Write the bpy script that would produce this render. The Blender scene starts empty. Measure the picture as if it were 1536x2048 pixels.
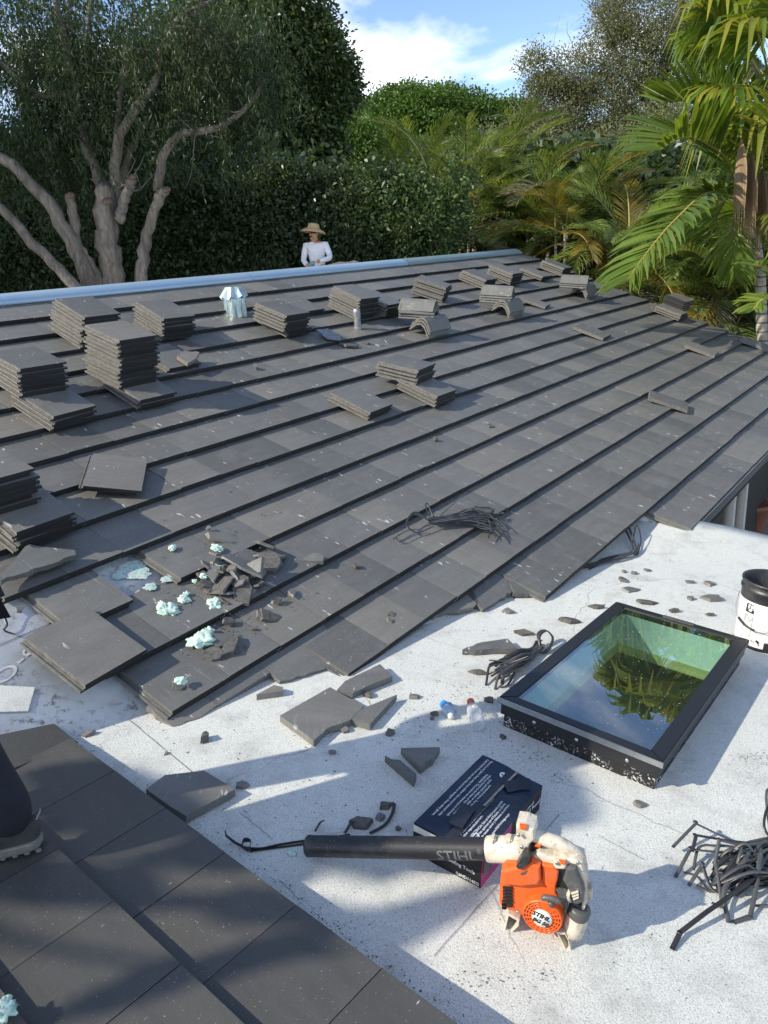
import bpy, bmesh, math, random
import numpy as np
from mathutils import Vector, Matrix, Euler, noise as mnoise

random.seed(11); rng = np.random.default_rng(7)
scene = bpy.context.scene
COL = scene.collection
def V(*a): return Vector(a)
def unit(v): v = Vector(v); return v.normalized()

# ------------------------------------------------------------------ camera
UP_C = unit((-.068, .942, .328))                       # gravity seen from the camera
XC = unit(Vector((1, 0, 0)) - UP_C * UP_C.x); YC = UP_C.cross(XC)
W = Matrix((XC, YC, UP_C))                             # camera axes -> world axes
CAM = V(0, 0, 4.5)
FPX = 1500.0
cam_d = bpy.data.cameras.new('camera'); cam = bpy.data.objects.new('camera', cam_d); COL.objects.link(cam)
cam.matrix_world = Matrix.Translation(CAM) @ W.to_4x4()
cam_d.sensor_fit = 'VERTICAL'; cam_d.sensor_height = 36.0; cam_d.lens = 36.0 * FPX / 2048.0
cam_d.clip_start = .05; cam_d.clip_end = 800
scene.camera = cam

# ------------------------------------------------------------------ light
SUN_EL, SUN_TRAVEL_AZ = math.radians(37), math.radians(20)
SUN_DIR = V(math.cos(SUN_EL) * math.cos(SUN_TRAVEL_AZ), math.cos(SUN_EL) * math.sin(SUN_TRAVEL_AZ), -math.sin(SUN_EL))
sun_d = bpy.data.lights.new('sun', 'SUN'); sun = bpy.data.objects.new('sun', sun_d); COL.objects.link(sun)
sun.rotation_euler = SUN_DIR.to_track_quat('-Z', 'Y').to_euler()
sun_d.energy = 3.3; sun_d.angle = math.radians(.53); sun_d.color = (1.0, .92, .76)

world = bpy.data.worlds.new('World'); scene.world = world; world.use_nodes = True
wn = world.node_tree; wn.nodes.clear()
def wnode(t, **k):
    n = wn.nodes.new(t)
    for a, b in k.items(): setattr(n, a, b)
    return n
sky = wnode('ShaderNodeTexSky', sky_type='NISHITA', sun_disc=False)
sky.sun_elevation = SUN_EL
sd = -SUN_DIR
sky.sun_rotation = math.atan2(sd.x, sd.y)
sky.air_density = .75; sky.dust_density = .1; sky.ozone_density = 1.6
geo = wnode('ShaderNodeTexCoord')
sep = wnode('ShaderNodeSeparateXYZ'); wn.links.new(geo.outputs['Generated'], sep.inputs[0])
mx = wnode('ShaderNodeMath', operation='MAXIMUM'); mx.inputs[1].default_value = .03; wn.links.new(sep.outputs[2], mx.inputs[0])
ad = wnode('ShaderNodeMath', operation='ADD'); ad.inputs[1].default_value = .12; wn.links.new(mx.outputs[0], ad.inputs[0])
dvx = wnode('ShaderNodeMath', operation='DIVIDE'); wn.links.new(sep.outputs[0], dvx.inputs[0]); wn.links.new(ad.outputs[0], dvx.inputs[1])
dvy = wnode('ShaderNodeMath', operation='DIVIDE'); wn.links.new(sep.outputs[1], dvy.inputs[0]); wn.links.new(ad.outputs[0], dvy.inputs[1])
cmb = wnode('ShaderNodeCombineXYZ'); wn.links.new(dvx.outputs[0], cmb.inputs[0]); wn.links.new(dvy.outputs[0], cmb.inputs[1])
cmap = wnode('ShaderNodeMapping'); cmap.inputs['Location'].default_value = (3.1, 1.35, .4); cmap.inputs['Rotation'].default_value = (0, 0, .5); cmap.inputs['Scale'].default_value = (1.0, .62, 1)
wn.links.new(cmb.outputs[0], cmap.inputs[0])
cno = wnode('ShaderNodeTexNoise'); cno.inputs['Scale'].default_value = .95; cno.inputs['Detail'].default_value = 9; cno.inputs['Roughness'].default_value = .55
cno.inputs['Distortion'].default_value = .25
wn.links.new(cmap.outputs[0], cno.inputs['Vector'])
crp = wnode('ShaderNodeValToRGB'); crp.color_ramp.elements[0].position = .50; crp.color_ramp.elements[1].position = .68
wn.links.new(cno.outputs[0], crp.inputs[0])
mixc = wnode('ShaderNodeMixRGB'); mixc.inputs[2].default_value = (8.2, 7.9, 7.6, 1)
wn.links.new(crp.outputs[0], mixc.inputs[0]); wn.links.new(sky.outputs[0], mixc.inputs[1])
bg = wnode('ShaderNodeBackground'); bg.inputs[1].default_value = .15
wn.links.new(mixc.outputs[0], bg.inputs[0])
wo = wnode('ShaderNodeOutputWorld'); wn.links.new(bg.outputs[0], wo.inputs[0])
vs = scene.view_settings
vs.view_transform = 'Standard'; vs.look = 'None'; vs.gamma = 1; vs.use_curve_mapping = False
vs.exposure = .74
scene.cycles.max_bounces = 8; scene.cycles.transparent_max_bounces = 12
scene.cycles.sample_clamp_indirect = 6

# ------------------------------------------------------------------ the planes of the place
def ray(x, y): return W @ V((x - 768) / FPX, (1024 - y) / FPX, -1)
T_N = unit((.2790902, -.21477941, .93593721)); T_U = unit((.609918112, .792464445, 0)); T_V = T_N.cross(T_U).normalized()
T_O = CAM + V(-1.33319039, 4.95494877, -1.17693366)     # on the lower edge of course 8
E_, W_, L_, TH = .343, .326, .42, .030                  # exposure, cover width, length, thickness of a tile
def on_tile(s, t, h=0): return T_O + T_U * s + T_V * t + T_N * h
def tile_pt(x, y, h=0):
    r = ray(x, y); return CAM + r * ((T_O + T_N * h - CAM).dot(T_N) / r.dot(T_N))
def st(p): d = p - T_O; return d.dot(T_U), d.dot(T_V)
F_N = unit((.09878, .02988, .99466)); F_O = CAM + F_N * -1.84
LIFT_C = None
def lift(p):
    if LIFT_C is None: return 0.0
    k = max(0.0, 1 - (p - LIFT_C).length / 1.35); return .135 * k * k * (3 - 2 * k)
def flat_pt(x, y, h=0):
    r = ray(x, y); q = CAM + r * ((F_O + F_N * h - CAM).dot(F_N) / r.dot(F_N))
    for _ in range(6): q = CAM + r * ((F_O + F_N * (h + lift(q)) - CAM).dot(F_N) / r.dot(F_N))
    return q
LIFT_C = flat_pt(1305, 1036) + V(.25, .1, 0)
G_N = unit(W @ V(.03769892, .9724468, .23005654)); G_O = CAM + G_N * -1.6
def fg_pt(x, y, h=0):
    r = ray(x, y); return CAM + r * ((G_O + G_N * h - CAM).dot(G_N) / r.dot(G_N))
def at_y(x, y, Y): r = ray(x, y); return CAM + r * (Y / r.y)

# ------------------------------------------------------------------ materials
def new_mat(name):
    m = bpy.data.materials.new(name); m.use_nodes = True
    nt = m.node_tree; b = nt.nodes['Principled BSDF']
    return m, nt, b
def N(nt, t, **k):
    n = nt.nodes.new(t)
    for a, b in k.items():
        if a in n.inputs.keys() if isinstance(a, str) and not hasattr(n, a) else False: n.inputs[a].default_value = b
        else: setattr(n, a, b)
    return n
def noise(nt, vec, scale, detail=3, rough=.55, dist=0):
    n = nt.nodes.new('ShaderNodeTexNoise'); n.inputs['Scale'].default_value = scale; n.inputs['Detail'].default_value = detail
    n.inputs['Roughness'].default_value = rough; n.inputs['Distortion'].default_value = dist
    if vec is not None: nt.links.new(vec, n.inputs['Vector'])
    return n.outputs[0]
def ramp(nt, fac, stops):
    n = nt.nodes.new('ShaderNodeValToRGB'); cr = n.color_ramp
    while len(cr.elements) < len(stops): cr.elements.new(.5)
    for e, (p, c) in zip(cr.elements, stops):
        e.position = p; e.color = (c, c, c, 1) if isinstance(c, (int, float)) else (*c, 1)
    nt.links.new(fac, n.inputs[0]); return n.outputs[0]
def mix(nt, fac, a, b, mode='MIX'):
    n = nt.nodes.new('ShaderNodeMixRGB'); n.blend_type = mode
    for i, v in ((0, fac), (1, a), (2, b)):
        if hasattr(v, 'is_linked'): nt.links.new(v, n.inputs[i])
        elif isinstance(v, (int, float)): n.inputs[i].default_value = v if i == 0 else (v, v, v, 1)
        else: n.inputs[i].default_value = (*v, 1)
    return n.outputs[0]
def math_(nt, op, a, b=0.0):
    n = nt.nodes.new('ShaderNodeMath'); n.operation = op
    for i, v in ((0, a), (1, b)):
        if hasattr(v, 'is_linked'): nt.links.new(v, n.inputs[i])
        else: n.inputs[i].default_value = v
    return n.outputs[0]
def bump(nt, b, h, strength, dist=.002):
    n = nt.nodes.new('ShaderNodeBump'); n.inputs['Strength'].default_value = strength; n.inputs['Distance'].default_value = dist
    nt.links.new(h, n.inputs['Height']); nt.links.new(n.outputs[0], b.inputs['Normal'])
def obj_vec(nt, rand=True, scale=None):
    tc = nt.nodes.new('ShaderNodeTexCoord'); v = tc.outputs['Object']
    if rand:
        oi = nt.nodes.new('ShaderNodeObjectInfo')
        c = nt.nodes.new('ShaderNodeVectorMath'); c.operation = 'SCALE'; c.inputs[0].default_value = (37.1, 91.7, 53.3)
        nt.links.new(oi.outputs['Random'], c.inputs['Scale'])
        a = nt.nodes.new('ShaderNodeVectorMath'); nt.links.new(v, a.inputs[0]); nt.links.new(c.outputs[0], a.inputs[1]); v = a.outputs[0]
    if scale:
        m = nt.nodes.new('ShaderNodeMapping'); m.inputs['Scale'].default_value = scale; nt.links.new(v, m.inputs[0]); v = m.outputs[0]
    return v
def rnd(nt):
    oi = nt.nodes.new('ShaderNodeObjectInfo'); g = nt.nodes.new('ShaderNodeNewGeometry')
    return math_(nt, 'FRACT', math_(nt, 'ADD', oi.outputs['Random'], g.outputs['Random Per Island']))

def plain(name, col, rough=.5, metal=0, spec=None, var=.12, scale=30, bumpy=.15):
    m, nt, b = new_mat(name); v = obj_vec(nt)
    n = noise(nt, v, scale, 4)
    c = mix(nt, ramp(nt, n, [(.3, 1 - var), (.7, 1 + var)]), (0, 0, 0), col, 'MIX')
    lo = tuple(x * (1 - var) for x in col); hi = tuple(min(1, x * (1 + var)) for x in col)
    c = mix(nt, ramp(nt, n, [(.3, 0.0), (.7, 1.0)]), lo, hi)
    nt.links.new(c, b.inputs['Base Color']); b.inputs['Roughness'].default_value = rough; b.inputs['Metallic'].default_value = metal
    if spec is not None: b.inputs['Specular IOR Level'].default_value = spec
    if bumpy: bump(nt, b, noise(nt, v, scale * 4, 3), bumpy, .001)
    return m

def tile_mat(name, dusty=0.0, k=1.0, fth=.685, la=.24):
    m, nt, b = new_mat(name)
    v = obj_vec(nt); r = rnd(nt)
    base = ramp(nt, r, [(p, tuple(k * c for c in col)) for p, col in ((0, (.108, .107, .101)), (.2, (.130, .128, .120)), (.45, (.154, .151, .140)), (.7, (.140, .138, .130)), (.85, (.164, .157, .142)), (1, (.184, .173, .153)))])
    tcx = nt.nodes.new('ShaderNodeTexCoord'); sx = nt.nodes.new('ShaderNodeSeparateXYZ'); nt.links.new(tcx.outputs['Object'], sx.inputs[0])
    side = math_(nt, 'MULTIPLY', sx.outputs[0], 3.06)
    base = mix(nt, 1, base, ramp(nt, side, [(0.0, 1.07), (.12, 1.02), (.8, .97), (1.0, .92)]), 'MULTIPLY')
    streak = noise(nt, obj_vec(nt, scale=(1.5, 7, 2)), 3, 4)
    base = mix(nt, .9, base, ramp(nt, streak, [(.25, .88), (.75, 1.12)]), 'MULTIPLY')
    grain = noise(nt, v, 420, 2, .6)
    base = mix(nt, .8, base, ramp(nt, grain, [(.3, .72), (.7, 1.28)]), 'MULTIPLY')
    dust = noise(nt, v, 4.2, 6, .65)
    base = mix(nt, math_(nt, 'MULTIPLY', ramp(nt, dust, [(.52, 0.0), (.8, 1.0)]), .26 + dusty), base, (.27, .265, .25))
    fl = noise(nt, obj_vec(nt, scale=(1, .28, 1)), 44, 2, .4)
    fl2 = noise(nt, v, 6, 2)
    flecks = math_(nt, 'MULTIPLY', ramp(nt, fl, [(fth, 0.0), (fth + .03, 1.0)]), ramp(nt, fl2, [(.50, 0.0), (.58, 1.0)]))
    base = mix(nt, math_(nt, 'MULTIPLY', flecks, .9), base, (.55, .55, .53))
    ln_ = noise(nt, obj_vec(nt, scale=(60, 1.6, 1)), 1.5, 3, .6); lp = noise(nt, v, 3.3, 3)
    lines = math_(nt, 'MULTIPLY', ramp(nt, ln_, [(.60, 0.0), (.68, 1.0)]), ramp(nt, lp, [(.50, 0.0), (.62, 1.0)]))
    base = mix(nt, math_(nt, 'MULTIPLY', lines, la), base, (.42, .42, .40))
    sp = noise(nt, v, 190, 1, .3)
    base = mix(nt, math_(nt, 'MULTIPLY', ramp(nt, sp, [(.755, 0.0), (.775, 1.0)]), .8 if la > .1 else .45), base, (.6, .6, .58))
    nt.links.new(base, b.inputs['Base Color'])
    rr = ramp(nt, dust, [(.3, .40), (.8, .62)]); nt.links.new(rr, b.inputs['Roughness'])
    b.inputs['Specular IOR Level'].default_value = .5
    hh = math_(nt, 'ADD', grain, math_(nt, 'MULTIPLY', noise(nt, v, 60, 3), 1.5))
    bump(nt, b, hh, .35, .0012)
    return m
M_TILE = tile_mat('concrete_tile'); M_TILE_NEAR = tile_mat('dark_concrete_tile', -.25, .52, .74, .05); M_BUTT = plain('shade_dark_tile_edge', (.014, .014, .014), .75)  # tile fronts: shadow of the gap below is put into the colour
M_TILE_DUSTY = tile_mat('dusty_concrete_tile', .6)
M_SHARD = plain('broken_concrete', (.105, .100, .093), .85, var=.4, scale=55, bumpy=.6)
M_RAW = plain('raw_concrete_edge', (.165, .157, .143), .9, var=.3, scale=40, bumpy=.5)

def granule_mat():
    m, nt, b = new_mat('white_granule_membrane')
    v = obj_vec(nt, False)
    big = noise(nt, v, 1.1, 5, .6)
    base = mix(nt, ramp(nt, big, [(.3, 0.0), (.7, 1.0)]), (.60, .61, .575), (.68, .69, .65))
    g = noise(nt, v, 230, 2, .7)
    base = mix(nt, 1, base, ramp(nt, g, [(.30, .50), (.46, .97), (.75, 1.22)]), 'MULTIPLY')
    g2 = noise(nt, v, 130, 2, .5)
    base = mix(nt, math_(nt, 'MULTIPLY', ramp(nt, g2, [(.66, 0.0), (.72, 1.0)]), .5), base, (.2, .21, .21))
    patch = noise(nt, v, 2.6, 4, .6)
    sc = noise(nt, v, 75, 3, .7)
    scf = math_(nt, 'MULTIPLY', ramp(nt, sc, [(.6, 0.0), (.68, 1.0)]), ramp(nt, patch, [(.54, 0.0), (.66, 1.0)]))
    base = mix(nt, math_(nt, 'MULTIPLY', scf, .72), base, (.085, .085, .085))
    dirt = noise(nt, v, 5, 6, .7)
    base = mix(nt, math_(nt, 'MULTIPLY', ramp(nt, dirt, [(.50, 0.0), (.74, 1.0)]), .62), base, (.33, .32, .30))
    wv = nt.nodes.new('ShaderNodeTexVoronoi'); wv.feature = 'DISTANCE_TO_EDGE'; wv.inputs['Scale'].default_value = .9
    dv = nt.nodes.new('ShaderNodeMixRGB'); dv.inputs[0].default_value = .12
    nz = nt.nodes.new('ShaderNodeTexNoise'); nz.inputs['Scale'].default_value = 4; nz.inputs['Detail'].default_value = 6; nt.links.new(v, nz.inputs['Vector'])
    nt.links.new(v, dv.inputs[1]); nt.links.new(nz.outputs[1], dv.inputs[2]); nt.links.new(dv.outputs[0], wv.inputs['Vector'])
    crack = math_(nt, 'MULTIPLY', ramp(nt, wv.outputs[0], [(0.0, 1.0), (.0035, 0.0)]), ramp(nt, big, [(.45, 0.0), (.55, .6)]))
    base = mix(nt, crack, base, (.2, .19, .18))
    nt.links.new(base, b.inputs['Base Color']); b.inputs['Roughness'].default_value = .9; b.inputs['Specular IOR Level'].default_value = .25
    bump(nt, b, math_(nt, 'ADD', g, g2), .7, .002)
    return m
M_FLAT = granule_mat()

def underlay_mat():
    m, nt, b = new_mat('white_underlay')
    v = obj_vec(nt, False)
    a = noise(nt, v, 3, 6, .65)
    base = mix(nt, ramp(nt, a, [(.3, 0.0), (.7, 1.0)]), (.45, .45, .45), (.66, .67, .68))
    d = noise(nt, v, 26, 5, .75); p = noise(nt, v, 4.5, 3)
    base = mix(nt, math_(nt, 'MULTIPLY', math_(nt, 'MULTIPLY', ramp(nt, d, [(.52, 0.0), (.62, 1.0)]), ramp(nt, p, [(.42, 0.0), (.6, 1.0)])), .8), base, (.12, .11, .10))
    o = noise(nt, v, 5.5, 4)
    base = mix(nt, ramp(nt, o, [(.66, 0.0), (.74, .5)]), base, (.45, .22, .13))
    nt.links.new(base, b.inputs['Base Color']); b.inputs['Roughness'].default_value = .55
    bump(nt, b, d, .3, .002)
    return m
M_UNDER = underlay_mat()

def leaf_mat(name, cols, trans=.35, rough=.45, patch=1.2):
    m, nt, b = new_mat(name)
    g = nt.nodes.new('ShaderNodeNewGeometry'); r = g.outputs['Random Per Island']
    k = len(cols) - 1
    c = ramp(nt, r, [(i / k, col) for i, col in enumerate(cols)])
    pv = noise(nt, obj_vec(nt, True), patch, 3)
    c = mix(nt, .8, c, ramp(nt, pv, [(.3, .72), (.7, 1.3)]), 'MULTIPLY')
    nt.links.new(c, b.inputs['Base Color']); b.inputs['Roughness'].default_value = rough; b.inputs['Specular IOR Level'].default_value = .4
    t = nt.nodes.new('ShaderNodeBsdfTranslucent'); nt.links.new(mix(nt, 1, c, (1.5, 1.35, .55), 'MULTIPLY'), t.inputs[0])
    ms = nt.nodes.new('ShaderNodeMixShader'); ms.inputs[0].default_value = trans
    out = nt.nodes['Material Output']
    nt.links.new(b.outputs[0], ms.inputs[1]); nt.links.new(t.outputs[0], ms.inputs[2]); nt.links.new(ms.outputs[0], out.inputs[0])
    return m
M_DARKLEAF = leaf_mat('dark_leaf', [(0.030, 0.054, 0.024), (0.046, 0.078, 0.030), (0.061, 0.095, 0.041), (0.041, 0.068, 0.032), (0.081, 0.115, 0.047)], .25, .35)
M_FICUS = leaf_mat('ficus_leaf', [(0.036, 0.062, 0.024), (0.054, 0.090, 0.031), (0.072, 0.114, 0.038), (0.108, 0.156, 0.054), (0.168, 0.216, 0.084)], .25, .3)
M_DROOP = leaf_mat('drooping_leaf', [(.022, .044, .016), (.032, .060, .022), (.046, .076, .028), (.065, .095, .038)], .3, .5)
M_HEDGE = leaf_mat('hedge_leaf', [(0.034, 0.065, 0.026), (0.054, 0.096, 0.034), (0.085, 0.139, 0.046), (0.155, 0.217, 0.078)], .25, .4)
M_GREEN = leaf_mat('green_leaf', [(.055, .115, .024), (.075, .145, .03), (.09, .17, .034), (.12, .205, .045)], .35, .45, .35)
M_LIME = leaf_mat('lime_leaf', [(.11, .17, .03), (.12, .17, .03), (.15, .19, .035), (.10, .15, .03)], .4, .5)
M_OAK = leaf_mat('grey_green_leaf', [(.10, .12, .052), (.13, .15, .062), (.155, .17, .078), (.22, .22, .13), (.13, .135, .08)], .3, .5, .6)
M_ARECA = leaf_mat('areca_leaf', [(.10, .165, .045), (.14, .21, .055), (.18, .245, .065), (.25, .29, .09)], .35, .4)
M_ARECA_Y = leaf_mat('yellowing_areca_leaf', [(.13, .15, .03), (.19, .17, .03), (.28, .19, .03), (.16, .14, .05)], .35, .45)
M_ARECA_D = leaf_mat('dry_areca_leaf', [(.20, .19, .12), (.25, .23, .15), (.16, .16, .09), (.28, .25, .18)], .3, .6)
M_PALM = leaf_mat('palm_leaf', [(.085, .155, .024), (.12, .19, .03), (.16, .225, .04), (.10, .165, .03)], .4, .32)
M_PALM_Y = leaf_mat('yellow_green_palm_leaf', [(.12, .20, .03), (.17, .24, .036), (.22, .275, .045), (.27, .26, .036), (.10, .175, .03), (.09, .16, .028)], .4, .35)
M_DEAD = leaf_mat('dead_palm_leaf', [(.30, .21, .13), (.37, .27, .18), (.26, .17, .10), (.42, .33, .23)], .15, .7)
M_RED = leaf_mat('red_leaf', [(.12, .02, .025), (.10, .05, .03), (.05, .06, .025), (.16, .04, .04)], .25, .5)

def bark_mat(name, a, b2, scale=9):
    m, nt, b = new_mat(name); v = obj_vec(nt, False, (1, 1, .22))
    n = noise(nt, v, scale, 6, .7, .6); n2 = noise(nt, v, scale * 5, 4, .6)
    c = mix(nt, ramp(nt, n, [(.3, 0.0), (.7, 1.0)]), a, b2)
    c = mix(nt, .8, c, ramp(nt, n2, [(.3, .55), (.7, 1.3)]), 'MULTIPLY')
    nt.links.new(c, b.inputs['Base Color']); b.inputs['Roughness'].default_value = .9
    bump(nt, b, math_(nt, 'ADD', n, n2), .9, .02); return m
M_BARK = bark_mat('grey_brown_bark', (.075, .063, .052), (.26, .225, .185), 6)
M_BARK_D = bark_mat('dark_bark', (.06, .05, .04), (.14, .115, .09))
M_BARK_G = bark_mat('grey_oak_bark', (.20, .18, .15), (.34, .31, .27))
M_CUT = plain('weathered_cut_wood', (.14, .095, .07), .85, var=.3)

def palm_trunk_mat():
    m, nt, b = new_mat('ringed_palm_trunk'); tc = nt.nodes.new('ShaderNodeTexCoord')
    w = nt.nodes.new('ShaderNodeTexWave'); w.bands_direction = 'Z'; w.inputs['Scale'].default_value = 2.2; w.inputs['Distortion'].default_value = .8; w.inputs['Detail'].default_value = 2
    nt.links.new(tc.outputs['Object'], w.inputs[0])
    n = noise(nt, tc.outputs['Object'], 18, 4)
    c = mix(nt, ramp(nt, w.outputs[1], [(.0, 0.0), (.14, 1.0)]), (.10, .09, .07), (.44, .39, .31))
    c = mix(nt, .7, c, ramp(nt, n, [(.3, .6), (.7, 1.25)]), 'MULTIPLY')
    nt.links.new(c, b.inputs['Base Color']); b.inputs['Roughness'].default_value = .8; bump(nt, b, w.outputs[1], .5, .01); return m
M_PTRUNK = palm_trunk_mat()

M_BLACKMETAL = plain('black_painted_aluminium', (.018, .019, .022), .35, var=.15, scale=60, bumpy=.05)
M_STEEL = plain('bare_aluminium', (.55, .55, .53), .35, 1.0, var=.12)
M_GALV = plain('galvanised_steel', (.50, .60, .60), .36, .8, var=.25, scale=14, bumpy=.08)
M_LEAD = plain('grey_lead_sheet', (.30, .31, .32), .55, .6, var=.45, scale=28, bumpy=.5)
def curb_mat():
    m, nt, b = new_mat('tarred_curb'); v = obj_vec(nt, False)
    n = noise(nt, v, 130, 2, .4); p = noise(nt, v, 14, 3)
    f = math_(nt, 'MULTIPLY', ramp(nt, n, [(.58, 0.0), (.62, 1.0)]), ramp(nt, p, [(.42, 0.0), (.6, 1.0)]))
    nt.links.new(mix(nt, f, (.012, .012, .013), (.6, .6, .6)), b.inputs['Base Color']); b.inputs['Roughness'].default_value = .75; bump(nt, b, p, .6, .01); return m
M_CURB = curb_mat()
def glass_pane_mat():
    m, nt, b = new_mat('tinted_skylight_glass')
    out = nt.nodes['Material Output']; nt.nodes.remove(b)
    tr = nt.nodes.new('ShaderNodeBsdfTransparent'); tr.inputs[0].default_value = (.66, .93, .84, 1)
    gl = nt.nodes.new('ShaderNodeBsdfGlossy'); gl.inputs['Roughness'].default_value = .012; gl.inputs[0].default_value = (.9, .97, 1, 1)
    lw = nt.nodes.new('ShaderNodeLayerWeight'); lw.inputs[0].default_value = .5
    f = math_(nt, 'MINIMUM', math_(nt, 'ADD', math_(nt, 'MULTIPLY', math_(nt, 'POWER', lw.outputs[1], 4.0), 1.5), .24), 1.0)
    ms = nt.nodes.new('ShaderNodeMixShader'); nt.links.new(f, ms.inputs[0]); nt.links.new(tr.outputs[0], ms.inputs[1]); nt.links.new(gl.outputs[0], ms.inputs[2])
    df = nt.nodes.new('ShaderNodeBsdfDiffuse'); df.inputs[0].default_value = (.75, .78, .8, 1)
    tc = nt.nodes.new('ShaderNodeTexCoord'); n = noise(nt, tc.outputs['Object'], 120, 1, .3); p = noise(nt, tc.outputs['Object'], 3, 3)
    d = math_(nt, 'MULTIPLY', ramp(nt, n, [(.74, 0.0), (.78, .6)]), ramp(nt, p, [(.35, .2), (.6, 1.0)]))
    d = math_(nt, 'ADD', d, .012)
    m2 = nt.nodes.new('ShaderNodeMixShader'); nt.links.new(d, m2.inputs[0]); nt.links.new(ms.outputs[0], m2.inputs[1]); nt.links.new(df.outputs[0], m2.inputs[2])
    nt.links.new(m2.outputs[0], out.inputs[0]); return m
M_GLASS = glass_pane_mat()
M_TRIMWOOD = plain('yellowed_trim_wood', (.42, .36, .16), .7)
M_SHAFT = plain('painted_shaft_wall', (.72, .74, .72), .8, var=.04)
M_RIDGE = None
def ridge_mat(name, ca, cb_):
    m, nt, b = new_mat(name); v = obj_vec(nt, False)
    n = noise(nt, v, 1.2, 3)
    c = mix(nt, ramp(nt, n, [(.35, 0.0), (.65, 1.0)]), ca, cb_)
    s = noise(nt, v, 34, 3)
    c = mix(nt, ramp(nt, s, [(.68, 0.0), (.73, .7)]), c, (.7, .72, .74))
    nt.links.new(c, b.inputs['Base Color']); b.inputs['Roughness'].default_value = .42; b.inputs['Metallic'].default_value = .35; return m
M_RIDGE = ridge_mat('blue_filmed_ridge_metal', (.36, .50, .64), (.43, .55, .65)); M_RIDGE_T = ridge_mat('grey_teal_ridge_metal', (.24, .33, .35), (.30, .38, .39))
M_WHITEWALL = plain('cream_stucco', (.62, .60, .54), .85, var=.06, scale=40)
M_SHADEWALL = plain('shade_dark_wall', (.05, .048, .045), .5)  # wall under the eave, its shade put into the colour
M_SOFFIT = plain('grey_soffit_board', (.13, .125, .115), .8)
M_WHITE = plain('white_paint', (.75, .75, .72), .6, var=.05)
M_FOAM = plain('mint_foam', (.56, .73, .62), .9, var=.25, scale=60, bumpy=1.0)
def smear_mat():
    m, nt, b = new_mat('foam_print'); v = obj_vec(nt, False); n = noise(nt, v, 34, 5, .7); q = noise(nt, v, 90, 2)
    c = mix(nt, ramp(nt, n, [(.42, 0.0), (.56, 1.0)]), (.50, .52, .50), (.46, .68, .60)); c = mix(nt, ramp(nt, q, [(.58, 0.0), (.66, .8)]), c, (.16, .16, .15))
    nt.links.new(c, b.inputs['Base Color']); b.inputs['Roughness'].default_value = .9; bump(nt, b, n, .8, .004); return m
M_SMEAR = smear_mat()
M_STRAP = plain('black_plastic_strap', (.028, .029, .031), .38, var=.3, scale=12, bumpy=.1)
M_STRAP_G = plain('grey_plastic_strap', (.075, .076, .078), .4, var=.3, scale=12, bumpy=.1)
M_ORANGE = None
def orange_mat(name, col, dirt=(.12, .07, .045), amt=.75):
    m, nt, b = new_mat(name); v = obj_vec(nt, False)
    n = noise(nt, v, 11, 5, .65); s = noise(nt, v, 190, 2, .5); p = noise(nt, v, 13, 3)
    c = mix(nt, math_(nt, 'MULTIPLY', ramp(nt, n, [(.5, 0.0), (.8, 1.0)]), amt * .6), col, tuple(x * .5 + .12 for x in col))
    c = mix(nt, math_(nt, 'MULTIPLY', math_(nt, 'MULTIPLY', ramp(nt, s, [(.62, 0.0), (.66, 1.0)]), ramp(nt, p, [(.45, 0.0), (.6, 1.0)])), amt), c, dirt)
    if amt > .9: c = mix(nt, math_(nt, 'MULTIPLY', ramp(nt, noise(nt, v, 17, 6, .75), [(.50, 0.0), (.68, 1.0)]), .75), c, (.27, .19, .12))
    nt.links.new(c, b.inputs['Base Color']); b.inputs['Roughness'].default_value = .42; return m
M_ORANGE = orange_mat('orange_plastic', (.76, .12, .014))
M_CREAM = orange_mat('dirty_cream_plastic', (.66, .60, .49), (.10, .065, .045), .95)
M_BLACKPL = orange_mat('dusty_black_plastic', (.022, .022, .024), (.12, .115, .11), .8)
M_GREYPL = orange_mat('dusty_grey_plastic', (.085, .085, .085), (.3, .28, .25), .7)
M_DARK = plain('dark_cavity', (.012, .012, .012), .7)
M_SEAM = plain('dirty_lap_line', (.16, .16, .16), .9, var=.5, scale=40)
M_INK = plain('black_ink', (.015, .015, .015), .6, var=0, bumpy=0)
M_INKW = plain('white_ink', (.72, .74, .78), .6, var=0, bumpy=0)
M_GREYINK = plain('grey_moulded_lettering', (.13, .13, .135), .5, var=0, bumpy=0)
M_NAVY = orange_mat('navy_printed_card', (.012, .020, .042), (.10, .10, .10), .5)
M_BLKCARD = plain('black_printed_card', (.010, .010, .012), .6)
M_MAGENTA = plain('magenta_printed_card', (.42, .05, .20), .6)
M_TAPE = plain('dark_packing_tape', (.028, .030, .04), .25, var=.2)
M_TAPEW = plain('worn_tan_tape', (.34, .30, .24), .4, var=.3)
M_SKIN = plain('skin', (.50, .25, .15), .5, var=.06)
M_SHIRT = plain('white_cotton', (.78, .78, .82), .85, var=.03, scale=16, bumpy=.3)
M_STRAW = plain('straw', (.55, .38, .19), .75, var=.22, scale=60, bumpy=.5)
M_GLOVE = plain('grey_glove', (.32, .34, .35), .8)
M_TEAL = plain('teal_rubber', (.03, .22, .27), .6)
M_HAIR = plain('black_hair', (.015, .012, .01), .6)
M_TROUSER = plain('navy_denim', (.012, .014, .022), .85, var=.25, scale=25, bumpy=.4)
M_SHOE = plain('dark_grey_suede', (.045, .045, .045), .8, var=.3)
M_SOLE = plain('grey_rubber_sole', (.20, .19, .17), .7, var=.2)
M_TERRA = plain('terracotta', (.30, .115, .07), .8, var=.15)
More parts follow.
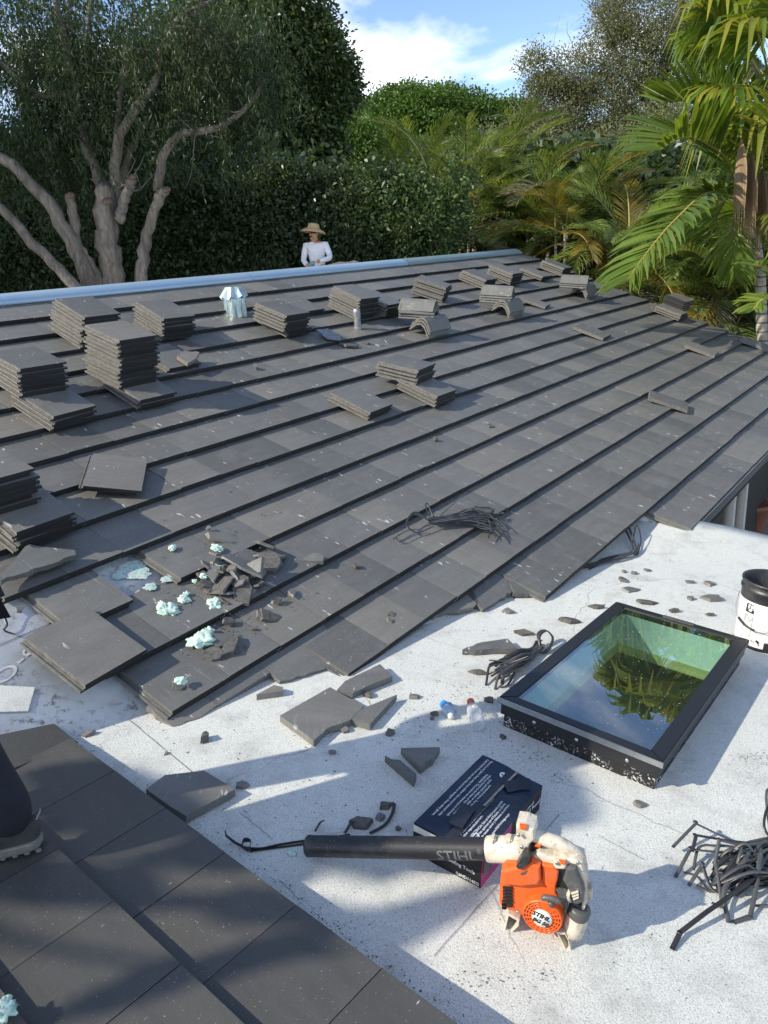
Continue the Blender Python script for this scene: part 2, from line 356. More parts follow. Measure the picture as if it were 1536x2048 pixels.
def clear_plastic(name, tint, k=.28):
    m, nt, b = new_mat(name); out = nt.nodes['Material Output']
    b.inputs['Base Color'].default_value = (*tint, 1); b.inputs['Roughness'].default_value = .12
    t = nt.nodes.new('ShaderNodeBsdfTransparent'); t.inputs[0].default_value = (.93, .95, .96, 1)
    lw = nt.nodes.new('ShaderNodeLayerWeight'); lw.inputs[0].default_value = .45
    f = math_(nt, 'ADD', math_(nt, 'MULTIPLY', lw.outputs[1], .6), k)
    ms = nt.nodes.new('ShaderNodeMixShader'); nt.links.new(f, ms.inputs[0]); nt.links.new(t.outputs[0], ms.inputs[1]); nt.links.new(b.outputs[0], ms.inputs[2])
    nt.links.new(ms.outputs[0], out.inputs[0]); return m
M_PET = clear_plastic('clear_plastic', (.75, .78, .8), .12)
M_PETB = clear_plastic('milky_plastic', (.6, .75, .85), .35)
M_CAPRED = plain('orange_red_cap', (.72, .13, .04), .45)
M_BLUE = plain('blue_label', (.04, .28, .65), .4)
def ground_mat():
    m, nt, b = new_mat('garden_ground'); v = obj_vec(nt, False)
    n = noise(nt, v, .6, 6); c = mix(nt, ramp(nt, n, [(.4, 0.0), (.6, 1.0)]), (.05, .065, .025), (.14, .12, .09))
    nt.links.new(c, b.inputs['Base Color']); b.inputs['Roughness'].default_value = 1; return m
M_GROUND = ground_mat()
M_PAVE = plain('stone_paving', (.24, .20, .16), .9, var=.25, scale=5)

# ------------------------------------------------------------------ object helpers
def link(name, mesh, parent=None, mat=None):
    o = bpy.data.objects.new(name, mesh); COL.objects.link(o)
    if mat is not None and mesh is not None:
        if isinstance(mat, (list, tuple)):
            for q in mat: mesh.materials.append(q)
        else:
            mesh.materials.clear(); mesh.materials.append(mat)
    if parent is not None: o.parent = parent
    return o
def tag(o, label=None, cat=None, group=None, kind=None):
    if label:
        o['label'] = label
        if len(label.split()) > 16: print('LONG', label)
    if cat: o['category'] = cat
    if group: o['group'] = group
    if kind: o['kind'] = kind
    return o
def thing(name, label, cat, group=None, mat4=None):
    o = bpy.data.objects.new(name, None); COL.objects.link(o); o.empty_display_size = .1
    if mat4 is not None: o.matrix_world = mat4
    return tag(o, label, cat, group)
def frame4(x, y, z, p):
    m = Matrix((x, y, z)).transposed().to_4x4(); m.translation = p; return m
def mesh_np(name, verts, faces4=None, faces3=None, smooth=False, mats=None):
    me = bpy.data.meshes.new(name); verts = np.asarray(verts, dtype=np.float32)
    me.vertices.add(len(verts)); me.vertices.foreach_set('co', verts.ravel())
    n4 = 0 if faces4 is None else len(faces4); n3 = 0 if faces3 is None else len(faces3)
    loops = []
    if n4: loops.append(np.asarray(faces4, dtype=np.int32).ravel())
    if n3: loops.append(np.asarray(faces3, dtype=np.int32).ravel())
    lo = np.concatenate(loops); me.loops.add(len(lo)); me.loops.foreach_set('vertex_index', lo)
    me.polygons.add(n4 + n3)
    st_ = np.concatenate([np.arange(n4) * 4, n4 * 4 + np.arange(n3) * 3]).astype(np.int32)
    me.polygons.foreach_set('loop_start', st_)
    if smooth: me.polygons.foreach_set('use_smooth', np.ones(n4 + n3, dtype=bool))
    if mats is not None: me.polygons.foreach_set('material_index', np.asarray(mats, dtype=np.int32))
    me.update(calc_edges=True); me.validate(); return me
def bm_mesh(bm, name, smooth=False):
    bmesh.ops.recalc_face_normals(bm, faces=bm.faces)
    me = bpy.data.meshes.new(name); bm.to_mesh(me); bm.free()
    if smooth:
        for p in me.polygons: p.use_smooth = True
    return me
def box_bm(bm, c, s, m=None, bev=0):
    r = bmesh.ops.create_cube(bm, size=1); vs_ = r['verts']
    for v in vs_: v.co = Vector((v.co.x * s[0] + c[0], v.co.y * s[1] + c[1], v.co.z * s[2] + c[2]))
    if bev:
        es = list({e for v in vs_ for e in v.link_edges}); rr = bmesh.ops.bevel(bm, geom=es, offset=bev, segments=2, affect='EDGES')
        vs_ = list({v for f in rr['faces'] for v in f.verts} | {v for v in vs_ if v.is_valid})
    if m is not None:
        for v in vs_:
            if v.is_valid: v.co = m @ v.co
    return vs_
def extrude_poly(bm, pts, z0, z1, m=None, inset=0, mi=0):
    """prism from a 2D outline (x, y) between z0 and z1"""
    a = [bm.verts.new((p[0], p[1], z0)) for p in pts]; b = [bm.verts.new((p[0], p[1], z1)) for p in pts]
    n = len(pts); fs = []
    for i in range(n): fs.append(bm.faces.new((a[i], a[(i + 1) % n], b[(i + 1) % n], b[i])))
    fs.append(bm.faces.new(b)); fs.append(bm.faces.new(a[::-1]))
    for f in fs: f.material_index = mi
    if m is not None:
        for v in a + b: v.co = m @ v.co
    return fs
def tube_np(paths, sides=8, cap=True):
    """paths: list of (points Nx3, radii N) -> verts, quads"""
    Vs, Fs, off = [], [], 0
    for P, R in paths:
        P = np.asarray(P, float); R = np.asarray(R, float); n = len(P)
        T = np.gradient(P, axis=0); T /= np.linalg.norm(T, axis=1)[:, None] + 1e-9
        ref = np.array([0, 0, 1.]) if abs(T[0][2]) < .9 else np.array([1., 0, 0])
        A = np.cross(T, ref); A /= np.linalg.norm(A, axis=1)[:, None] + 1e-9; B = np.cross(T, A)
        ang = np.linspace(0, 2 * np.pi, sides, endpoint=False)
        ring = P[:, None, :] + R[:, None, None] * (np.cos(ang)[None, :, None] * A[:, None, :] + np.sin(ang)[None, :, None] * B[:, None, :])
        Vs.append(ring.reshape(-1, 3))
        i, j = np.meshgrid(np.arange(n - 1), np.arange(sides), indexing='ij')
        q = np.stack([i * sides + j, i * sides + (j + 1) % sides, (i + 1) * sides + (j + 1) % sides, (i + 1) * sides + j], -1).reshape(-1, 4) + off
        Fs.append(q); off += n * sides
        if cap:
            Vs.append(P[[0, -1]]); c0, c1 = off, off + 1; off += 2
            jj = np.arange(sides); b0 = c0 - n * sides
            Fs.append(np.stack([np.full(sides, c0), b0 + (jj + 1) % sides, b0 + jj, np.full(sides, c0)], -1)[:, [0, 1, 2, 0]])
            e0 = c0 - sides
            Fs.append(np.stack([np.full(sides, c1), e0 + jj, e0 + (jj + 1) % sides, np.full(sides, c1)], -1)[:, [0, 1, 2, 0]])
    return np.concatenate(Vs), np.concatenate(Fs)
def tube_mesh(name, paths, sides=8, smooth=True, cap=True):
    v, f = tube_np(paths, sides, cap)
    tri = f[:, 0] == f[:, 3]
    return mesh_np(name, v, f[~tri] if (~tri).any() else None, f[tri][:, :3] if tri.any() else None, smooth)
def spline(pts, n=24):
    """Catmull-Rom through the points"""
    P = np.asarray(pts, float); P = np.vstack([2 * P[0] - P[1], P, 2 * P[-1] - P[-2]])
    out = []
    m = len(P) - 3
    for k in np.linspace(0, m - 1e-6, n):
        i = int(k); t = k - i; a, b, c, d = P[i:i + 4]
        out.append(.5 * (2 * b + (c - a) * t + (2 * a - 5 * b + 4 * c - d) * t * t + (3 * b - a - 3 * c + d) * t ** 3))
    return np.array(out)
def lathe_bm(bm, prof, seg=32, m=None, mi=0):
    rings = []
    for r, z in prof:
        rings.append([bm.verts.new((r * math.cos(2 * math.pi * k / seg), r * math.sin(2 * math.pi * k / seg), z)) for k in range(seg)])
    for a, b in zip(rings, rings[1:]):
        for k in range(seg):
            f = bm.faces.new((a[k], a[(k + 1) % seg], b[(k + 1) % seg], b[k])); f.material_index = mi; f.smooth = True
    if m is not None:
        for rg in rings:
            for v in rg: v.co = m @ v.co
    return rings
def text_mesh(body, size, bold=0.0, align='LEFT', depth=0.0):
    cu = bpy.data.curves.new('lettering', 'FONT'); cu.body = body; cu.size = size; cu.align_x = align; cu.offset = bold; cu.extrude = depth
    cu.resolution_u = 2
    o = bpy.data.objects.new('lettering', cu); COL.objects.link(o)
    dg = bpy.context.evaluated_depsgraph_get(); me = bpy.data.meshes.new_from_object(o.evaluated_get(dg))
    bpy.data.objects.remove(o); bpy.data.curves.remove(cu); return me
def texts_to_bm(bm, items):
    """items: (body, size, Matrix, bold)"""
    for body, size, m, bold in items:
        me = text_mesh(body, size, bold)
        me.transform(m); bm.from_mesh(me); bpy.data.meshes.remove(me)

def rect(bm, x0, y0, x1, y1):
    n = max(1, int(abs(x1 - x0) / .008))
    for k in range(n):
        xa, xb = x0 + (x1 - x0) * k / n, x0 + (x1 - x0) * (k + 1) / n
        bm.faces.new([bm.verts.new(p) for p in ((xa, y0, 0), (xb, y0, 0), (xb, y1, 0), (xa, y1, 0))])
def circ(bm, cx, cy, r, w, n=28):
    o = [bm.verts.new((cx + r * math.cos(2 * math.pi * k / n), cy + r * math.sin(2 * math.pi * k / n), 0)) for k in range(n)]
    i = [bm.verts.new((cx + (r - w) * math.cos(2 * math.pi * k / n), cy + (r - w) * math.sin(2 * math.pi * k / n), 0)) for k in range(n)]
    for k in range(n): bm.faces.new((o[k], o[(k + 1) % n], i[(k + 1) % n], i[k]))
def line(bm, a, b, w):
    a, b = Vector(a), Vector(b); d = (b - a).normalized(); nn = Vector((-d.y, d.x)) * w / 2
    bm.faces.new([bm.verts.new((p.x, p.y, 0)) for p in (a - nn, b - nn, b + nn, a + nn)])
# ------------------------------------------------------------------ ground
def quad_mesh(name, pts): return mesh_np(name, [tuple(p) for p in pts], [[0, 1, 2, 3]])
g = link('ground', quad_mesh('ground', [(-250, -150, 0), (250, -150, 0), (250, 400, 0), (-250, 400, 0)]), None, M_GROUND); tag(g, kind='structure')
pc = at_y(1492, 1060, 11.0); pc.z = .006
pv = link('patio', quad_mesh('patio', [(3.6, 4, .006), (9.5, 4, .006), (9.5, 11.8, .006), (3.6, 11.8, .006)]), None, M_PAVE); tag(pv, kind='structure')

# ------------------------------------------------------------------ flat roof with the skylight hole
SK_H = .145
sk = [flat_pt(x, y, SK_H) for x, y in ((997.5, 1393.8), (1231.9, 1202.5), (1500, 1279), (1325.6, 1523))]   # FL BL BR FR
SKC = (sk[0] + sk[1] + sk[2] + sk[3]) / 4
SKY_ = unit((sk[1] - sk[0]) + (sk[2] - sk[3])); SKX = unit(SKY_.cross(F_N)); SKY_ = F_N.cross(SKX)
SKW = ((sk[3] - sk[0]).dot(SKX) + (sk[2] - sk[1]).dot(SKX)) / 2; SKL = ((sk[1] - sk[0]).dot(SKY_) + (sk[2] - sk[3]).dot(SKY_)) / 2
SK_BASE = SKC - F_N * SK_H
def skp(a, b, h=0): return SK_BASE + SKX * a + SKY_ * b + F_N * h
hx, hy = SKW / 2 - .05, SKL / 2 - .05
# outline in skylight axes: far edge follows the roof end
def fcoord(p): d = p - SK_BASE; return d.dot(SKX), d.dot(SKY_)
edge_a = fcoord(flat_pt(1300, 1030)); edge_b = fcoord(flat_pt(1700, 1105))
sl = (edge_b[1] - edge_a[1]) / (edge_b[0] - edge_a[0])
xs = list(np.linspace(-5.5, -hx, 20)) + list(np.linspace(hx, 3.2, 16)); iH = 19
ys = list(np.linspace(-5.5, -hy, 10)) + [hy] ; jH = 9
fr = list(np.linspace(0, 1, 16))[1:]
def edge_y(x): return edge_a[1] + sl * (x - edge_a[0])
def lifted(p): return tuple(p + F_N * lift(p))
vv, ff = [], []
rows_y = [lambda x, y=y: y for y in ys] + [lambda x, k=k: hy + (edge_y(x) - hy) * k for k in fr]
for fy in rows_y:
    for x in xs: vv.append(lifted(skp(x, fy(x), 0)))
nx = len(xs)
for j in range(len(rows_y) - 1):
    for i in range(nx - 1):
        if i == iH and j == jH: continue
        ff.append([j * nx + i, j * nx + i + 1, (j + 1) * nx + i + 1, (j + 1) * nx + i])
k0 = len(vv); last = (len(rows_y) - 1) * nx
for x in xs:
    p = Vector(lifted(skp(x, edge_y(x), 0))); vv.append(tuple(p - F_N * .14))
for i in range(nx - 1): ff.append([last + i, last + i + 1, k0 + i + 1, k0 + i])
flat = link('flat_roof', mesh_np('flat_roof', vv, ff), None, M_FLAT); tag(flat, kind='structure')
# lap seams of the membrane sheets
def seam(p0, p1, w=.0022, n=14, wob=.002):
    p0, p1 = flat_pt(*p0, .003), flat_pt(*p1, .003); d = unit(p1 - p0); sd_ = F_N.cross(d)
    vs_, fs_ = [], []
    for i in range(n + 1):
        q = p0.lerp(p1, i / n) + sd_ * random.uniform(-wob, wob); ww = w * random.uniform(.5, 1.2)
        vs_ += [tuple(q - sd_ * ww / 2), tuple(q + sd_ * ww / 2)]
        if i: fs_.append([2 * i - 2, 2 * i, 2 * i + 1, 2 * i - 1])
    o = link('lap_seam', mesh_np('lap_seam', vs_, fs_), flat, M_SEAM); return o
for a, b in (((868, 1912), (1118, 1628)), ((480, 1625), (545, 1678)), ((190, 1380), (352, 1318)), ((1196, 1670), (1290, 1720)), ((560, 1760), (600, 1800)), ((236, 1420), (450, 1600))):
    seam(a, b)

# ------------------------------------------------------------------ the house with its big tiled slope
house = thing('house', 'low house with a broad dark grey tiled slope rising to a blue ridge', 'house')
S0, S1 = -5.05 * E_, 28.15 * E_
T_TOP = 8.3 * E_; T_BOT = -8 * E_
DECK = -.082
def deck_slab(sa, sb, ta, tb):
    return link('roof_deck', mesh_np('roof_deck', [tuple(on_tile(s, t, h)) for h in (DECK, DECK - .12) for s, t in ((sa, ta), (sb, ta), (sb, tb), (sa, tb))],
        [[0, 1, 2, 3], [7, 6, 5, 4], [0, 4, 5, 1], [1, 5, 6, 2], [2, 6, 7, 3], [3, 7, 4, 0]]), house, M_UNDER)
S_EAVE = st(tile_pt(1366, 1056))[0]
deck_slab(S0 - 4, S_EAVE + .02, -7 * E_ + .06, T_TOP); deck_slab(S_EAVE + .021, S1 - .01, T_BOT + .02, T_TOP)
p0, p1 = tile_pt(-30, 1302, DECK + .004), tile_pt(190, 1209, DECK + .004); q_ = T_N.cross(unit(p1 - p0)) * .003
link('underlay_lap', mesh_np('underlay_lap', [tuple(p) for p in (p0 - q_, p1 - q_, p1 + q_, p0 + q_)], [[0, 1, 2, 3]]), house, M_SEAM)
# far slope beyond the ridge
bs = V(-T_N.x, -T_N.y, T_N.z); bv = T_U.cross(bs).normalized()
r0, r1 = on_tile(S0 - 4, T_TOP + .05, -.06), on_tile(S1, T_TOP + .05, -.06)
bdir = unit(V(-(-T_V.x), T_V.y, 0)); bdir = unit(V(T_V.x, T_V.y, -T_V.z))
link('far_slope', quad_mesh('far_slope', [r1, r0, r0 + bdir * 5.5, r1 + bdir * 5.5]), house, M_UNDER)
def far_slope_pt(p):   # drop a point to the far slope
    nrm = T_U.cross(bdir).normalized(); nrm = -nrm if nrm.z < 0 else nrm
    return V(p.x, p.y, r0.z - (nrm.x * (p.x - r0.x) + nrm.y * (p.y - r0.y)) / nrm.z)

TILE_SEC = [(0, 0), (W_ - .0034, 0), (W_ - .0034, -.013), (W_ - .03, -.013), (W_ - .03, -TH), (-.026, -TH), (-.026, -.017), (-.019, -.017), (-.019, -.022), (-.011, -.022), (-.011, -.016), (0, -.016)]
def tile_mesh(name, width=1.0, jag=0):
    sec = [(x * width if x > 0 else x, z) for x, z in TILE_SEC]
    bm = bmesh.new(); n = len(sec)
    a = [bm.verts.new((x, .003 if z == 0 else 0, z)) for x, z in sec]
    b = [bm.verts.new((x, L_, z)) for x, z in sec]
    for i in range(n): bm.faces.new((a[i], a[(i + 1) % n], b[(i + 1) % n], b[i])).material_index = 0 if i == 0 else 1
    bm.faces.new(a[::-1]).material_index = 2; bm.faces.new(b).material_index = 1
    return bm_mesh(bm, name)
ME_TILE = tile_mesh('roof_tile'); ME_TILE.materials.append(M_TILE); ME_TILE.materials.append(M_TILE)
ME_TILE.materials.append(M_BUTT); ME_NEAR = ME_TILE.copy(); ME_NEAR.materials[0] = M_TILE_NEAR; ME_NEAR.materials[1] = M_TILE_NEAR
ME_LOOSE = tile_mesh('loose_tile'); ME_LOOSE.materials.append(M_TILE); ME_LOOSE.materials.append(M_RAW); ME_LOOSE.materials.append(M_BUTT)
TILT = math.atan(.036 / E_)
TY = (T_V * math.cos(TILT) - T_N * math.sin(TILT)).normalized(); TZ = T_U.cross(TY).normalized()
def row_t(i): return -(i - 8) * E_
GAPS = set()
cells = []
for i in range(1, 17):
    off = .35 if i % 2 == 0 else .02
    k = 0
    k0 = math.floor(S0 / W_ - off)
    s = (k0 + off) * W_
    j = 0
    while s < S1 - .02:
        w0, w1 = max(s, S0 - .02 if i < 12 else S0), min(s + W_, S1)
        cells.append((i, s, w0, w1)); s += W_
def px_of(p):
    q = W.transposed() @ (p - CAM); return 768 + FPX * q.x / -q.z, 1024 - FPX * q.y / -q.z, -q.z
sL11 = st(tile_pt(64, 1183))[0]; gapL, gapR = st(tile_pt(267, 1197.6))[0], st(tile_pt(365, 1158.6))[0]
s13 = st(tile_pt(340, 1419))[0]; s15 = st(tile_pt(1089, 1191))[0]; s14 = st(tile_pt(692, 1345))[0]; s16 = st(tile_pt(1330, 1052))[0]
s16c = st(tile_pt(1378, 1056))[0]
s10 = st(tile_pt(10, 1198))[0]
keep = []
for i, s, a, b in cells:
    if i <= 10: lo = s10
    elif i == 11: lo = sL11
    elif i == 12: lo = s13 - .05
    elif i == 13: lo = s13
    elif i == 14: lo = s14
    elif i == 15: lo = s15
    else: lo = s16 - .4
    keep.append((i, s, a, b, lo))
TILES = []
rows = {}
for i in range(1, 17):
    lo = {11: sL11, 12: s13 - .06, 13: s13, 14: s14, 15: s15, 16: s16c}.get(i, s10)
    s = lo; lst = []
    if i == 11:
        lst.append((sL11, gapL - sL11)); s = gapR
    first = {13: .31, 14: .29}.get(i)
    while s < S1 - .03:
        w = min(W_, S1 - s); lst.append((s, w)); s += W_
    rows[i] = lst
for i, lst in rows.items():
    for s, w in lst:
        p = on_tile(s + w / 2, row_t(i) + E_ / 2); x, y, z = px_of(p)
        if x < -140 or x > 1640: continue
        TILES.append((z, i, s, w))
TILES.sort()
def tile_matrix(i, s, jit=1.0):
    yaw = random.gauss(0, .0016) * jit; lift = random.gauss(0, .0010) * jit
    X = (T_U * math.cos(yaw) + TY * math.sin(yaw)); Yv = TZ.cross(X)
    return frame4(X, Yv, TZ, on_tile(s, row_t(i) + random.gauss(0, .0016) * jit, lift))
far_bm = bmesh.new(); narrow = {}
for idx, (z, i, s, w) in enumerate(TILES):
    m4 = tile_matrix(i, s)
    if abs(w - W_) > .004:
        key = round(w, 3)
        if key not in narrow:
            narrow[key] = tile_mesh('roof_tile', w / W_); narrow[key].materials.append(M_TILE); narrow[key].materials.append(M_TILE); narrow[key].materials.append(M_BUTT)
        me = narrow[key]
    else: me = ME_TILE
    if idx < 298:
        o = bpy.data.objects.new('roof_tile', me); COL.objects.link(o); o.parent = house; o.matrix_world = m4
    else:
        tmp = me.copy(); tmp.transform(m4); far_bm.from_mesh(tmp); bpy.data.meshes.remove(tmp)
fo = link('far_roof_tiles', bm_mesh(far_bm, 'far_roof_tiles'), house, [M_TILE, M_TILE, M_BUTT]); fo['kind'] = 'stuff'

# slab of any outline lying in a frame (broken and cut tiles)
def slab_mesh(name, pts, th=TH, rough_edge=.0, rag=()):
    """pts: outline in metres; rag: indices of edges that are broken and get jagged"""
    out = []
    n = len(pts)
    for k in range(n):
        a, b = Vector(pts[k]), Vector(pts[(k + 1) % n]); out.append((a, 0))
        if k in rag:
            d = b - a; nn = Vector((-d.y, d.x)).normalized() if d.length > 1e-6 else Vector((0, 0)); q = max(2, int(d.length / .03))
            for j in range(1, q): out.append((a + d * (j / q) + nn * random.uniform(-.010, .010), 1))
    bm = bmesh.new()
    top = [bm.verts.new((p.x, p.y, 0)) for p, r in out]
    bot = [bm.verts.new((p.x + (random.uniform(-.006, .006) if r else 0), p.y + (random.uniform(-.006, .006) if r else 0), -th)) for p, r in out]
    m = len(out); bm.faces.new(top)
    bm.faces.new(bot[::-1])
    for k in range(m): bm.faces.new((top[k], bot[k], bot[(k + 1) % m], top[(k + 1) % m]))
    return bm_mesh(bm, name)
def slab_on(name, px, plane, h, mat, parent=None, rag=(), th=TH, tilt=None):
    """a tile piece whose outline is given where it lies on a plane"""
    fn, Xa, Nn = {'tile': (tile_pt, T_U, TZ), 'flat': (flat_pt, V(1, 0, 0), F_N), 'fg': (fg_pt, V(1, 0, 0), G_N)}[plane]
    P = [fn(x, y, h) for x, y in px]; c = sum(P, V(0, 0, 0)) / len(P)
    if plane == 'tile': Nn = T_N
    X = unit(Xa - Nn * Xa.dot(Nn)); Y = Nn.cross(X)
    loc = [((p - c).dot(X), (p - c).dot(Y)) for p in P]
    area = sum(loc[k][0] * loc[(k + 1) % len(loc)][1] - loc[(k + 1) % len(loc)][0] * loc[k][1] for k in range(len(loc)))
    if area < 0:
        loc = loc[::-1]; n = len(loc); rag = tuple((n - 2 - r) % n for r in rag)
    o = link(name, slab_mesh(name, loc, th, rag=rag), parent, mat)
    m4 = frame4(X, Y, Nn, c)
    if tilt: m4 = m4 @ Euler(tilt).to_matrix().to_4x4()
    o.matrix_world = m4
    return o
# cut and broken tiles of the lowest courses, still laid
for px, h, rag in (
    ([(345, 1452), (292, 1413), (330, 1385), (432, 1398), (434, 1410), (400, 1435)], -.03, (5, 0)),
    ([(434, 1411), (405, 1390), (505, 1322), (540, 1345)], -.03, ()),
    ([(541, 1345), (510, 1325), (640, 1240), (700, 1320), (655, 1335), (585, 1358), (560, 1362)], -.03, (3, 4, 5)),
    ([(692, 1346), (660, 1330), (760, 1235), (830, 1245)], -.03, ()),
    ([(868, 1232), (852, 1222), (930, 1150), (958, 1205), (948, 1214), (905, 1220)], -.04, (3, 4, 5)),
    ([(966, 1219), (935, 1190), (990, 1130), (1028, 1175), (1012, 1192), (990, 1205)], -.04, (3, 4)),
    ([(1085, 1192), (1028, 1185), (1020, 1165), (1075, 1100), (1120, 1165)], -.03, (0,)),
):
    slab_on('cut_roof_tile', px, 'tile', h, M_TILE, house, rag)

# ridge metal, fascia, wall below the eave
def slab_box(name, pts, parent, mat):   # 8 corners
    o = link(name, mesh_np(name, [tuple(p) for p in pts], [[0, 1, 2, 3], [7, 6, 5, 4], [0, 4, 5, 1], [1, 5, 6, 2], [2, 6, 7, 3], [3, 7, 4, 0]]), parent, mat); return o
rt = T_TOP
def ridge_piece(s0, s1):
    prof = [(-.05, -.03), (-.05, .0), (.0, .008), (.012, .016), (.08, .018), (.12, .008)]
    vs_, fs_ = [], []
    for s in (s0, s1):
        for t, h in prof: vs_.append(tuple(on_tile(s, rt + t, h)))
    n = len(prof)
    for k in range(n - 1): fs_.append([k, n + k, n + k + 1, k + 1])
    return mesh_np('ridge_metal', vs_, fs_)
s = S1 - 3.5 - 3.054 * 4
while s < S1 - .02:
    e = min(s + 3.05, S1 - .02); link('ridge_metal', ridge_piece(s, e), house, M_RIDGE if e < S1 - 3.3 else M_RIDGE_T); s = e + .004
eav = T_BOT
slab_box('fascia_board', [on_tile(s, t, h) for h in (DECK - .12, DECK - .3) for s, t in ((s16 - .6, eav + .01), (S1, eav + .01), (S1, eav + .04), (s16 - .6, eav + .04))], house, M_SOFFIT)
slab_box('barge_board', [on_tile(s, t, h) for h in (DECK, DECK - .2) for s, t in ((S1 - .03, eav), (S1, eav), (S1, T_TOP), (S1 - .03, T_TOP))], house, M_SOFFIT)
# the wall runs 0.75 m behind the eave
hv = unit(V(T_V.x, T_V.y, 0))
def wall_pt(s, back, z): p = on_tile(s, eav) ; p = V(p.x, p.y, 0) + hv * back; return V(p.x, p.y, z)
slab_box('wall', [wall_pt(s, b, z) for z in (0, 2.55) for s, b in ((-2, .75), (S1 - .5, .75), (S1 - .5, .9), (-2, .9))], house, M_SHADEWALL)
slab_box('soffit', [wall_pt(s, b, z) for z in (2.17, 2.2) for s, b in ((-2, .05), (S1 - .05, .05), (S1 - .05, .75), (-2, .75))], house, M_SOFFIT)
slab_box('rear_wall', [wall_pt(s, b, z) for z in (0, 2.3) for s, b in ((S1 - .65, .9), (S1 - .5, .9), (S1 - .5, 9), (S1 - .65, 9))], house, M_WHITEWALL)
for px in (1447, 1472):
    r = ray(px, 1000); # post below the eave
    best = min((abs((px_of(wall_pt(s_ * .02, .35, 1.6))[0]) - px), s_ * .02) for s_ in range(0, 480))[1]
    slab_box('post', [wall_pt(best + a, .3 + b, z) for z in (0, 2.17) for a, b in ((-.05, -.05), (.05, -.05), (.05, .05), (-.05, .05))], house, M_WHITEWALL)

# ------------------------------------------------------------------ the tiled slope the camera stands on
fg = thing('lower_tiled_roof', 'dark tiled roof slope in the near left corner, half in shadow', 'roof')
gb = unit(W @ unit(V((2080 - 768) / FPX, (1024 - 720) / FPX, -1))); gb = unit(gb - G_N * gb.dot(G_N))
GY = -gb; GX = GY.cross(G_N).normalized()
gtilt = math.atan(.036 / E_); GY2 = (GY * math.cos(gtilt) - G_N * math.sin(gtilt)).normalized(); GZ2 = GX.cross(GY2).normalized()
g0 = fg_pt(451, 1703)
# GX must run along the courses; the joint line through g0
def fgs(p): return (p - g0).dot(GX), (p - g0).dot(GY)
for r_ in range(0, 6):
    off = (0, .2, 0, .2, 0, .2)[r_] * W_
    for k in range(-9, 10):
        p = g0 + GX * (k * W_ + off) + GY * (r_ * E_)
        c = p + GX * W_ / 2 + GY * L_ / 2
        if r_ == 0:
            x0, y0, z0 = px_of(p); x1, y1, z1 = px_of(p + GX * W_)
            if min(x0, x1) < 75 and z0 > 0: continue
        q = (c - CAM)
        if q.y < -1.2: continue
        yaw = random.gauss(0, .002)
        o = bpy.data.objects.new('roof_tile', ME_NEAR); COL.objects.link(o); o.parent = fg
        X = GX * math.cos(yaw) + GY2 * math.sin(yaw)
        o.matrix_world = frame4(X, GZ2.cross(X), GZ2, p + G_N * random.gauss(0, .001))
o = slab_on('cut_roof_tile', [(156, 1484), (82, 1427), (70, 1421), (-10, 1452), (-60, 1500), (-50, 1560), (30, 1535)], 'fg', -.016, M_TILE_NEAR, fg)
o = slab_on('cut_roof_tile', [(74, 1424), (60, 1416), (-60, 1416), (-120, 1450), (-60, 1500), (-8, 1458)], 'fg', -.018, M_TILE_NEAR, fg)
dkp = [g0 + GX * a + GY * b + G_N * -.075 for a, b in ((-2.6, .03), (3.2, .03), (3.2, 2.4), (-2.6, 2.4))]
link('roof_deck', mesh_np('roof_deck', [tuple(p) for p in dkp] + [tuple(p - G_N * .3) for p in dkp], [[0, 1, 2, 3], [0, 4, 5, 1], [1, 5, 6, 2], [2, 6, 7, 3], [3, 7, 4, 0]]), fg, M_SOFFIT)

# ------------------------------------------------------------------ loose tiles stacked on the slope
ORD = ['topmost', 'second', 'third', 'fourth', 'fifth', 'sixth', 'seventh', 'eighth', 'ninth', 'tenth', 'eleventh', 'twelfth', 'thirteenth']
def stack(px, n, desc, h0=0.0, yaw=0.0, tilt=0.0, corner='FL', mat=None, axis='v', wob=.006, wscale=1.0, step=.0325, single=None):
    """n tiles lying on each other; px = the front-left (or front-right) bottom corner of the lowest"""
    base = tile_pt(px[0], px[1], h0)
    Xd, Yd = (T_U, T_V) if axis == 'v' else (-T_V, T_U)
    cy, sy = math.cos(yaw), math.sin(yaw)
    X = Xd * cy + Yd * sy; Y = Yd * cy - Xd * sy
    Y2 = (Y * math.cos(tilt) - T_N * math.sin(tilt)); Z = X.cross(Y2).normalized()
    org = base - (X * W_ * wscale if corner == 'FR' else V(0, 0, 0)) + X * .0
    for k in range(n):
        pos = n - 1 - k                                      # 0 is the top one
        wx, wy, wyaw = random.gauss(0, wob), random.gauss(0, wob * 1.4), random.gauss(0, .018)
        if k == 0: wx = wy = 0
        Xk = X * math.cos(wyaw) + Y2 * math.sin(wyaw); Yk = Z.cross(Xk)
        o = bpy.data.objects.new('loose_tile', ME_LOOSE if mat is None else mat); COL.objects.link(o)
        m4 = frame4(Xk * wscale, Yk, Z, org + X * wx + Y2 * wy + Z * (TH + k * step))
        o.matrix_world = m4
        if n == 1: lab = single or desc
        elif pos == 0: lab = 'topmost tile of ' + desc
        elif k == 0: lab = 'lowest tile of ' + desc
        else: lab = ORD[pos] + ' tile from the top of ' + desc
        tag(o, lab, 'roof tile', 'loose roof tiles stacked on the slope')
a7 = lambda n: -math.atan(n * .0325 / .62)
stack((166.4, 697), 8, 'the stack just behind the tallest stack on the left')
stack((281, 818), 2, 'the low pair under the tallest stack')
stack((243.7, 777), 11, 'the tallest stack, left of the slope', h0=.065, tilt=.10)
stack((107.8, 861), 3, 'the low pile under the stack at the left edge', yaw=.05)
stack((46, 795), 6, 'the six high stack at the left edge', h0=.095, tilt=.12, yaw=-.04)
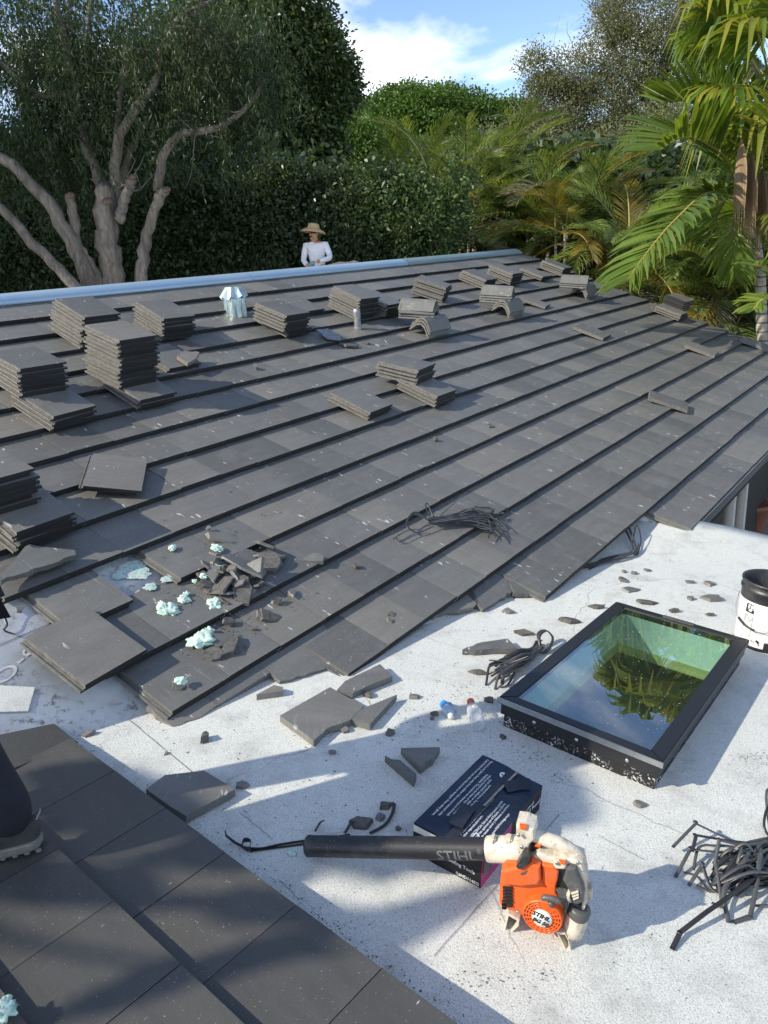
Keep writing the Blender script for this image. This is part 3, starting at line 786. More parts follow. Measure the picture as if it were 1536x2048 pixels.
stack((151, 1062), 4, 'the low pile by the triangular shard', corner='FR', yaw=.03)
stack((84, 1003), 6, 'the stack cropped at the lower left', h0=.13, corner='FR', tilt=.14)
stack((326.7, 682), 6, 'the stack left of the metal vent', yaw=-.05)
stack((338.5, 744.5), 1, '', single='dusty single tile carrying a small offcut, right of the tallest stack')
stack((576, 674), 2, 'the pair under the stack right of the metal vent')
stack((570, 664), 5, 'the stack right of the metal vent', h0=.07, tilt=.06)
stack((608, 629), 1, '', single='flat single tile lying behind the stack right of the metal vent')
stack((713, 639), 7, 'the seven high stack behind the short pipe', yaw=-.03)
stack((772, 634), 4, 'the low stack just right of the short pipe', yaw=.02)
stack((884.6, 605), 6, 'the narrow stack set askew below the ridge', yaw=.30, wscale=.78)
stack((966.7, 577.7), 4, 'the left of two stacks below the right ridge')
stack((1021, 570), 5, 'the right of two stacks below the right ridge')
stack((1083, 561), 2, 'the low pair near the right end of the ridge')
stack((1123, 552), 4, 'the stack farthest right below the ridge end')
stack((1357.6, 641.5), 3, 'the low pile on the right edge of the roof')
stack((1324, 612.5), 6, 'the stack turned sideways on the roof edge', axis='u', corner='FL', h0=.02, wob=.003)
stack((872, 814), 3, 'the lower pile in the middle of the slope')
stack((834.8, 769), 4, 'the upper pile in the middle of the slope', h0=.10, tilt=.17, yaw=.12)
stack((738.5, 839.5), 2, 'the thin scratched pair in the middle of the slope', yaw=.08)
stack((1206, 681), 1, '', single='broken single tile lying alone on the right part of the slope', yaw=.12)
stack((1428, 716), 1, '', single='single tile with a chipped edge near the right roof edge', yaw=.10)
stack((1374, 825), 1, '', single='single tile lying alone low on the right of the slope', yaw=.30, wscale=.8)
stack((1090, 618), 1, '', single='single tile beside the middle pile of ridge caps', yaw=.18, wscale=.75)
stack((1535, 703), 1, '', single='single tile cropped by the right edge of the picture', yaw=.1)

def by_corners(name, px, plane, h, label, tilt=None, mesh=None, group=None):
    """a whole loose tile from three of its corners: front-left, front-right, back-left"""
    fn, Nn = {'tile': (tile_pt, T_N), 'flat': (flat_pt, F_N)}[plane]
    a, b, c = [fn(*p, h) for p in px]
    X = unit(b - a); Y = Nn.cross(X)
    m4 = frame4(X, Y, Nn, a)
    if tilt: m4 = m4 @ Euler(tilt).to_matrix().to_4x4()
    o = link(name, mesh or ME_LOOSE); o.matrix_world = m4
    return tag(o, label, 'roof tile', group)
by_corners('loose_tile', ((166, 972), (276, 982), (190, 902)), 'tile', .05, 'whole tile lying twisted across two courses, half shaded by the cropped stack', tilt=(-.04, 0, 0))
by_corners('loose_tile', ((171, 1371), (298, 1297), (86, 1259)), 'tile', .045, 'large whole tile propped on the lowest courses beside the white underlay', tilt=(-.05, 0, 0))
# pieces of tile
def piece(px, plane, h, label, rag=(), mat=None, tilt=None, cat='tile fragment', th=TH, group='broken tile pieces'):
    o = slab_on('tile_fragment', px, plane, h, mat or M_TILE, None, rag, th, tilt); return tag(o, label, cat, group)
piece([(2, 1163), (4, 1150), (35, 1112), (50, 1093), (60, 1088), (75, 1092), (150, 1098), (152, 1108)], 'tile', .055, 'long triangular shard below the cropped stack on the left', (7,), tilt=(.0, .03, 0))
piece([(354, 712), (368, 701), (399, 704), (392, 717), (375, 726)], 'tile', .07, 'small offcut lying on the dusty single tile', (1,))
piece([(632, 661), (655, 657), (680, 668), (682, 679), (655, 678)], 'tile', .03, 'crumpled grey lead flashing sheet beside the short pipe', (0, 2), M_LEAD, (0.06, .05, 0), 'flashing', .006, None)
piece([(560, 1431), (660, 1374), (727, 1412), (700, 1440), (665, 1452), (628, 1481)], 'flat', .035, 'large broken tile lying on the white roof', (3, 4))
piece([(697, 1436), (722, 1418), (794, 1389), (740, 1448)], 'flat', .034, 'wedge shaped tile piece touching the large broken tile', ())
piece([(674, 1379), (690, 1362), (760, 1328), (785, 1352), (735, 1372), (705, 1385)], 'flat', .034, 'pale worn tile piece behind the large broken tile', (0, 4, 5), M_TILE_DUSTY)
piece([(925, 1299), (965, 1284), (1015, 1277), (1036, 1297), (990, 1297)], 'flat', .034, 'long flat triangular piece near the black straps by the skylight', (0, 4), M_TILE_DUSTY)
piece([(802, 1496), (880, 1494), (866, 1517), (842, 1535)], 'flat', .035, 'triangular tile piece left of the skylight, the right one of two', (2,))
piece([(770, 1511), (800, 1520), (833, 1548), (828, 1561)], 'flat', .032, 'thin triangular tile piece, the left one of two', (0, 2), M_TILE_DUSTY)
piece([(292, 1578), (330, 1550), (408, 1541), (470, 1578), (372, 1632), (340, 1612)], 'flat', .038, 'six sided cut tile tucked against the near tiled roof', ())
piece([(513, 1389), (548, 1370), (566, 1374), (565, 1382)], 'flat', .03, 'small triangular offcut under the lowest course', ())
M_GHOST = plain('grey_print', (.47, .47, .48), .6, var=.2)
for k, (x, y, a) in enumerate(((232, 1222, .05), (10, 1348, .06), (60, 1300, .04))):
    bm = bmesh.new(); circ(bm, 0, 0, a, a * .3, 26)
    for j in range(3): rect(bm, a * 1.3 + j * .05, -.01, a * 1.3 + j * .05 + .035, .012)
    for v in bm.verts: v.co.y *= .6
    o = link('printed_mark', bm_mesh(bm, 'printed_mark'), house, M_GHOST); o.matrix_world = frame4(T_U, T_V, T_N, tile_pt(x, y, DECK + .004)) @ Euler((0, 0, .35)).to_matrix().to_4x4()
o = slab_on('membrane_offcut', [(-30, 1369), (70, 1374), (56, 1422), (-30, 1424)], 'tile', DECK + .012, M_FLAT, None, (), .006); tag(o, 'grey white granulated membrane offcut at the left edge beside the near roof', 'membrane')
# smaller chips: (x, y, size in px, where, label)
CHIPS = [
 (445, 1078, 58, 'tile', .05, 'long narrow rib of broken tile above the rubble heap', (2.6, .55)),
 (436, 1107, 30, 'tile', .04, 'chip next to the mint foam at the top of the rubble heap', (1.4, .8)),
 (418, 1058, 12, 'tile', .03, 'pebble sized chip above the long rib', (1, 1)),
 (625, 1122, 34, 'tile', .05, 'ribbed chunk lying right of the rubble heap', (1.5, .9)),
 (540, 1235, 42, 'tile', .05, 'broad shard standing below the rubble heap', (1.2, 1)),
 (518, 1231, 22, 'tile', .05, 'pale stub leaning on the broad shard', (.7, 1.2)),
 (583, 1186, 22, 'tile', .05, 'pointed chip standing right of the rubble heap', (.7, 1.3)),
 (554, 1201, 20, 'tile', .04, 'square chip beside the pointed chip', (1.2, .8)),
 (460, 1302, 48, 'tile', .06, 'upright splinter of tile by the mint foam clump', (.7, 1.5)),
 (478, 1300, 34, 'tile', .05, 'blocky piece behind the upright splinter', (.8, 1.2)),
 (425, 1312, 40, 'tile', .04, 'rough slab piece left of the upright splinter', (1.3, .8)),
 (440, 1283, 44, 'tile', .04, 'ribbed strip lying under the mint foam clump', (2.2, .5)),
 (457, 1245, 28, 'tile', .04, 'flat chip above the mint foam clump', (1.5, .6)),
 (508, 1259, 14, 'tile', .03, 'tiny chip on the joint right of the foam clump', (1.5, .7)),
 (358, 1375, 30, 'tile', .05, 'upright shard with mint foam on its tip', (.8, 1.4)),
 (276, 1410, 34, 'flat', .03, 'rounded chunk at the end of the lowest course', (1.5, .9)),
 (127, 1437, 20, 'flat', .04, 'upright stub beside the near tiled roof', (.9, 1.2)),
 (178, 1470, 24, 'flat', .025, 'second stub along the near tiled roof', (1.4, .8)),
 (410, 1482, 26, 'flat', .02, 'thin sliver on the sunny white roof', (.8, 1.5)),
 (333, 1508, 11, 'flat', .02, 'crumb on the white roof near the shadow edge', (1, 1)),
 (486, 1574, 24, 'flat', .025, 'small block beside the six sided cut tile', (1.5, .7)),
 (722, 1650, 40, 'flat', .03, 'angular chip behind the blower nozzle', (1.8, .7)),
 (769, 1615, 24, 'flat', .03, 'upper of two square chips near the box', (1.2, .8)),
 (762, 1637, 26, 'flat', .035, 'lower of two square chips near the box', (.9, 1.1)),
 (784, 1609, 12, 'flat', .02, 'crumb beside the two square chips', (1, 1)),
 (796, 1658, 14, 'flat', .02, 'crumb lying right behind the nozzle', (1.3, .8)),
 (830, 1395, 26, 'flat', .025, 'flat oval chip left of the bottles', (1.7, .7)),
 (870, 1429, 20, 'flat', .035, 'dark nugget left of the crushed bottle', (1, 1.1)),
 (863, 1438, 12, 'flat', .02, 'crumb under the dark nugget', (1, 1)),
 (976, 1402, 22, 'flat', .025, 'oval chip between the bottles and the skylight', (1.6, .7)),
 (1004, 1475, 16, 'flat', .025, 'square crumb at the near corner of the skylight', (1.2, .9)),
 (690, 1463, 18, 'flat', .02, 'crumb right below the large broken tile', (1.2, .9)),
 (738, 1393, 22, 'flat', .025, 'pointed crumb between the pale piece and the wedge', (.8, 1.2)),
 (690, 1380, 22, 'flat', .03, 'lumpy crumb touching the pale worn piece', (1, 1)),
 (779, 1469, 18, 'flat', .02, 'crumb on open white roof above the triangular pieces', (1.4, .8)),
 (665, 1507, 16, 'flat', .02, 'crumb lying below the large broken tile', (1.4, .7)),
 (1016, 1226, 24, 'flat', .025, 'chip left of the far skylight corner', (1.4, .8)),
 (1140, 1244, 38, 'flat', .02, 'flat grey sliver left of the skylight', (1.8, .6)),
 (1045, 1266, 40, 'flat', .02, 'long grey sliver above the flat triangular piece', (2, .5)),
 (955, 1348, 26, 'flat', .02, 'thin sliver near the flat triangular piece', (2, .4)),
 (1263, 1181, 34, 'flat', .03, 'largest chip behind the skylight', (1.5, .8)),
 (1246, 1161, 24, 'flat', .03, 'cube shaped chip behind the skylight', (1.1, .9)),
 (1293, 1205, 40, 'flat', .03, 'slab chip close to the far skylight edge', (1.7, .7)),
 (1191, 1216, 28, 'flat', .02, 'flat chip beside the far left skylight corner', (1.8, .6)),
 (1294, 1142, 16, 'flat', .02, 'small crumb farthest behind the skylight', (1.2, .8)),
 (1417, 1170, 24, 'flat', .025, 'grey chip left of the bucket', (1.6, .8)),
 (1423, 1199, 34, 'flat', .02, 'dark ragged chip left of the bucket', (1.8, .7)),
 (1380, 1166, 16, 'flat', .02, 'small oval chip left of the grey chip', (1.6, .6)),
 (1382, 1199, 16, 'flat', .02, 'crumb left of the dark ragged chip', (1.4, .7)),
 (1420, 1231, 26, 'flat', .02, 'flat chip between the bucket and the skylight', (1.9, .5)),
 (1350, 1224, 22, 'flat', .02, 'oval chip at the far edge of the skylight', (1.8, .6)),
 (1279, 1611, 22, 'flat', .02, 'chip on white roof in front of the skylight', (1.5, .7)),
 (1248, 1145, 12, 'flat', .02, 'tiny crumb behind the cube shaped chip', (1, 1)),
 (1268, 1148, 12, 'flat', .02, 'tiny crumb right of the cube shaped chip', (1.4, .7)),
 (700, 692, 30, 'tile', .04, 'broken offcut below the lead flashing', (1.6, .7)),
 (733, 687, 14, 'tile', .03, 'pale sliver, first of three below the pipe', (1.6, .6)),
 (761, 692, 14, 'tile', .03, 'pale sliver, second of three below the pipe', (1.6, .7)),
 (774, 685, 12, 'tile', .03, 'pale sliver, third of three below the pipe', (1.2, .9)),
 (512, 737, 14, 'tile', .03, 'white splinter on the slope below the vent', (.8, 1.6)),
 (871, 879, 12, 'tile', .03, 'pebble on the middle of the slope', (1.3, .9)),
 (980, 853, 12, 'tile', .03, 'pebble on the slope right of the middle', (1.3, .9)),
 (712, 1134, 13, 'tile', .03, 'pebble on the slope below the strap bundle', (1.4, .8)),
 (38, 1220, 14, 'tile', -.05, 'round crumb on the white underlay', (1.2, .9)),
 (782, 1230, 14, 'tile', .03, 'dark crumb on the lowest full course', (1.4, .8)),
 (778, 1244, 14, 'tile', .03, 'dark crumb just under the other on the lowest full course', (.8, 1.3)),
]
HEAP = [(470, 1128, 46, 2), (500, 1140, 76, 3), (540, 1132, 54, 3), (450, 1142, 48, 1), (425, 1158, 30, 4), (440, 1172, 60, 2), (480, 1165, 40, 3), (505, 1150, 40, 5), (515, 1175, 34, 2), (484, 1190, 46, 2),
        (455, 1190, 26, 1), (410, 1170, 24, 1), (425, 1184, 22, 0), (495, 1116, 44, 2), (527, 1100, 34, 3), (520, 1116, 36, 1), (465, 1152, 26, 6), (440, 1156, 22, 4), (473, 1178, 24, 4), (498, 1186, 20, 1), (404, 1157, 20, 2), (415, 1145, 24, 4), (555, 1118, 30, 0), (450, 1205, 22, 0), (486, 1172, 18, 5), (435, 1140, 26, 6)]
def chip_mesh(px, py, size, asp, th, plane, seed):
    rr = random.Random(seed)
    fn = tile_pt if plane == 'tile' else flat_pt
    dist = (fn(px, py) - CAM).length; s = size / FPX * dist * (.78 if plane == 'flat' else .95)
    k = rr.choice((5, 5, 6, 7)); a0 = rr.uniform(0, 6.3); pts = []
    for i in range(k):
        a = a0 + 2 * math.pi * (i + rr.uniform(-.28, .28)) / k; q = rr.uniform(.30, .66)
        pts.append((math.cos(a) * s * q * asp[0] ** .6, math.sin(a) * s * q * asp[1] ** .6 * 1.25))
    bm = bmesh.new()
    t_ = min(th * rr.uniform(.6, 1.1), s * rr.uniform(.3, .6)) if max(asp) < 1.45 or asp[0] > 1 else min(th * 1.6, s)
    top = [bm.verts.new((x * rr.uniform(.82, .99), y * rr.uniform(.82, .99), t_ * rr.uniform(.8, 1.08))) for x, y in pts]
    bot = [bm.verts.new((x, y, 0)) for x, y in pts]
    bm.faces.new(top); bm.faces.new(bot[::-1])
    for i in range(k): bm.faces.new((top[i], bot[i], bot[(i + 1) % k], top[(i + 1) % k]))
    bmesh.ops.triangulate(bm, faces=bm.faces)
    return bm_mesh(bm, 'tile_chip'), s
def place_chip(px, py, size, plane, h, label, asp, seed, lift=0, group='tile chips scattered by the work', rot=None):
    me, s = chip_mesh(px, py, size * (1.2 if seed >= 300 else 1), asp, (.017 if seed >= 300 else .020), plane, seed)
    rr = random.Random(seed * 3 + 1)
    Nn = T_N if plane == 'tile' else F_N
    X = unit(V(1, 0, 0) - Nn * Nn.x); Y = Nn.cross(X)
    p = (tile_pt if plane == 'tile' else flat_pt)(px, py, h)
    m4 = frame4(X, Y, Nn, p + Nn * lift) @ Euler((rr.uniform(-.25, .25) if rot is None else rot[0], rr.uniform(-.25, .25) if rot is None else rot[1], rr.uniform(-.4, .4))).to_matrix().to_4x4()
    o = link('tile_chip', me, None, rr.choice((M_SHARD, M_SHARD, M_TILE, M_TILE_DUSTY))); o.matrix_world = m4
    return tag(o, label, 'tile chip', group)
for n_, (x, y, s, pl, th_, lab, asp) in enumerate(CHIPS):
    place_chip(x, y, s, pl, (-.014 if pl == 'tile' and y < 1215 else (-.018 if pl == 'tile' else 0)), lab, asp, 100 + n_)
HUSED = set()
HW = ['flat broken slab', 'ribbed lump', 'thin flake', 'dark wedge', 'pale chunk', 'small block', 'splintered piece', 'curved edge piece']
HP = ['at the top of the rubble heap', 'in the middle of the rubble heap', 'at the left side of the rubble heap', 'at the right side of the rubble heap', 'at the foot of the rubble heap']
HS = ['grey', 'dusty', 'sharp edged', 'rough']
for n_, (x, y, s, lv) in enumerate(HEAP):
    where = HP[0] if y < 1122 else HP[4] if y > 1183 else HP[2] if x < 440 else HP[3] if x > 505 else HP[1]
    for sx in HS + ['brown grey', 'half buried']:
        lab = f'{sx} {HW[n_ % 8]} {where}'
        if lab not in HUSED: break
    HUSED.add(lab)
    place_chip(x, y, s, 'tile', -.012, lab, (1.3, .8), 300 + n_, lv * .009, 'pieces in the rubble heap', (random.uniform(-.7, .7), random.uniform(-.6, .6)))
# crumbs nobody could count
cb = bmesh.new()
def crumbs(n, region, plane, smin, smax):
    for _ in range(n):
        x, y = region()
        p = (flat_pt if plane == 'flat' else tile_pt)(x, y, .002 if plane == 'flat' else -.014); s = random.uniform(smin, smax) * random.random() ** .7
        Nn = F_N if plane == 'flat' else T_N
        X = unit(V(random.uniform(-1, 1), random.uniform(-1, 1), 0)); X = unit(X - Nn * X.dot(Nn)); Y = Nn.cross(X)
        q = [p + X * s * random.uniform(.6, 1.1), p + Y * s * random.uniform(.5, 1), p - X * s * random.uniform(.6, 1.1), p - Y * s * random.uniform(.5, 1)]
        a = [cb.verts.new(v) for v in q]; t = cb.verts.new(p + Nn * s * .7)
        for i in range(4): cb.faces.new((a[i], a[(i + 1) % 4], t))
U = random.uniform
crumbs(420, lambda: (random.gauss(455, 75), random.gauss(1175, 62)), 'tile', .003, .011)
crumbs(330, lambda: (U(300, 1280), U(1390, 1700)), 'flat', .002, .006)
crumbs(500, lambda: (random.gauss(920, 110), random.gauss(1420, 45)), 'flat', .0015, .006)
crumbs(260, lambda: (U(900, 1450), U(1110, 1270)), 'flat', .002, .007)
crumbs(420, lambda: (lambda k: (100 + 800 * k + random.gauss(18, 14), 1452 + 590 * k + random.gauss(0, 10)))(random.random()), 'flat', .0015, .005)
crumbs(240, lambda: (U(700, 1500), U(1650, 2040)), 'flat', .0015, .004)
crumbs(300, lambda: (U(60, 900), U(1050, 1330)), 'tile', .0015, .005)
for (x, y, sx, sy, n) in ((1505, 1517, 26, 9, 160), (1065, 1512, 22, 8, 110), (1122, 1556, 14, 6, 70), (655, 1850, 40, 16, 120), (980, 1960, 60, 14, 110), (1090, 1950, 12, 6, 40), (245, 1445, 30, 14, 80), (1330, 1110, 60, 8, 70), (1440, 1085, 40, 6, 50), (600, 1600, 60, 20, 70)):
    crumbs(n, lambda: (random.gauss(x, sx), random.gauss(y, sy)), 'flat', .0012, .0045)
cr = link('tile_crumbs', bm_mesh(cb, 'tile_crumbs'), None, M_SHARD); tag(cr, kind='stuff')

# ------------------------------------------------------------------ mint foam
def foam(px, py, size, plane, h, label, squash=.5, seed=0, flat_=False):
    fn = tile_pt if plane == 'tile' else (flat_pt if plane == 'flat' else fg_pt); Nn = {'tile': T_N, 'flat': F_N, 'fg': G_N}[plane]
    p = fn(px, py, h); s = size / FPX * (p - CAM).length / 2 * .92; squash *= .62
    bm = bmesh.new(); bmesh.ops.create_icosphere(bm, subdivisions=4, radius=1)
    for v in bm.verts:
        d = v.co.copy(); k = 1 + .75 * mnoise.noise(d * 1.9 + Vector((seed * 7.1, 0, 0))) + .38 * mnoise.noise(d * 5 + Vector((0, seed * 3.3, 0))) + .16 * mnoise.noise(d * 13 + Vector((0, seed * 3.3, 0)))
        v.co = Vector((d.x * k * s, d.y * k * s * .8, max(-.15, d.z * k) * s * squash))
    me = bm_mesh(bm, 'foam_blob', True)
    X = unit(V(1, 0, 0) - Nn * Nn.x); o = link('foam_blob', me, None, M_FOAM); o.matrix_world = frame4(X, Nn.cross(X), Nn, p) @ Euler((0, 0, seed * 1.3)).to_matrix().to_4x4()
    return tag(o, label, 'foam', 'dried mint foam adhesive')
for k, (x, y, s, h, sq, lab) in enumerate([
    (429, 1210, 36, -.015, .55, 'bright mint foam lump right of the heap foot'), (337, 1218, 44, -.015, .5, 'double mint foam lump on the bare course'), (326, 1214, 22, -.01, .7, 'round nub of mint foam joined to the double lump'),
    (368, 1199, 24, -.015, .6, 'small mint foam scrap above the double lump'), (373, 1187, 12, -.01, .7, 'tiny mint foam crumb above the small scrap'), (345, 1096, 18, -.01, .7, 'mint foam crumb near the exposed underlay'),
    (434, 1097, 24, .012, .6, 'mint foam stuck on a chip at the top of the heap'), (405, 1278, 54, -.01, .5, 'long mint foam clump on the lowest courses'), (419, 1261, 18, -.01, .9, 'round mint foam ball above the long clump'),
    (362, 1362, 24, .02, .6, 'mint foam capping an upright shard'), (408, 1152, 18, .02, .8, 'mint foam on a shard left of the heap'), (440, 1130, 18, .035, .5, 'mint foam on a lump inside the heap'), (390, 1163, 12, -.01, .8, 'mint foam bead left of the heap')]):
    foam(x, y, s, 'tile', h, lab, sq, k + 1)
foam(2, 2022, 44, 'fg', .02, 'pale blue foam lump at the lower left edge of the picture', .7, 23)
foam(583, 1706, 18, 'flat', .002, 'flat mint smear beside the blower nozzle', .15, 31)
# foam smears left on the bared deck
for k, (x, y, a, b) in enumerate([(262, 1140, .10, .07), (285, 1150, .05, .035), (338, 1156, .055, .03), (300, 1174, .035, .028)]):
    bm = bmesh.new(); hh = DECK + .012 if k < 2 else -.028
    vs_ = []
    c = bm.verts.new((0, 0, .006))
    for i in range(18):
        an = i / 18 * 2 * math.pi; q = random.uniform(.75, 1.2); vs_.append(bm.verts.new((math.cos(an) * a * q, math.sin(an) * b * q, 0)))
    for i in range(18): bm.faces.new((c, vs_[i], vs_[(i + 1) % 18]))
    o = link('foam_smear', bm_mesh(bm, 'foam_smear', True), None, M_SMEAR); o.matrix_world = frame4(T_U, T_V, T_N, tile_pt(x, y, hh))
    tag(o, ['broad mint foam print on the bared underlay', 'small mint foam print beside the broad one', 'oval mint print beside the tile end', 'round mint print on the bare course'][k], 'foam', 'dried mint foam adhesive')

# ------------------------------------------------------------------ ridge cap tiles
def cap_mesh():
    prof = [(-.135, -.112), (-.055, -.022), (0, 0), (.055, -.022), (.135, -.112)]
    low = [(x * .97, z - .021) for x, z in prof]
    low[0] = (-.122, -.124); low[-1] = (.122, -.124)
    sec = prof + low[::-1]; n = len(sec); bm = bmesh.new()
    a = [bm.verts.new((x, 0, z)) for x, z in sec]; b = [bm.verts.new((x, .40, z)) for x, z in sec]
    for i in range(n): bm.faces.new((a[i], b[i], b[(i + 1) % n], a[(i + 1) % n]))
    for r_ in (a, b):
        for k in range(4): bm.faces.new((r_[k], r_[k + 1], r_[n - 2 - k], r_[n - 1 - k])).material_index = 1
    bm.faces.ensure_lookup_table()
    for i in (4, 9): bm.faces[i].material_index = 1
    return bm_mesh(bm, 'ridge_cap')
ME_CAP = cap_mesh(); ME_CAP.materials.append(M_TILE); ME_CAP.materials.append(M_RAW); ME_CAP2 = ME_CAP.copy(); ME_CAP2.materials.clear(); ME_CAP2.materials.append(M_TILE_DUSTY); ME_CAP2.materials.append(M_RAW)
def caps(px, n, along, h0, desc, me):
    """px: bottom middle of the end that faces the camera"""
    p = tile_pt(*px, h0)
    Nn = T_N if along == 'u' else unit(T_N * .45 + V(0, 0, 1))
    Y = T_U if along == 'u' else unit(V(-1, .34, 0) - Nn * V(-1, .34, 0).dot(Nn)); X = unit(Y.cross(Nn))
    for k in range(n):
        o = link('ridge_cap', me); yaw = random.gauss(0, .02); Xk = X * math.cos(yaw) + Y * math.sin(yaw)
        o.matrix_world = frame4(Xk, Nn.cross(Xk), Nn, p + Nn * (.126 + k * .030) + Y * random.gauss(0, .006))
        pos = n - 1 - k
        tag(o, f'{ORD[pos]} cap of the {desc}' if pos else f'topmost cap of the {desc}', 'ridge cap', 'angled ridge caps piled on the slope')
caps((838, 668), 3, 'u', 0, 'lower ridge cap pile right of the short pipe', ME_CAP)
caps((872, 640), 4, 'v', .13, 'upper ridge cap pile right of the short pipe', ME_CAP2)
caps((1000, 629), 3, 'u', 0, 'lower ridge cap pile in the middle of the three', ME_CAP)
caps((1024, 607), 4, 'v', .13, 'upper ridge cap pile in the middle of the three', ME_CAP2)
caps((1156, 593), 3, 'u', 0, 'lower ridge cap pile nearest the ridge end', ME_CAP)
caps((1174, 577), 3, 'v', .13, 'upper ridge cap pile nearest the ridge end', ME_CAP2)

# ------------------------------------------------------------------ vent and pipe
vp = tile_pt(472, 628, -.02)
vent = thing('roof_vent', 'shiny galvanised roof vent with a star shaped cap', 'vent', None, Matrix.Translation(vp))
bm = bmesh.new(); seg = 48
def star(k, n=8, amp=.16): return 1 + amp * math.cos(n * 2 * math.pi * k / seg)
rings = []
for r_, z, am in ((.105, -.03, .06), (.102, .03, .10), (.098, .13, .12), (.10, .175, .16), (.085, .185, .2)):
    rings.append([bm.verts.new((r_ * star(k, 8, am) * math.cos(2 * math.pi * k / seg), r_ * star(k, 8, am) * math.sin(2 * math.pi * k / seg), z)) for k in range(seg)])
for a, b in zip(rings, rings[1:]):
    for k in range(seg): bm.faces.new((a[k], a[(k + 1) % seg], b[(k + 1) % seg], b[k]))
link('body', bm_mesh(bm, 'vent_body', True), vent, M_GALV)
bm = bmesh.new(); n = 8; lo_, up_, top_ = [], [], []
for k in range(n * 2):
    a = math.pi * k / n; rr = .145 if k % 2 == 0 else .118; zz = .175 if k % 2 == 0 else .145
    lo_.append(bm.verts.new((rr * math.cos(a), rr * math.sin(a), zz)))
    rr2 = .082 if k % 2 == 0 else .070
    up_.append(bm.verts.new((rr2 * math.cos(a), rr2 * math.sin(a), .262)))
for k in range(n * 2): bm.faces.new((lo_[k], lo_[(k + 1) % (2 * n)], up_[(k + 1) % (2 * n)], up_[k]))
bm.faces.new(up_)
link('cap', bm_mesh(bm, 'vent_cap'), vent, M_GALV)
bm = bmesh.new(); lathe_bm(bm, [(.24, -.045), (.15, -.03), (.11, .0)], 32)
o = link('flashing', bm_mesh(bm, 'vent_flashing', True), vent, M_LEAD); o.rotation_euler = T_N.to_track_quat('Z', 'Y').to_euler()
pp = tile_pt(716, 659, -.03)
pipe = thing('vent_pipe', 'short lead wrapped vent pipe standing among the stacks', 'pipe', None, Matrix.Translation(pp))
bm = bmesh.new(); lathe_bm(bm, [(.037, -.03), (.036, .1), (.038, .17), (.037, .215), (.031, .216), (.030, .12), (0.0, .12)], 20)
for v in bm.verts: v.co.x += .002 * math.sin(v.co.z * 90); v.co.y += .002 * math.cos(v.co.z * 70)
link('sleeve', bm_mesh(bm, 'pipe_sleeve', True), pipe, M_LEAD)
bm = bmesh.new(); lathe_bm(bm, [(.15, -.03), (.06, -.015), (.038, .0)], 24); o = link('flashing', bm_mesh(bm, 'pipe_flashing', True), pipe, M_LEAD); o.rotation_euler = T_N.to_track_quat('Z', 'Y').to_euler()

# ------------------------------------------------------------------ skylight
SM = frame4(SKX, SKY_, F_N, SK_BASE)
skyl = thing('skylight', 'black framed glass skylight on a tarred curb, palm fronds mirrored in its pane', 'skylight', None, SM)
w2, l2 = SKW / 2, SKL / 2
def frame_bar(name, pts, z0, z1, mat):
    bm = bmesh.new(); extrude_poly(bm, pts, z0, z1)
    bmesh.ops.recalc_face_normals(bm, faces=bm.faces)
    bmesh.ops.bevel(bm, geom=[e for e in bm.edges if e.calc_length() > .05], offset=.003, segments=2, affect='EDGES')
    return link(name, bm_mesh(bm, name), skyl, mat)
fw = .062
frame_bar('frame_bar', [(-w2, -l2), (w2, -l2), (w2 - fw, -l2 + fw * .8), (-w2 + fw, -l2 + fw * .8)], SK_H - .034, SK_H, M_BLACKMETAL)
frame_bar('frame_bar', [(w2, -l2), (w2, l2), (w2 - fw, l2 - fw * .7), (w2 - fw, -l2 + fw * .8)], SK_H - .034, SK_H, M_BLACKMETAL)
frame_bar('frame_bar', [(w2, l2), (-w2, l2), (-w2 + fw, l2 - fw * .7), (w2 - fw, l2 - fw * .7)], SK_H - .034, SK_H, M_BLACKMETAL)
frame_bar('frame_bar', [(-w2, l2), (-w2, -l2), (-w2 + fw, -l2 + fw * .8), (-w2 + fw, l2 - fw * .7)], SK_H - .034, SK_H, M_BLACKMETAL)
link('glass_pane', quad_mesh('glass_pane', [(-w2 + fw - .004, -l2 + fw * .8 - .004, SK_H - .006), (w2 - fw + .004, -l2 + fw * .8 - .004, SK_H - .006), (w2 - fw + .004, l2 - fw * .7 + .004, SK_H - .006), (-w2 + fw - .004, l2 - fw * .7 + .004, SK_H - .006)]), skyl, M_GLASS)
bm = bmesh.new(); box_bm(bm, (0, -l2 - .0035, SK_H - .013), (SKW + .008, .004, .024)); link('trim_strip', bm_mesh(bm, 'trim_strip'), skyl, M_STEEL)
def ring_wall(name, a, b, t, z0, z1, mat):
    for pts in ([(-a, -b), (a, -b), (a - t, -b + t), (-a + t, -b + t)], [(a, -b), (a, b), (a - t, b - t), (a - t, -b + t)], [(a, b), (-a, b), (-a + t, b - t), (a - t, b - t)], [(-a, b), (-a, -b), (-a + t, -b + t), (-a + t, b - t)]):
        bm = bmesh.new(); extrude_poly(bm, pts, z0, z1); link(name, bm_mesh(bm, name), skyl, mat)
ring_wall('counter_flashing', w2 - .010, l2 - .010, .02, .062, SK_H - .036, M_BLACKMETAL)
ring_wall('curb_wall', w2 - .022, l2 - .022, .028, -.02, .061, M_CURB)
for a in (-.52, .02, .62):
    bm = bmesh.new(); lathe_bm(bm, [(.0085, 0), (.0085, .002), (.006, .005), (0, .006)], 12, Matrix.Translation((a * w2, -l2 + .010, .085)) @ Euler((math.pi / 2, 0, 0)).to_matrix().to_4x4())
    link('screw', bm_mesh(bm, 'screw', True), skyl, M_STEEL)
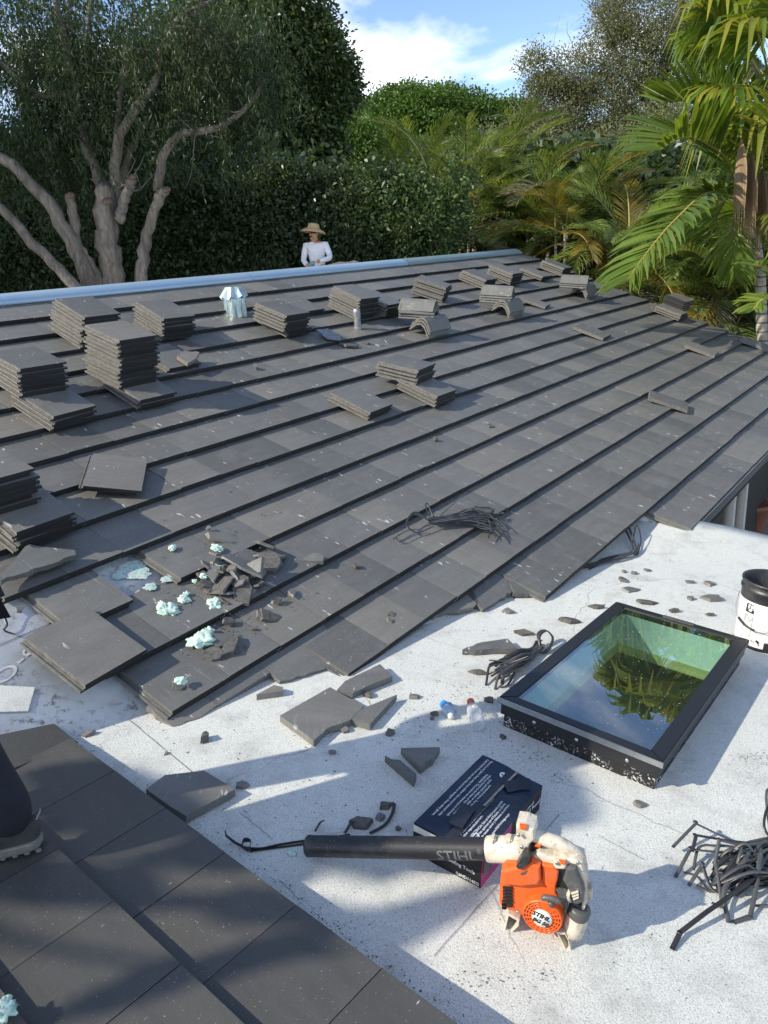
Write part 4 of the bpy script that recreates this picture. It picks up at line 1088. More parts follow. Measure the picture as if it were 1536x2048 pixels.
bm = bmesh.new(); box_bm(bm, (0, l2 - .02, SK_H + .002), (.16, .03, .003)); link('label_plate', bm_mesh(bm, 'label_plate'), skyl, M_GREYPL)
# the white light shaft under the pane
ix, iy, dz = w2 - .056, l2 - .054, -.07
sv = [(x, y, z) for z in (.109, dz) for x, y in ((-ix, -iy), (ix, -iy), (ix, iy), (-ix, iy))]
link('shaft', mesh_np('shaft', sv, [[0, 1, 5, 4], [1, 2, 6, 5], [2, 3, 7, 6], [3, 0, 4, 7]]), skyl, M_SHAFT)
rl = [(x, y, z) for z in (dz, dz - .03) for x, y in ((-3, -3), (3, -3), (3, 3), (-3, 3))]
# room under the shaft: floor and walls in the dim interior
rv = [(x, y, z) for z in (dz - .002, -1.3) for x, y in ((-ix - .25, -iy - .25), (ix + .25, -iy - .25), (ix + .25, iy + .25), (-ix - .25, iy + .25))]
link('attic_lining', mesh_np('attic_lining', rv, [[0, 1, 5, 4], [1, 2, 6, 5], [2, 3, 7, 6], [3, 0, 4, 7], [4, 5, 6, 7]]), skyl, M_SOFFIT)
sv2 = [(x, y, dz) for x, y in ((-ix, -iy), (ix, -iy), (ix, iy), (-ix, iy))] + [(x, y, dz) for x, y in ((-ix + .012, -iy + .012), (ix - .012, -iy + .012), (ix - .012, iy - .012), (-ix + .012, iy - .012))] + [(x, y, dz - .05) for x, y in ((-ix + .012, -iy + .012), (ix - .012, -iy + .012), (ix - .012, iy - .012), (-ix + .012, iy - .012))]
link('shaft_trim', mesh_np('shaft_trim', sv2, [[a, (a + 1) % 4, (a + 1) % 4 + 4, a + 4] for a in range(4)] + [[a + 4, (a + 1) % 4 + 4, (a + 1) % 4 + 8, a + 8] for a in range(4)]), skyl, M_TRIMWOOD)

# ------------------------------------------------------------------ bucket
bp = flat_pt(1524, 1284); BX = unit(V(1, 0, 0) - F_N * F_N.x); BM = frame4(BX, F_N.cross(BX), F_N, bp)
bucket = thing('bucket', 'white labelled pail with a black rim and tarry inside, behind the skylight', 'bucket', None, BM)
bm = bmesh.new(); lathe_bm(bm, [(0, .004), (.138, .004), (.141, .0), (.143, .02)], 48); link('base', bm_mesh(bm, 'bucket_base', True), bucket, M_BLACKPL)
bm = bmesh.new(); lathe_bm(bm, [(.1425, .02), (.1475, .262)], 64); link('label_wrap', bm_mesh(bm, 'bucket_label', True), bucket, M_WHITE)
bm = bmesh.new(); lathe_bm(bm, [(.1475, .262), (.149, .31), (.155, .314), (.155, .326), (.150, .330), (.151, .352), (.156, .356), (.156, .366), (.150, .368), (.145, .36), (.138, .03), (.0, .028)], 64)
link('rim_band', bm_mesh(bm, 'bucket_rim', True), bucket, M_BLACKPL)
def wrap(bm, R, ang0):   # wrap flat artwork (x right, y up) round the pail
    for v in bm.verts:
        a = ang0 + v.co.x / R; rr = R + .0012 + v.co.z
        v.co = Vector((rr * math.cos(a), rr * math.sin(a), v.co.y))
face = math.atan2((CAM - bp).dot(BM.to_3x3().col[1]), (CAM - bp).dot(BM.to_3x3().col[0]))
bm = bmesh.new()
x0 = -.115
for a, b, c, d in ((x0, .245, x0 + .05, .25), (x0, .205, x0 + .012, .248), (x0, .2, x0 + .05, .208), (x0 + .036, .2, x0 + .05, .22), (x0, .07, x0 + .0015, .25), (x0 + .0485, .07, x0 + .05, .25), (x0, .07, x0 + .05, .0715), (x0, .118, x0 + .05, .1195), (x0, .15, x0 + .012, .1515)): rect(bm, a, b, c, d)
circ(bm, x0 + .025, .172, .021, .0018); line(bm, (x0 + .012, .186), (x0 + .038, .156), .003)
line(bm, (x0 + .012, .205), (x0 + .03, .245), .005); line(bm, (x0 + .02, .226), (x0 + .045, .226), .006)
rect(bm, .01, .02, .045, .058); rect(bm, .01, .006 + .055, .045, .062); rect(bm, .055, .02, .058, .058); rect(bm, .064, .02, .066, .058)
line(bm, (-.03, .062), (-.015, .05), .012); line(bm, (-.02, .05), (-.012, .036), .004); rect(bm, -.055, .048, -.05, .056); rect(bm, -.046, .048, -.036, .052)
for k in range(9): rect(bm, -.055, .10 + k * .012, -.055 + (.05 + .03 * ((k * 7) % 5) / 5), .1012 + k * .012)
for k in range(7): rect(bm, .015, .13 + k * .014, .015 + .04 + .05 * ((k * 5) % 4) / 4, .1315 + k * .014)
wrap(bm, .146, face); link('printed_marks', bm_mesh(bm, 'bucket_print'), bucket, M_INK)
# wire bail hanging down in front
R_ = .158; pth = []
for k in range(25):
    a = face - math.pi / 2 - .2 + (math.pi + .1) * k / 24; q = math.sin(math.pi * k / 24); pth.append((R_ * math.cos(a) * (1 + .03 * q), R_ * math.sin(a) * (1 + .03 * q), .255 - .135 * q ** .7))
link('bail_wire', tube_mesh('bail_wire', [(pth, [.002] * 25)], 6), bucket, M_STEEL)
link('bail_grip', tube_mesh('bail_grip', [(pth[6:12], [.006] * 6)], 8), bucket, M_BLACKPL)

# ------------------------------------------------------------------ box of nails
BH = .118
bl, bt_, br = flat_pt(827.8, 1645, BH), flat_pt(964.5, 1510.3, BH), flat_pt(1088.6, 1567.9, BH)
by_ = unit(bt_ - bl); bx_ = unit(by_.cross(F_N)); BL_, BW_ = (bt_ - bl).length, (br - bt_).dot(bx_)
NB = frame4(bx_, by_, F_N, bl - F_N * BH)
box = thing('carton', 'battered navy carton of roofing nails lying behind the leaf blower', 'box', None, NB)
bm = bmesh.new()
n1, n2 = 14, 10
def crush(p):
    x, y, z = p; k = max(0, 1 - math.hypot(x - BW_, y - BL_ * .82) / .17)
    s = mnoise.noise(Vector((x * 14, y * 14, z * 9))) * .005
    return Vector((x + s * .6 - k * .018, y + s * .5 - k * .012, z - k * .030 * (z / BH) + s * .6 * (z / BH)))
vsb = {}
def bv_(i, j, k):
    key = (i, j, k)
    if key not in vsb: vsb[key] = bm.verts.new(crush((BW_ * i / n2, BL_ * j / n1, BH * k / 4)))
    return vsb[key]
for i in range(n2):
    for j in range(n1):
        bm.faces.new((bv_(i, j, 4), bv_(i + 1, j, 4), bv_(i + 1, j + 1, 4), bv_(i, j + 1, 4))).material_index = 0
        bm.faces.new((bv_(i, j, 0), bv_(i, j + 1, 0), bv_(i + 1, j + 1, 0), bv_(i + 1, j, 0))).material_index = 1
for k in range(4):
    for i in range(n2):
        bm.faces.new((bv_(i, 0, k), bv_(i + 1, 0, k), bv_(i + 1, 0, k + 1), bv_(i, 0, k + 1))).material_index = 1
        bm.faces.new((bv_(i, n1, k), bv_(i, n1, k + 1), bv_(i + 1, n1, k + 1), bv_(i + 1, n1, k))).material_index = 1
    for j in range(n1):
        bm.faces.new((bv_(0, j, k), bv_(0, j, k + 1), bv_(0, j + 1, k + 1), bv_(0, j + 1, k))).material_index = 1
        bm.faces.new((bv_(n2, j, k), bv_(n2, j + 1, k), bv_(n2, j + 1, k + 1), bv_(n2, j, k + 1))).material_index = 2 if j < 6 else 1
link('card_body', bm_mesh(bm, 'card_body'), box, [M_NAVY, M_BLKCARD, M_MAGENTA])
# printing: the lines run along the long side and read from the far side
def top_m(x, y, rot): return Matrix.Translation((x, y, 0)) @ Matrix.Rotation(rot, 4, 'Z')
def put_text(body, size, x, y, rot, bold=.0):
    me = text_mesh(body, size, bold)
    me.transform(top_m(x, y, rot)); return me
LINES = [(.030, .97, 'CAUTION: Do not use nails that are bent or damaged. Wear safety glasses.'), (.048, .97, 'Store in a dry place. Keep away from children. Use correct fasteners only.'),
 (.072, .80, 'WARNING: This product can expose you to chemicals'), (.086, .80, 'which are known to the State of California to cause'), (.100, .76, 'cancer and birth defects or other'), (.114, .70, 'reproductive harm. For more information go to'),
 (.165, .88, 'of California to cause cancer and birth defects'), (.179, .86, 'other reproductive harm.'),
 (.200, .92, 'ADVERTENCIA: Este producto puede exponerle'), (.214, .93, 'a sustancias quimicas que el Estado de California'), (.228, .86, 'sabe que causan cancer y defectos de nacimiento.'),
 (.250, .82, 'information: www.P65Warnings.ca.gov')]
bm = bmesh.new()
for u, v1, txt in LINES:
    me = text_mesh(txt, .0125, .0002); w = max(v.co.x for v in me.vertices); want = min(w, BL_ * (v1 - .10)); 
    sc = Matrix.Diagonal((want / w, 1, 1, 1))
    if u < .15: me.transform(Matrix.Translation((u / .275 * BW_, BL_ * v1, 0)) @ Matrix.Rotation(-math.pi / 2, 4, 'Z') @ sc)
    else: me.transform(Matrix.Translation((u / .275 * BW_, BL_ * .09, 0)) @ Matrix.Rotation(math.pi / 2, 4, 'Z') @ sc)
    b1 = bmesh.new(); b1.from_mesh(me); bmesh.ops.triangulate(b1, faces=b1.faces)
    for v in b1.verts: q = crush((v.co.x, v.co.y, BH)); v.co = q + Vector((0, 0, .0022))
    link('printed_line', bm_mesh(b1, 'printed_line'), box, M_INKW)
circ_c = (.075 / .275 * BW_ + .05, BL_ * .88)
k_ = [bm.verts.new((circ_c[0] + .016 * math.cos(a * math.pi / 12), circ_c[1] + .016 * math.sin(a * math.pi / 12), 0)) for a in range(24)]; bm.faces.new(k_)
tri = [(.20, .045), (.20, .085), (.232, .065)]
for a in range(3): line(bm, (tri[a][0] / .275 * BW_, tri[a][1]), (tri[(a + 1) % 3][0] / .275 * BW_, tri[(a + 1) % 3][1]), .0035)
line(bm, (.207 / .275 * BW_, .065), (.22 / .275 * BW_, .065), .0035)
bmesh.ops.triangulate(bm, faces=bm.faces)
for v in bm.verts: q = crush((v.co.x, v.co.y, BH)); v.co = q + Vector((0, 0, .0022))
link('printed_emblem', bm_mesh(bm, 'top_print'), box, M_INKW)
bm = bmesh.new(); bm.faces.new([bm.verts.new((circ_c[0] + x, circ_c[1] + y, BH + .0035 - .0)) for x, y in ((-.009, -.002), (.009, -.002), (.009, .002), (-.009, .002))])
for v in bm.verts: q = crush((v.co.x, v.co.y, BH)); v.co = q + Vector((0, 0, .0034))
link('emblem_bar', bm_mesh(bm, 'emblem_bar'), box, M_NAVY)
bm = bmesh.new()
def front(txt, x, z, s):
    me = text_mesh(txt, s, .0003); me.transform(Matrix.Translation((x, -.0045, z)) @ Matrix.Rotation(math.pi / 2, 4, 'X')); bm.from_mesh(me)
front('Roofing Tools', BW_ * .50, .045, .019); front('ASTM F1667', BW_ * .30, .048, .017); front('in Coil Nail', BW_ * .03, .045, .016); front('RSHD114EG', BW_ * .66, .010, .016)
# end wall lettering, facing right
def side(txt, y, z, s):
    me = text_mesh(txt, s, .0003); me.transform(Matrix.Translation((BW_ + .0035 - .012, y, z)) @ Matrix.Rotation(math.pi / 2, 4, 'Z') @ Matrix.Rotation(math.pi / 2, 4, 'X')); bm.from_mesh(me)
for txt, y, z, s in (('Zinc Galvanized', BL_ * .56, .076, .024), ('SureGrip Coil Roof', BL_ * .56, .048, .027), ('1.25 in', BL_ * .68, .018, .024)):
    me = text_mesh(txt, s, .0003); w = max(v.co.x for v in me.vertices); k = min(1, BL_ * .42 / w); me.transform(Matrix.Diagonal((k, 1, 1, 1)))
    me.transform(Matrix.Translation((BW_, y, z)) @ Matrix.Rotation(math.pi / 2, 4, 'Z') @ Matrix.Rotation(math.pi / 2, 4, 'X'))
    for v in me.vertices: v.co = crush(v.co) + Vector((.0035, 0, 0))
    bm.from_mesh(me)
link('printed_text', bm_mesh(bm, 'side_print'), box, M_INKW)
bm = bmesh.new()
extrude_poly(bm, [(0.0, .0), (.02, 0), (BW_ * .42, 0), (BW_ * .40, .0), ], 0, 0) if False else None
bm.faces.new([bm.verts.new(p) for p in ((.002, -.0035, BH - .004), (.002, -.0035, BH - .03), (BW_ * .38, -.0045, BH - .024), (BW_ * .38, -.0045, BH - .004))])
link('white_panel', bm_mesh(bm, 'white_panel'), box, M_WHITE)
bm = bmesh.new(); bm.faces.new([bm.verts.new(p) for p in ((BW_ + .004, .005, BH - .005), (BW_ + .004, .005, .055), (BW_ + .004, .05, .028), (BW_ + .004, .085, .06), (BW_ + .004, .085, BH - .01))])
link('picture_panel', bm_mesh(bm, 'picture_panel'), box, M_GREYPL)
def tape_strip(name, pts, w, mat, lift):
    bm = bmesh.new(); prev = None
    P = spline([(p[0], p[1], 0) for p in pts], 14)
    for k, p in enumerate(P):
        d = P[min(k + 1, 13)] - P[max(k - 1, 0)]; d /= np.linalg.norm(d); nn = np.array([-d[1], d[0], 0]) * w / 2
        c = [bm.verts.new(crush((q[0], q[1], BH)) + Vector((0, 0, lift + random.uniform(0, .001)))) for q in (p - nn, p + nn)]
        if prev: bm.faces.new((prev[0], c[0], c[1], prev[1]))
        prev = c
    return link(name, bm_mesh(bm, name, True), box, mat)
tape_strip('tape', [(BW_ * .52, .0), (BW_ * .53, BL_ * .5), (BW_ * .54, BL_ * .99)], .034, M_TAPE, .0040)
tape_strip('tape', [(BW_ * .57, BL_ * .45), (BW_ * .58, BL_ * .7), (BW_ * .60, BL_ * .98)], .008, M_TAPEW, .0062)
tape_strip('tape', [(BW_ * .62, BL_ * .78), (BW_ * .75, BL_ * .9), (BW_ * .86, BL_ * .95)], .05, M_TAPE, .0070)
bm = bmesh.new(); box_bm(bm, (BW_ * .50, BL_ * .22, BH + .012), (.050, .115, .003), Matrix.Rotation(.12, 4, 'Z'))
o = link('tape_flap', bm_mesh(bm, 'tape_flap'), box, M_TAPE)

# ------------------------------------------------------------------ leaf blower
BA = flat_pt(1015, 1862); BB = flat_pt(1137, 1900)
lx = unit(BB - BA); lx = unit(lx - F_N * lx.dot(F_N)); ly = F_N.cross(lx)
LB = frame4(lx, ly, F_N, BA)
blower = thing('leaf_blower', 'orange and cream petrol leaf blower with a long black nozzle on the white roof', 'leaf blower', None, LB)
def bl_px(x, y, dep=0.0):
    r = ray(x, y); q = CAM + r * (((BA - CAM).dot(ly) + dep) / r.dot(ly)) - BA
    return (q.dot(lx), q.dot(F_N))
RX = Matrix(((1, 0, 0, 0), (0, 0, 1, 0), (0, 1, 0, 0), (0, 0, 0, 1)))   # outline (x, z) with depth along y
def blab(name, px, d_px, y0, y1, mat, bev=.004, seg=2, parent=None, inset=0):
    """part from its side outline, traced at depth d_px, running from y0 to y1"""
    pts = [bl_px(x, y, d_px) for x, y in px]
    bm = bmesh.new(); a = [bm.verts.new((x, y0, z)) for x, z in pts]; b = [bm.verts.new((x, y1, z)) for x, z in pts]; n = len(pts)
    for i in range(n): bm.faces.new((a[i], a[(i + 1) % n], b[(i + 1) % n], b[i]))
    fa = bm.faces.new(a[::-1]); fb = bm.faces.new(b)
    bmesh.ops.recalc_face_normals(bm, faces=bm.faces)
    if bev:
        es = [e for e in bm.edges if (e.verts[0].co.y == e.verts[1].co.y)]
        bmesh.ops.bevel(bm, geom=es, offset=bev, segments=seg, affect='EDGES', profile=.6)
    bmesh.ops.triangulate(bm, faces=[f for f in bm.faces if len(f.verts) > 4])
    me = bm_mesh(bm, name, False)
    return link(name, me, parent or blower, mat)
def off(px): return [(960 + a / 5.908, 1620 + b / 5.908) for a, b in px]   # from an enlarged view of the machine
# fan housing (orange shroud)
shroud = off([(245, 720), (300, 640), (420, 650), (470, 690), (600, 620), (715, 665), (725, 850), (790, 960), (880, 1000), (925, 1080), (985, 1180), (1000, 1290), (960, 1380), (880, 1430), (760, 1455), (650, 1430), (560, 1370), (480, 1290), (380, 1240), (240, 1200), (210, 1140), (215, 940)])
blab('engine_shroud', shroud, .0, .012, .10, M_ORANGE, .012, 4)
# raised front panel step above the vents and the side cowl
blab('shroud_bulge', off([(262, 735), (430, 700), (600, 640), (705, 690), (715, 850), (690, 905), (480, 925), (262, 900)]), -.012, -.008, .03, M_ORANGE, .010, 4)
blab('side_cowl', off([(725, 665), (860, 690), (925, 760), (915, 850), (890, 930), (895, 1010), (800, 965), (730, 860)]), .0, .006, .09, M_ORANGE, .008, 3)
# round fan cover
fc = bl_px(*off([(735, 1270)])[0], -.012); rim = bl_px(*off([(985, 1270)])[0], -.012)[0] - fc[0]
fcm = Matrix.Translation((fc[0], 0, fc[1])) @ Euler((math.pi / 2, 0, 0)).to_matrix().to_4x4()
bm = bmesh.new(); lathe_bm(bm, [(rim * 1.0, -.05), (rim, .006), (rim * .96, .013), (rim * .9, .014), (rim * .88, .004)], 48, fcm); link('fan_cover_rim', bm_mesh(bm, 'fan_cover_rim', True), blower, M_ORANGE)
bm = bmesh.new(); lathe_bm(bm, [(rim * .88, .001), (0, .001)], 40, fcm); link('fan_cavity', bm_mesh(bm, 'fan_cavity'), blower, M_DARK)
bm = bmesh.new()
for rr in (.80, .665, .53):
    lathe_bm(bm, [(rim * (rr + .035), .003), (rim * (rr + .03), .013), (rim * (rr - .03), .014), (rim * (rr - .035), .003)], 44, fcm)
for k in range(20):
    if 4 <= k <= 5: continue
    a = 2 * math.pi * k / 20
    box_bm(bm, (rim * .68, 0, .0085), (rim * .46, .0042, .011), fcm @ Matrix.Rotation(a, 4, 'Z'))
link('fan_grille', bm_mesh(bm, 'fan_grille'), blower, M_ORANGE)
bm = bmesh.new(); lathe_bm(bm, [(rim * .50, .004), (rim * .50, .016), (rim * .47, .019), (0, .019)], 40, fcm); link('badge', bm_mesh(bm, 'badge', True), blower, M_WHITE)
bm = bmesh.new()
for txt, sz, x, y in (('STIHL', .0205, -.031, .003), ('BG 50', .0180, -.024, -.017)):
    me = text_mesh(txt, sz, .0011); me.transform(fcm @ Matrix.Translation((0, 0, .0196)) @ Matrix.Rotation(-.20, 4, 'Z') @ Matrix.Translation((x, y, 0)) @ Matrix(((1, .18, 0, 0), (0, 1, 0, 0), (0, 0, 1, 0), (0, 0, 0, 1)))); bm.from_mesh(me)
link('badge_lettering', bm_mesh(bm, 'badge_lettering'), blower, M_INK)
# louvres
for k in range(7):
    y = 935 + k * 40
    for (xa, xb) in (((262, 300), (310, 350)) if k in (5, 6) else ((262, 375),)):
        if k >= 4: xa, xb = 250, (300 if k > 4 else 380)
        blab('louvre', off([(xa, y), (xb, y + 6), (xb + 4, y + 26), (xa + 4, y + 20)]), -.001, .006, .0135, M_DARK, 0)
blab('louvre', off([(305, 1105), (360, 1110), (378, 1170), (308, 1170)]), -.001, .006, .0135, M_DARK, 0)
blab('choke_knob', off([(430, 650), (500, 530), (560, 530), (590, 600), (500, 680), (450, 680)]), -.01, -.018, .02, M_BLACKPL, .004)
blab('logo_plate', off([(470, 780), (550, 745), (530, 790), (480, 805)]), -.02, -.0095, -.002, M_GREYPL, 0)
# handle and frame
blab('rear_frame', off([(700, 480), (860, 540), (1010, 545), (1120, 560), (1215, 600), (1255, 800), (1270, 1060), (1230, 1170), (1200, 1160), (1235, 985), (1215, 870), (1130, 700), (1010, 690), (870, 690), (730, 655), (660, 640), (600, 545)]), .03, .02, .085, M_CREAM, .008, 3)
# loop handle as a bent tube
hp = [(450, 190), (560, 225), (740, 290), (920, 350), (1070, 430), (1170, 510), (1205, 590)]
hp3 = [(*bl_px(*q, .055),) for q in off(hp)]
P = spline([(a, .055, b - .012) for a, b in hp3], 28)
link('handle_grip', tube_mesh('handle_grip', [(P, [.017 + .004 * math.sin(k / 27 * math.pi) for k in range(28)])], 14), blower, M_CREAM)
blab('handle_head', off([(430, 155), (540, 170), (640, 215), (650, 330), (590, 390), (560, 480), (590, 560), (420, 640), (250, 725), (270, 650), (400, 560), (440, 470), (425, 330)]), .03, .022, .09, M_CREAM, .008, 3)
blab('stop_switch', off([(468, 178), (550, 190), (548, 235), (478, 222)]), .02, .016, .03, M_ORANGE, .002)
blab('throttle_trigger', off([(600, 400), (650, 385), (735, 395), (735, 440), (690, 480), (610, 470)]), .05, .042, .068, M_BLACKPL, .004)
blab('throttle_lever', off([(660, 390), (730, 395), (715, 435), (650, 420)]), .04, .034, .046, M_ORANGE, .003)
blab('carburettor_panel', off([(868, 585), (1010, 590), (1030, 640), (1000, 690), (868, 690)]), .015, .012, .03, M_CREAM, .004)
blab('primer_lever', off([(930, 590), (1010, 605), (1020, 640), (960, 640)]), .008, .005, .014, M_ORANGE, .003)
blab('engine_recess', off([(865, 700), (1010, 700), (1030, 960), (900, 970), (930, 800)]), .02, .018, .08, M_DARK, 0)
for q in ((455, 295), (495, 440), (1160, 625), (455, 1165), (915, 630)):
    c = bl_px(*off([q])[0], .01); bm = bmesh.new(); lathe_bm(bm, [(.0055, 0), (.0055, .004), (.003, .005), (0, .003)], 12, Matrix.Translation((c[0], .012 if q[0] != 455 or q[1] < 1000 else -.0015, c[1])) @ Euler((math.pi / 2, 0, 0)).to_matrix().to_4x4())
    link('screw', bm_mesh(bm, 'blower_screw', True), blower, M_STEEL)
# muffler box, plug cap, pull starter, tank
blab('air_filter_cover', off([(1020, 700), (1060, 685), (1130, 700), (1235, 985), (1215, 1110), (1150, 1140), (1075, 1120), (1060, 1000), (975, 850)]), .0, .002, .08, M_GREYPL, .012, 4)
for k in range(3): blab('cover_slot', off([(1075 + k * 12, 985 + k * 33), (1160 + k * 4, 960 + k * 33), (1165, 975 + k * 33), (1078 + k * 12, 1000 + k * 33)]), -.002, -.003, .006, M_CREAM, 0)
blab('wire_clip', off([(1020, 1000), (1065, 985), (1060, 1050), (1080, 1090), (1040, 1080)]), -.002, -.006, .02, M_CREAM, .002)
tc_ = bl_px(*off([(1110, 1330)])[0], .02); 
tk = Matrix.Translation((tc_[0], .03, tc_[1] - .045)) @ Euler((.0, .12, 0)).to_matrix().to_4x4()
bm = bmesh.new(); lathe_bm(bm, [(0, -.008), (.024, -.006), (.030, .0), (.032, .03), (.031, .062), (.028, .07), (0, .07)], 28, tk); link('fuel_tank', bm_mesh(bm, 'fuel_tank', True), blower, M_CREAM)
bm = bmesh.new(); lathe_bm(bm, [(.030, .066), (.0315, .07), (.0315, .092), (.027, .098), (0, .098)], 28, tk); box_bm(bm, (0, 0, .101), (.044, .010, .010), tk); link('fuel_cap', bm_mesh(bm, 'fuel_cap'), blower, M_GREYPL)
P = [bl_px(*q, -.03) for q in off([(728, 1045), (770, 1035), (850, 1045), (920, 1070), (955, 1100)])]
link('starter_grip', tube_mesh('starter_grip', [(spline([(a, -.03, b) for a, b in P], 12), [.006, .008, .009, .009, .009, .009, .009, .009, .009, .009, .008, .005])], 10), blower, M_GREYPL)
P = [bl_px(*q, -.02) for q in off([(845, 1070), (835, 1180)])]
link('starter_stem', tube_mesh('starter_stem', [([(P[0][0], -.03, P[0][1]), (P[1][0], -.002, P[1][1])], [.009, .008])], 10), blower, M_GREYPL)
blab('starter_housing', off([(890, 960), (1030, 990), (1035, 1110), (1020, 1250), (1000, 1290), (985, 1180), (930, 1080)]), .0, .006, .07, M_GREYPL, .006, 2)
blab('rear_knob', off([(1270, 905), (1320, 910), (1325, 1050), (1275, 1045)]), .05, .04, .07, M_CREAM, .003)
# two feet
def foot(px, d0, y0, y1):
    pts = [bl_px(x, y, d0) for x, y in px]
    c = (sum(p[0] for p in pts) / len(pts), sum(p[1] for p in pts) / len(pts))
    inn = [(c[0] + (p[0] - c[0]) * .72, c[1] + (p[1] - c[1]) * .78) for p in pts]
    bm = bmesh.new(); n = len(pts)
    A = [bm.verts.new((x, y0, z)) for x, z in pts]; B = [bm.verts.new((x, y0, z)) for x, z in inn]; Cc = [bm.verts.new((x, y1 * .8, z)) for x, z in inn]; D = [bm.verts.new((x, y1, z)) for x, z in pts]
    for i in range(n):
        j = (i + 1) % n
        bm.faces.new((A[i], A[j], B[j], B[i])); bm.faces.new((B[i], B[j], Cc[j], Cc[i])); bm.faces.new((A[j], A[i], D[i], D[j]))
    bm.faces.new(Cc); bm.faces.new(D[::-1])
    link('foot', bm_mesh(bm, 'blower_foot'), blower, M_CREAM)
foot(off([(330, 1215), (465, 1290), (455, 1370), (340, 1480), (275, 1470), (280, 1410)]), .0, .0, .13)
foot(off([(895, 1440), (1000, 1450), (1050, 1540), (1075, 1670), (1020, 1670)]), .0, .0, .13)
# nozzle: cream collar then the long black pipe
TD = .085
ta = bl_px(983, 1698, .06); tb = bl_px(626, 1687, TD)
A3, B3 = Vector((ta[0], .06, ta[1])), Vector((tb[0], .05, max(tb[1], .042)))
r_ = ray(626, 1686)
ax = (B3 - A3).normalized(); Ztube = ax.to_track_quat('Z', 'Y').to_matrix().to_4x4()
LT = (B3 - A3).length
tm = Matrix.Translation(A3) @ Ztube
bm = bmesh.new(); lathe_bm(bm, [(.030, -.02), (.0335, .0), (.0335, LT - .012), (.0345, LT - .01), (.0345, LT), (.0305, LT), (.030, .05)], 36, tm); link('nozzle_pipe', bm_mesh(bm, 'nozzle_pipe', True), blower, M_BLACKPL)
bm = bmesh.new(); lathe_bm(bm, [(.030, -.11), (.040, -.09), (.041, -.052), (.0385, -.05), (.0385, .004), (.0365, .012), (.034, .012)], 36, tm); link('nozzle_collar', bm_mesh(bm, 'nozzle_collar', True), blower, M_CREAM)
for zz, w in ((-.004, .014), (-.05, .022)):
    bm = bmesh.new(); q = Matrix.Translation(A3 + ax * zz + Vector((0, -.006, .042))); box_bm(bm, (0, 0, 0), (w, .03, .022), q, .005); link('clamp_lug', bm_mesh(bm, 'clamp_lug'), blower, M_CREAM)
# moulded lettering wrapped on the pipe: runs from far end towards the collar, facing the camera
bm = bmesh.new()
me = text_mesh('STIHL', .044, .0006); w = max(v.co.x for v in me.vertices); me.transform(Matrix.Diagonal((.125 / w, 1, 1, 1))); bm.from_mesh(me)
me = text_mesh('R', .010, .0003); me.transform(Matrix.Translation((.1335, .026, 0))); bm.from_mesh(me); circ(bm, .1365, .0295, .0075, .0012, 20)
exx = -ax; side_dir = Vector((0, -1, 0)); side_dir = (side_dir - exx * side_dir.dot(exx)).normalized(); upd = side_dir.cross(exx); upd = -upd if upd.z < 0 else upd
bmesh.ops.subdivide_edges(bm, edges=[e for e in bm.edges if e.calc_length() > .012], cuts=2)
for v in bm.verts:
    a = (v.co.y - .030) / .0336 + .45; rr = .0341
    v.co = A3 + ax * (.165 - v.co.x) + side_dir * (rr * math.cos(a)) + upd * (rr * math.sin(a))
link('moulded_lettering', bm_mesh(bm, 'moulded_lettering'), blower, M_GREYINK)

# ------------------------------------------------------------------ bottles
def lying(px0, px1, h, z=F_N):
    a, b = flat_pt(*px0, h), flat_pt(*px1, h); Y = unit(b - a); X = unit(Y.cross(F_N)); return frame4(X, F_N.cross(X), F_N, a), (b - a).length
bmx, bl_len = lying((958, 1452), (941, 1403), .033)
bottle = thing('plastic_bottle', 'empty clear plastic bottle with an orange cap lying by the skylight', 'bottle', None, bmx)
RY = Euler((-math.pi / 2, 0, 0)).to_matrix().to_4x4(); kk = bl_len / .19
bm = bmesh.new(); lathe_bm(bm, [(0, .006), (.022, .0), (.031, .006), (.032, .05), (.029, .056), (.029, .075), (.032, .082), (.032, .115), (.026, .14), (.015, .162), (.0125, .165), (.0125, .18)], 28, RY @ Matrix.Diagonal((1, 1, kk, 1)))
link('body', bm_mesh(bm, 'bottle_body', True), bottle, M_PET)
bm = bmesh.new(); lathe_bm(bm, [(.0165, .172), (.017, .175), (.017, .192), (.014, .194), (0, .194)], 24, RY @ Matrix.Diagonal((1, 1, kk, 1))); link('cap', bm_mesh(bm, 'bottle_cap', True), bottle, M_CAPRED)
bm = bmesh.new(); circ(bm, 0, 0, .012, .005, 20)
for v in bm.verts: v.co = Vector((v.co.x, .10 * kk + v.co.y, math.sqrt(max(0, .0326 ** 2 - v.co.x ** 2)) + .0005))
link('emblem', bm_mesh(bm, 'bottle_emblem'), bottle, M_INKW)
cmx, c_len = lying((902, 1433), (891, 1408), .016)
crushed = thing('crushed_bottle', 'crushed small water bottle with a blue label', 'bottle', None, cmx)
def crushit(bm):
    for v in bm.verts:
        v.co.z *= .55; v.co.x *= 1.15; v.co += Vector((mnoise.noise(v.co * 60) * .006, 0, mnoise.noise(v.co * 45 + Vector((5, 0, 0))) * .008))
bm = bmesh.new(); lathe_bm(bm, [(0, .02), (.012, .0), (.0125, .016), (.016, .022), (.022, .045), (.024, .085)], 24, RY); crushit(bm); link('body', bm_mesh(bm, 'crushed_body', True), crushed, M_PETB)
bm = bmesh.new(); lathe_bm(bm, [(.0255, .078), (.026, .10), (.020, .112)], 24, RY); crushit(bm); link('label', bm_mesh(bm, 'crushed_label', True), crushed, M_BLUE)
bm = bmesh.new(); lathe_bm(bm, [(0, -.006), (.013, -.006), (.0135, .01), (.012, .012)], 20, RY); link('cap', bm_mesh(bm, 'crushed_cap', True), crushed, M_WHITE)

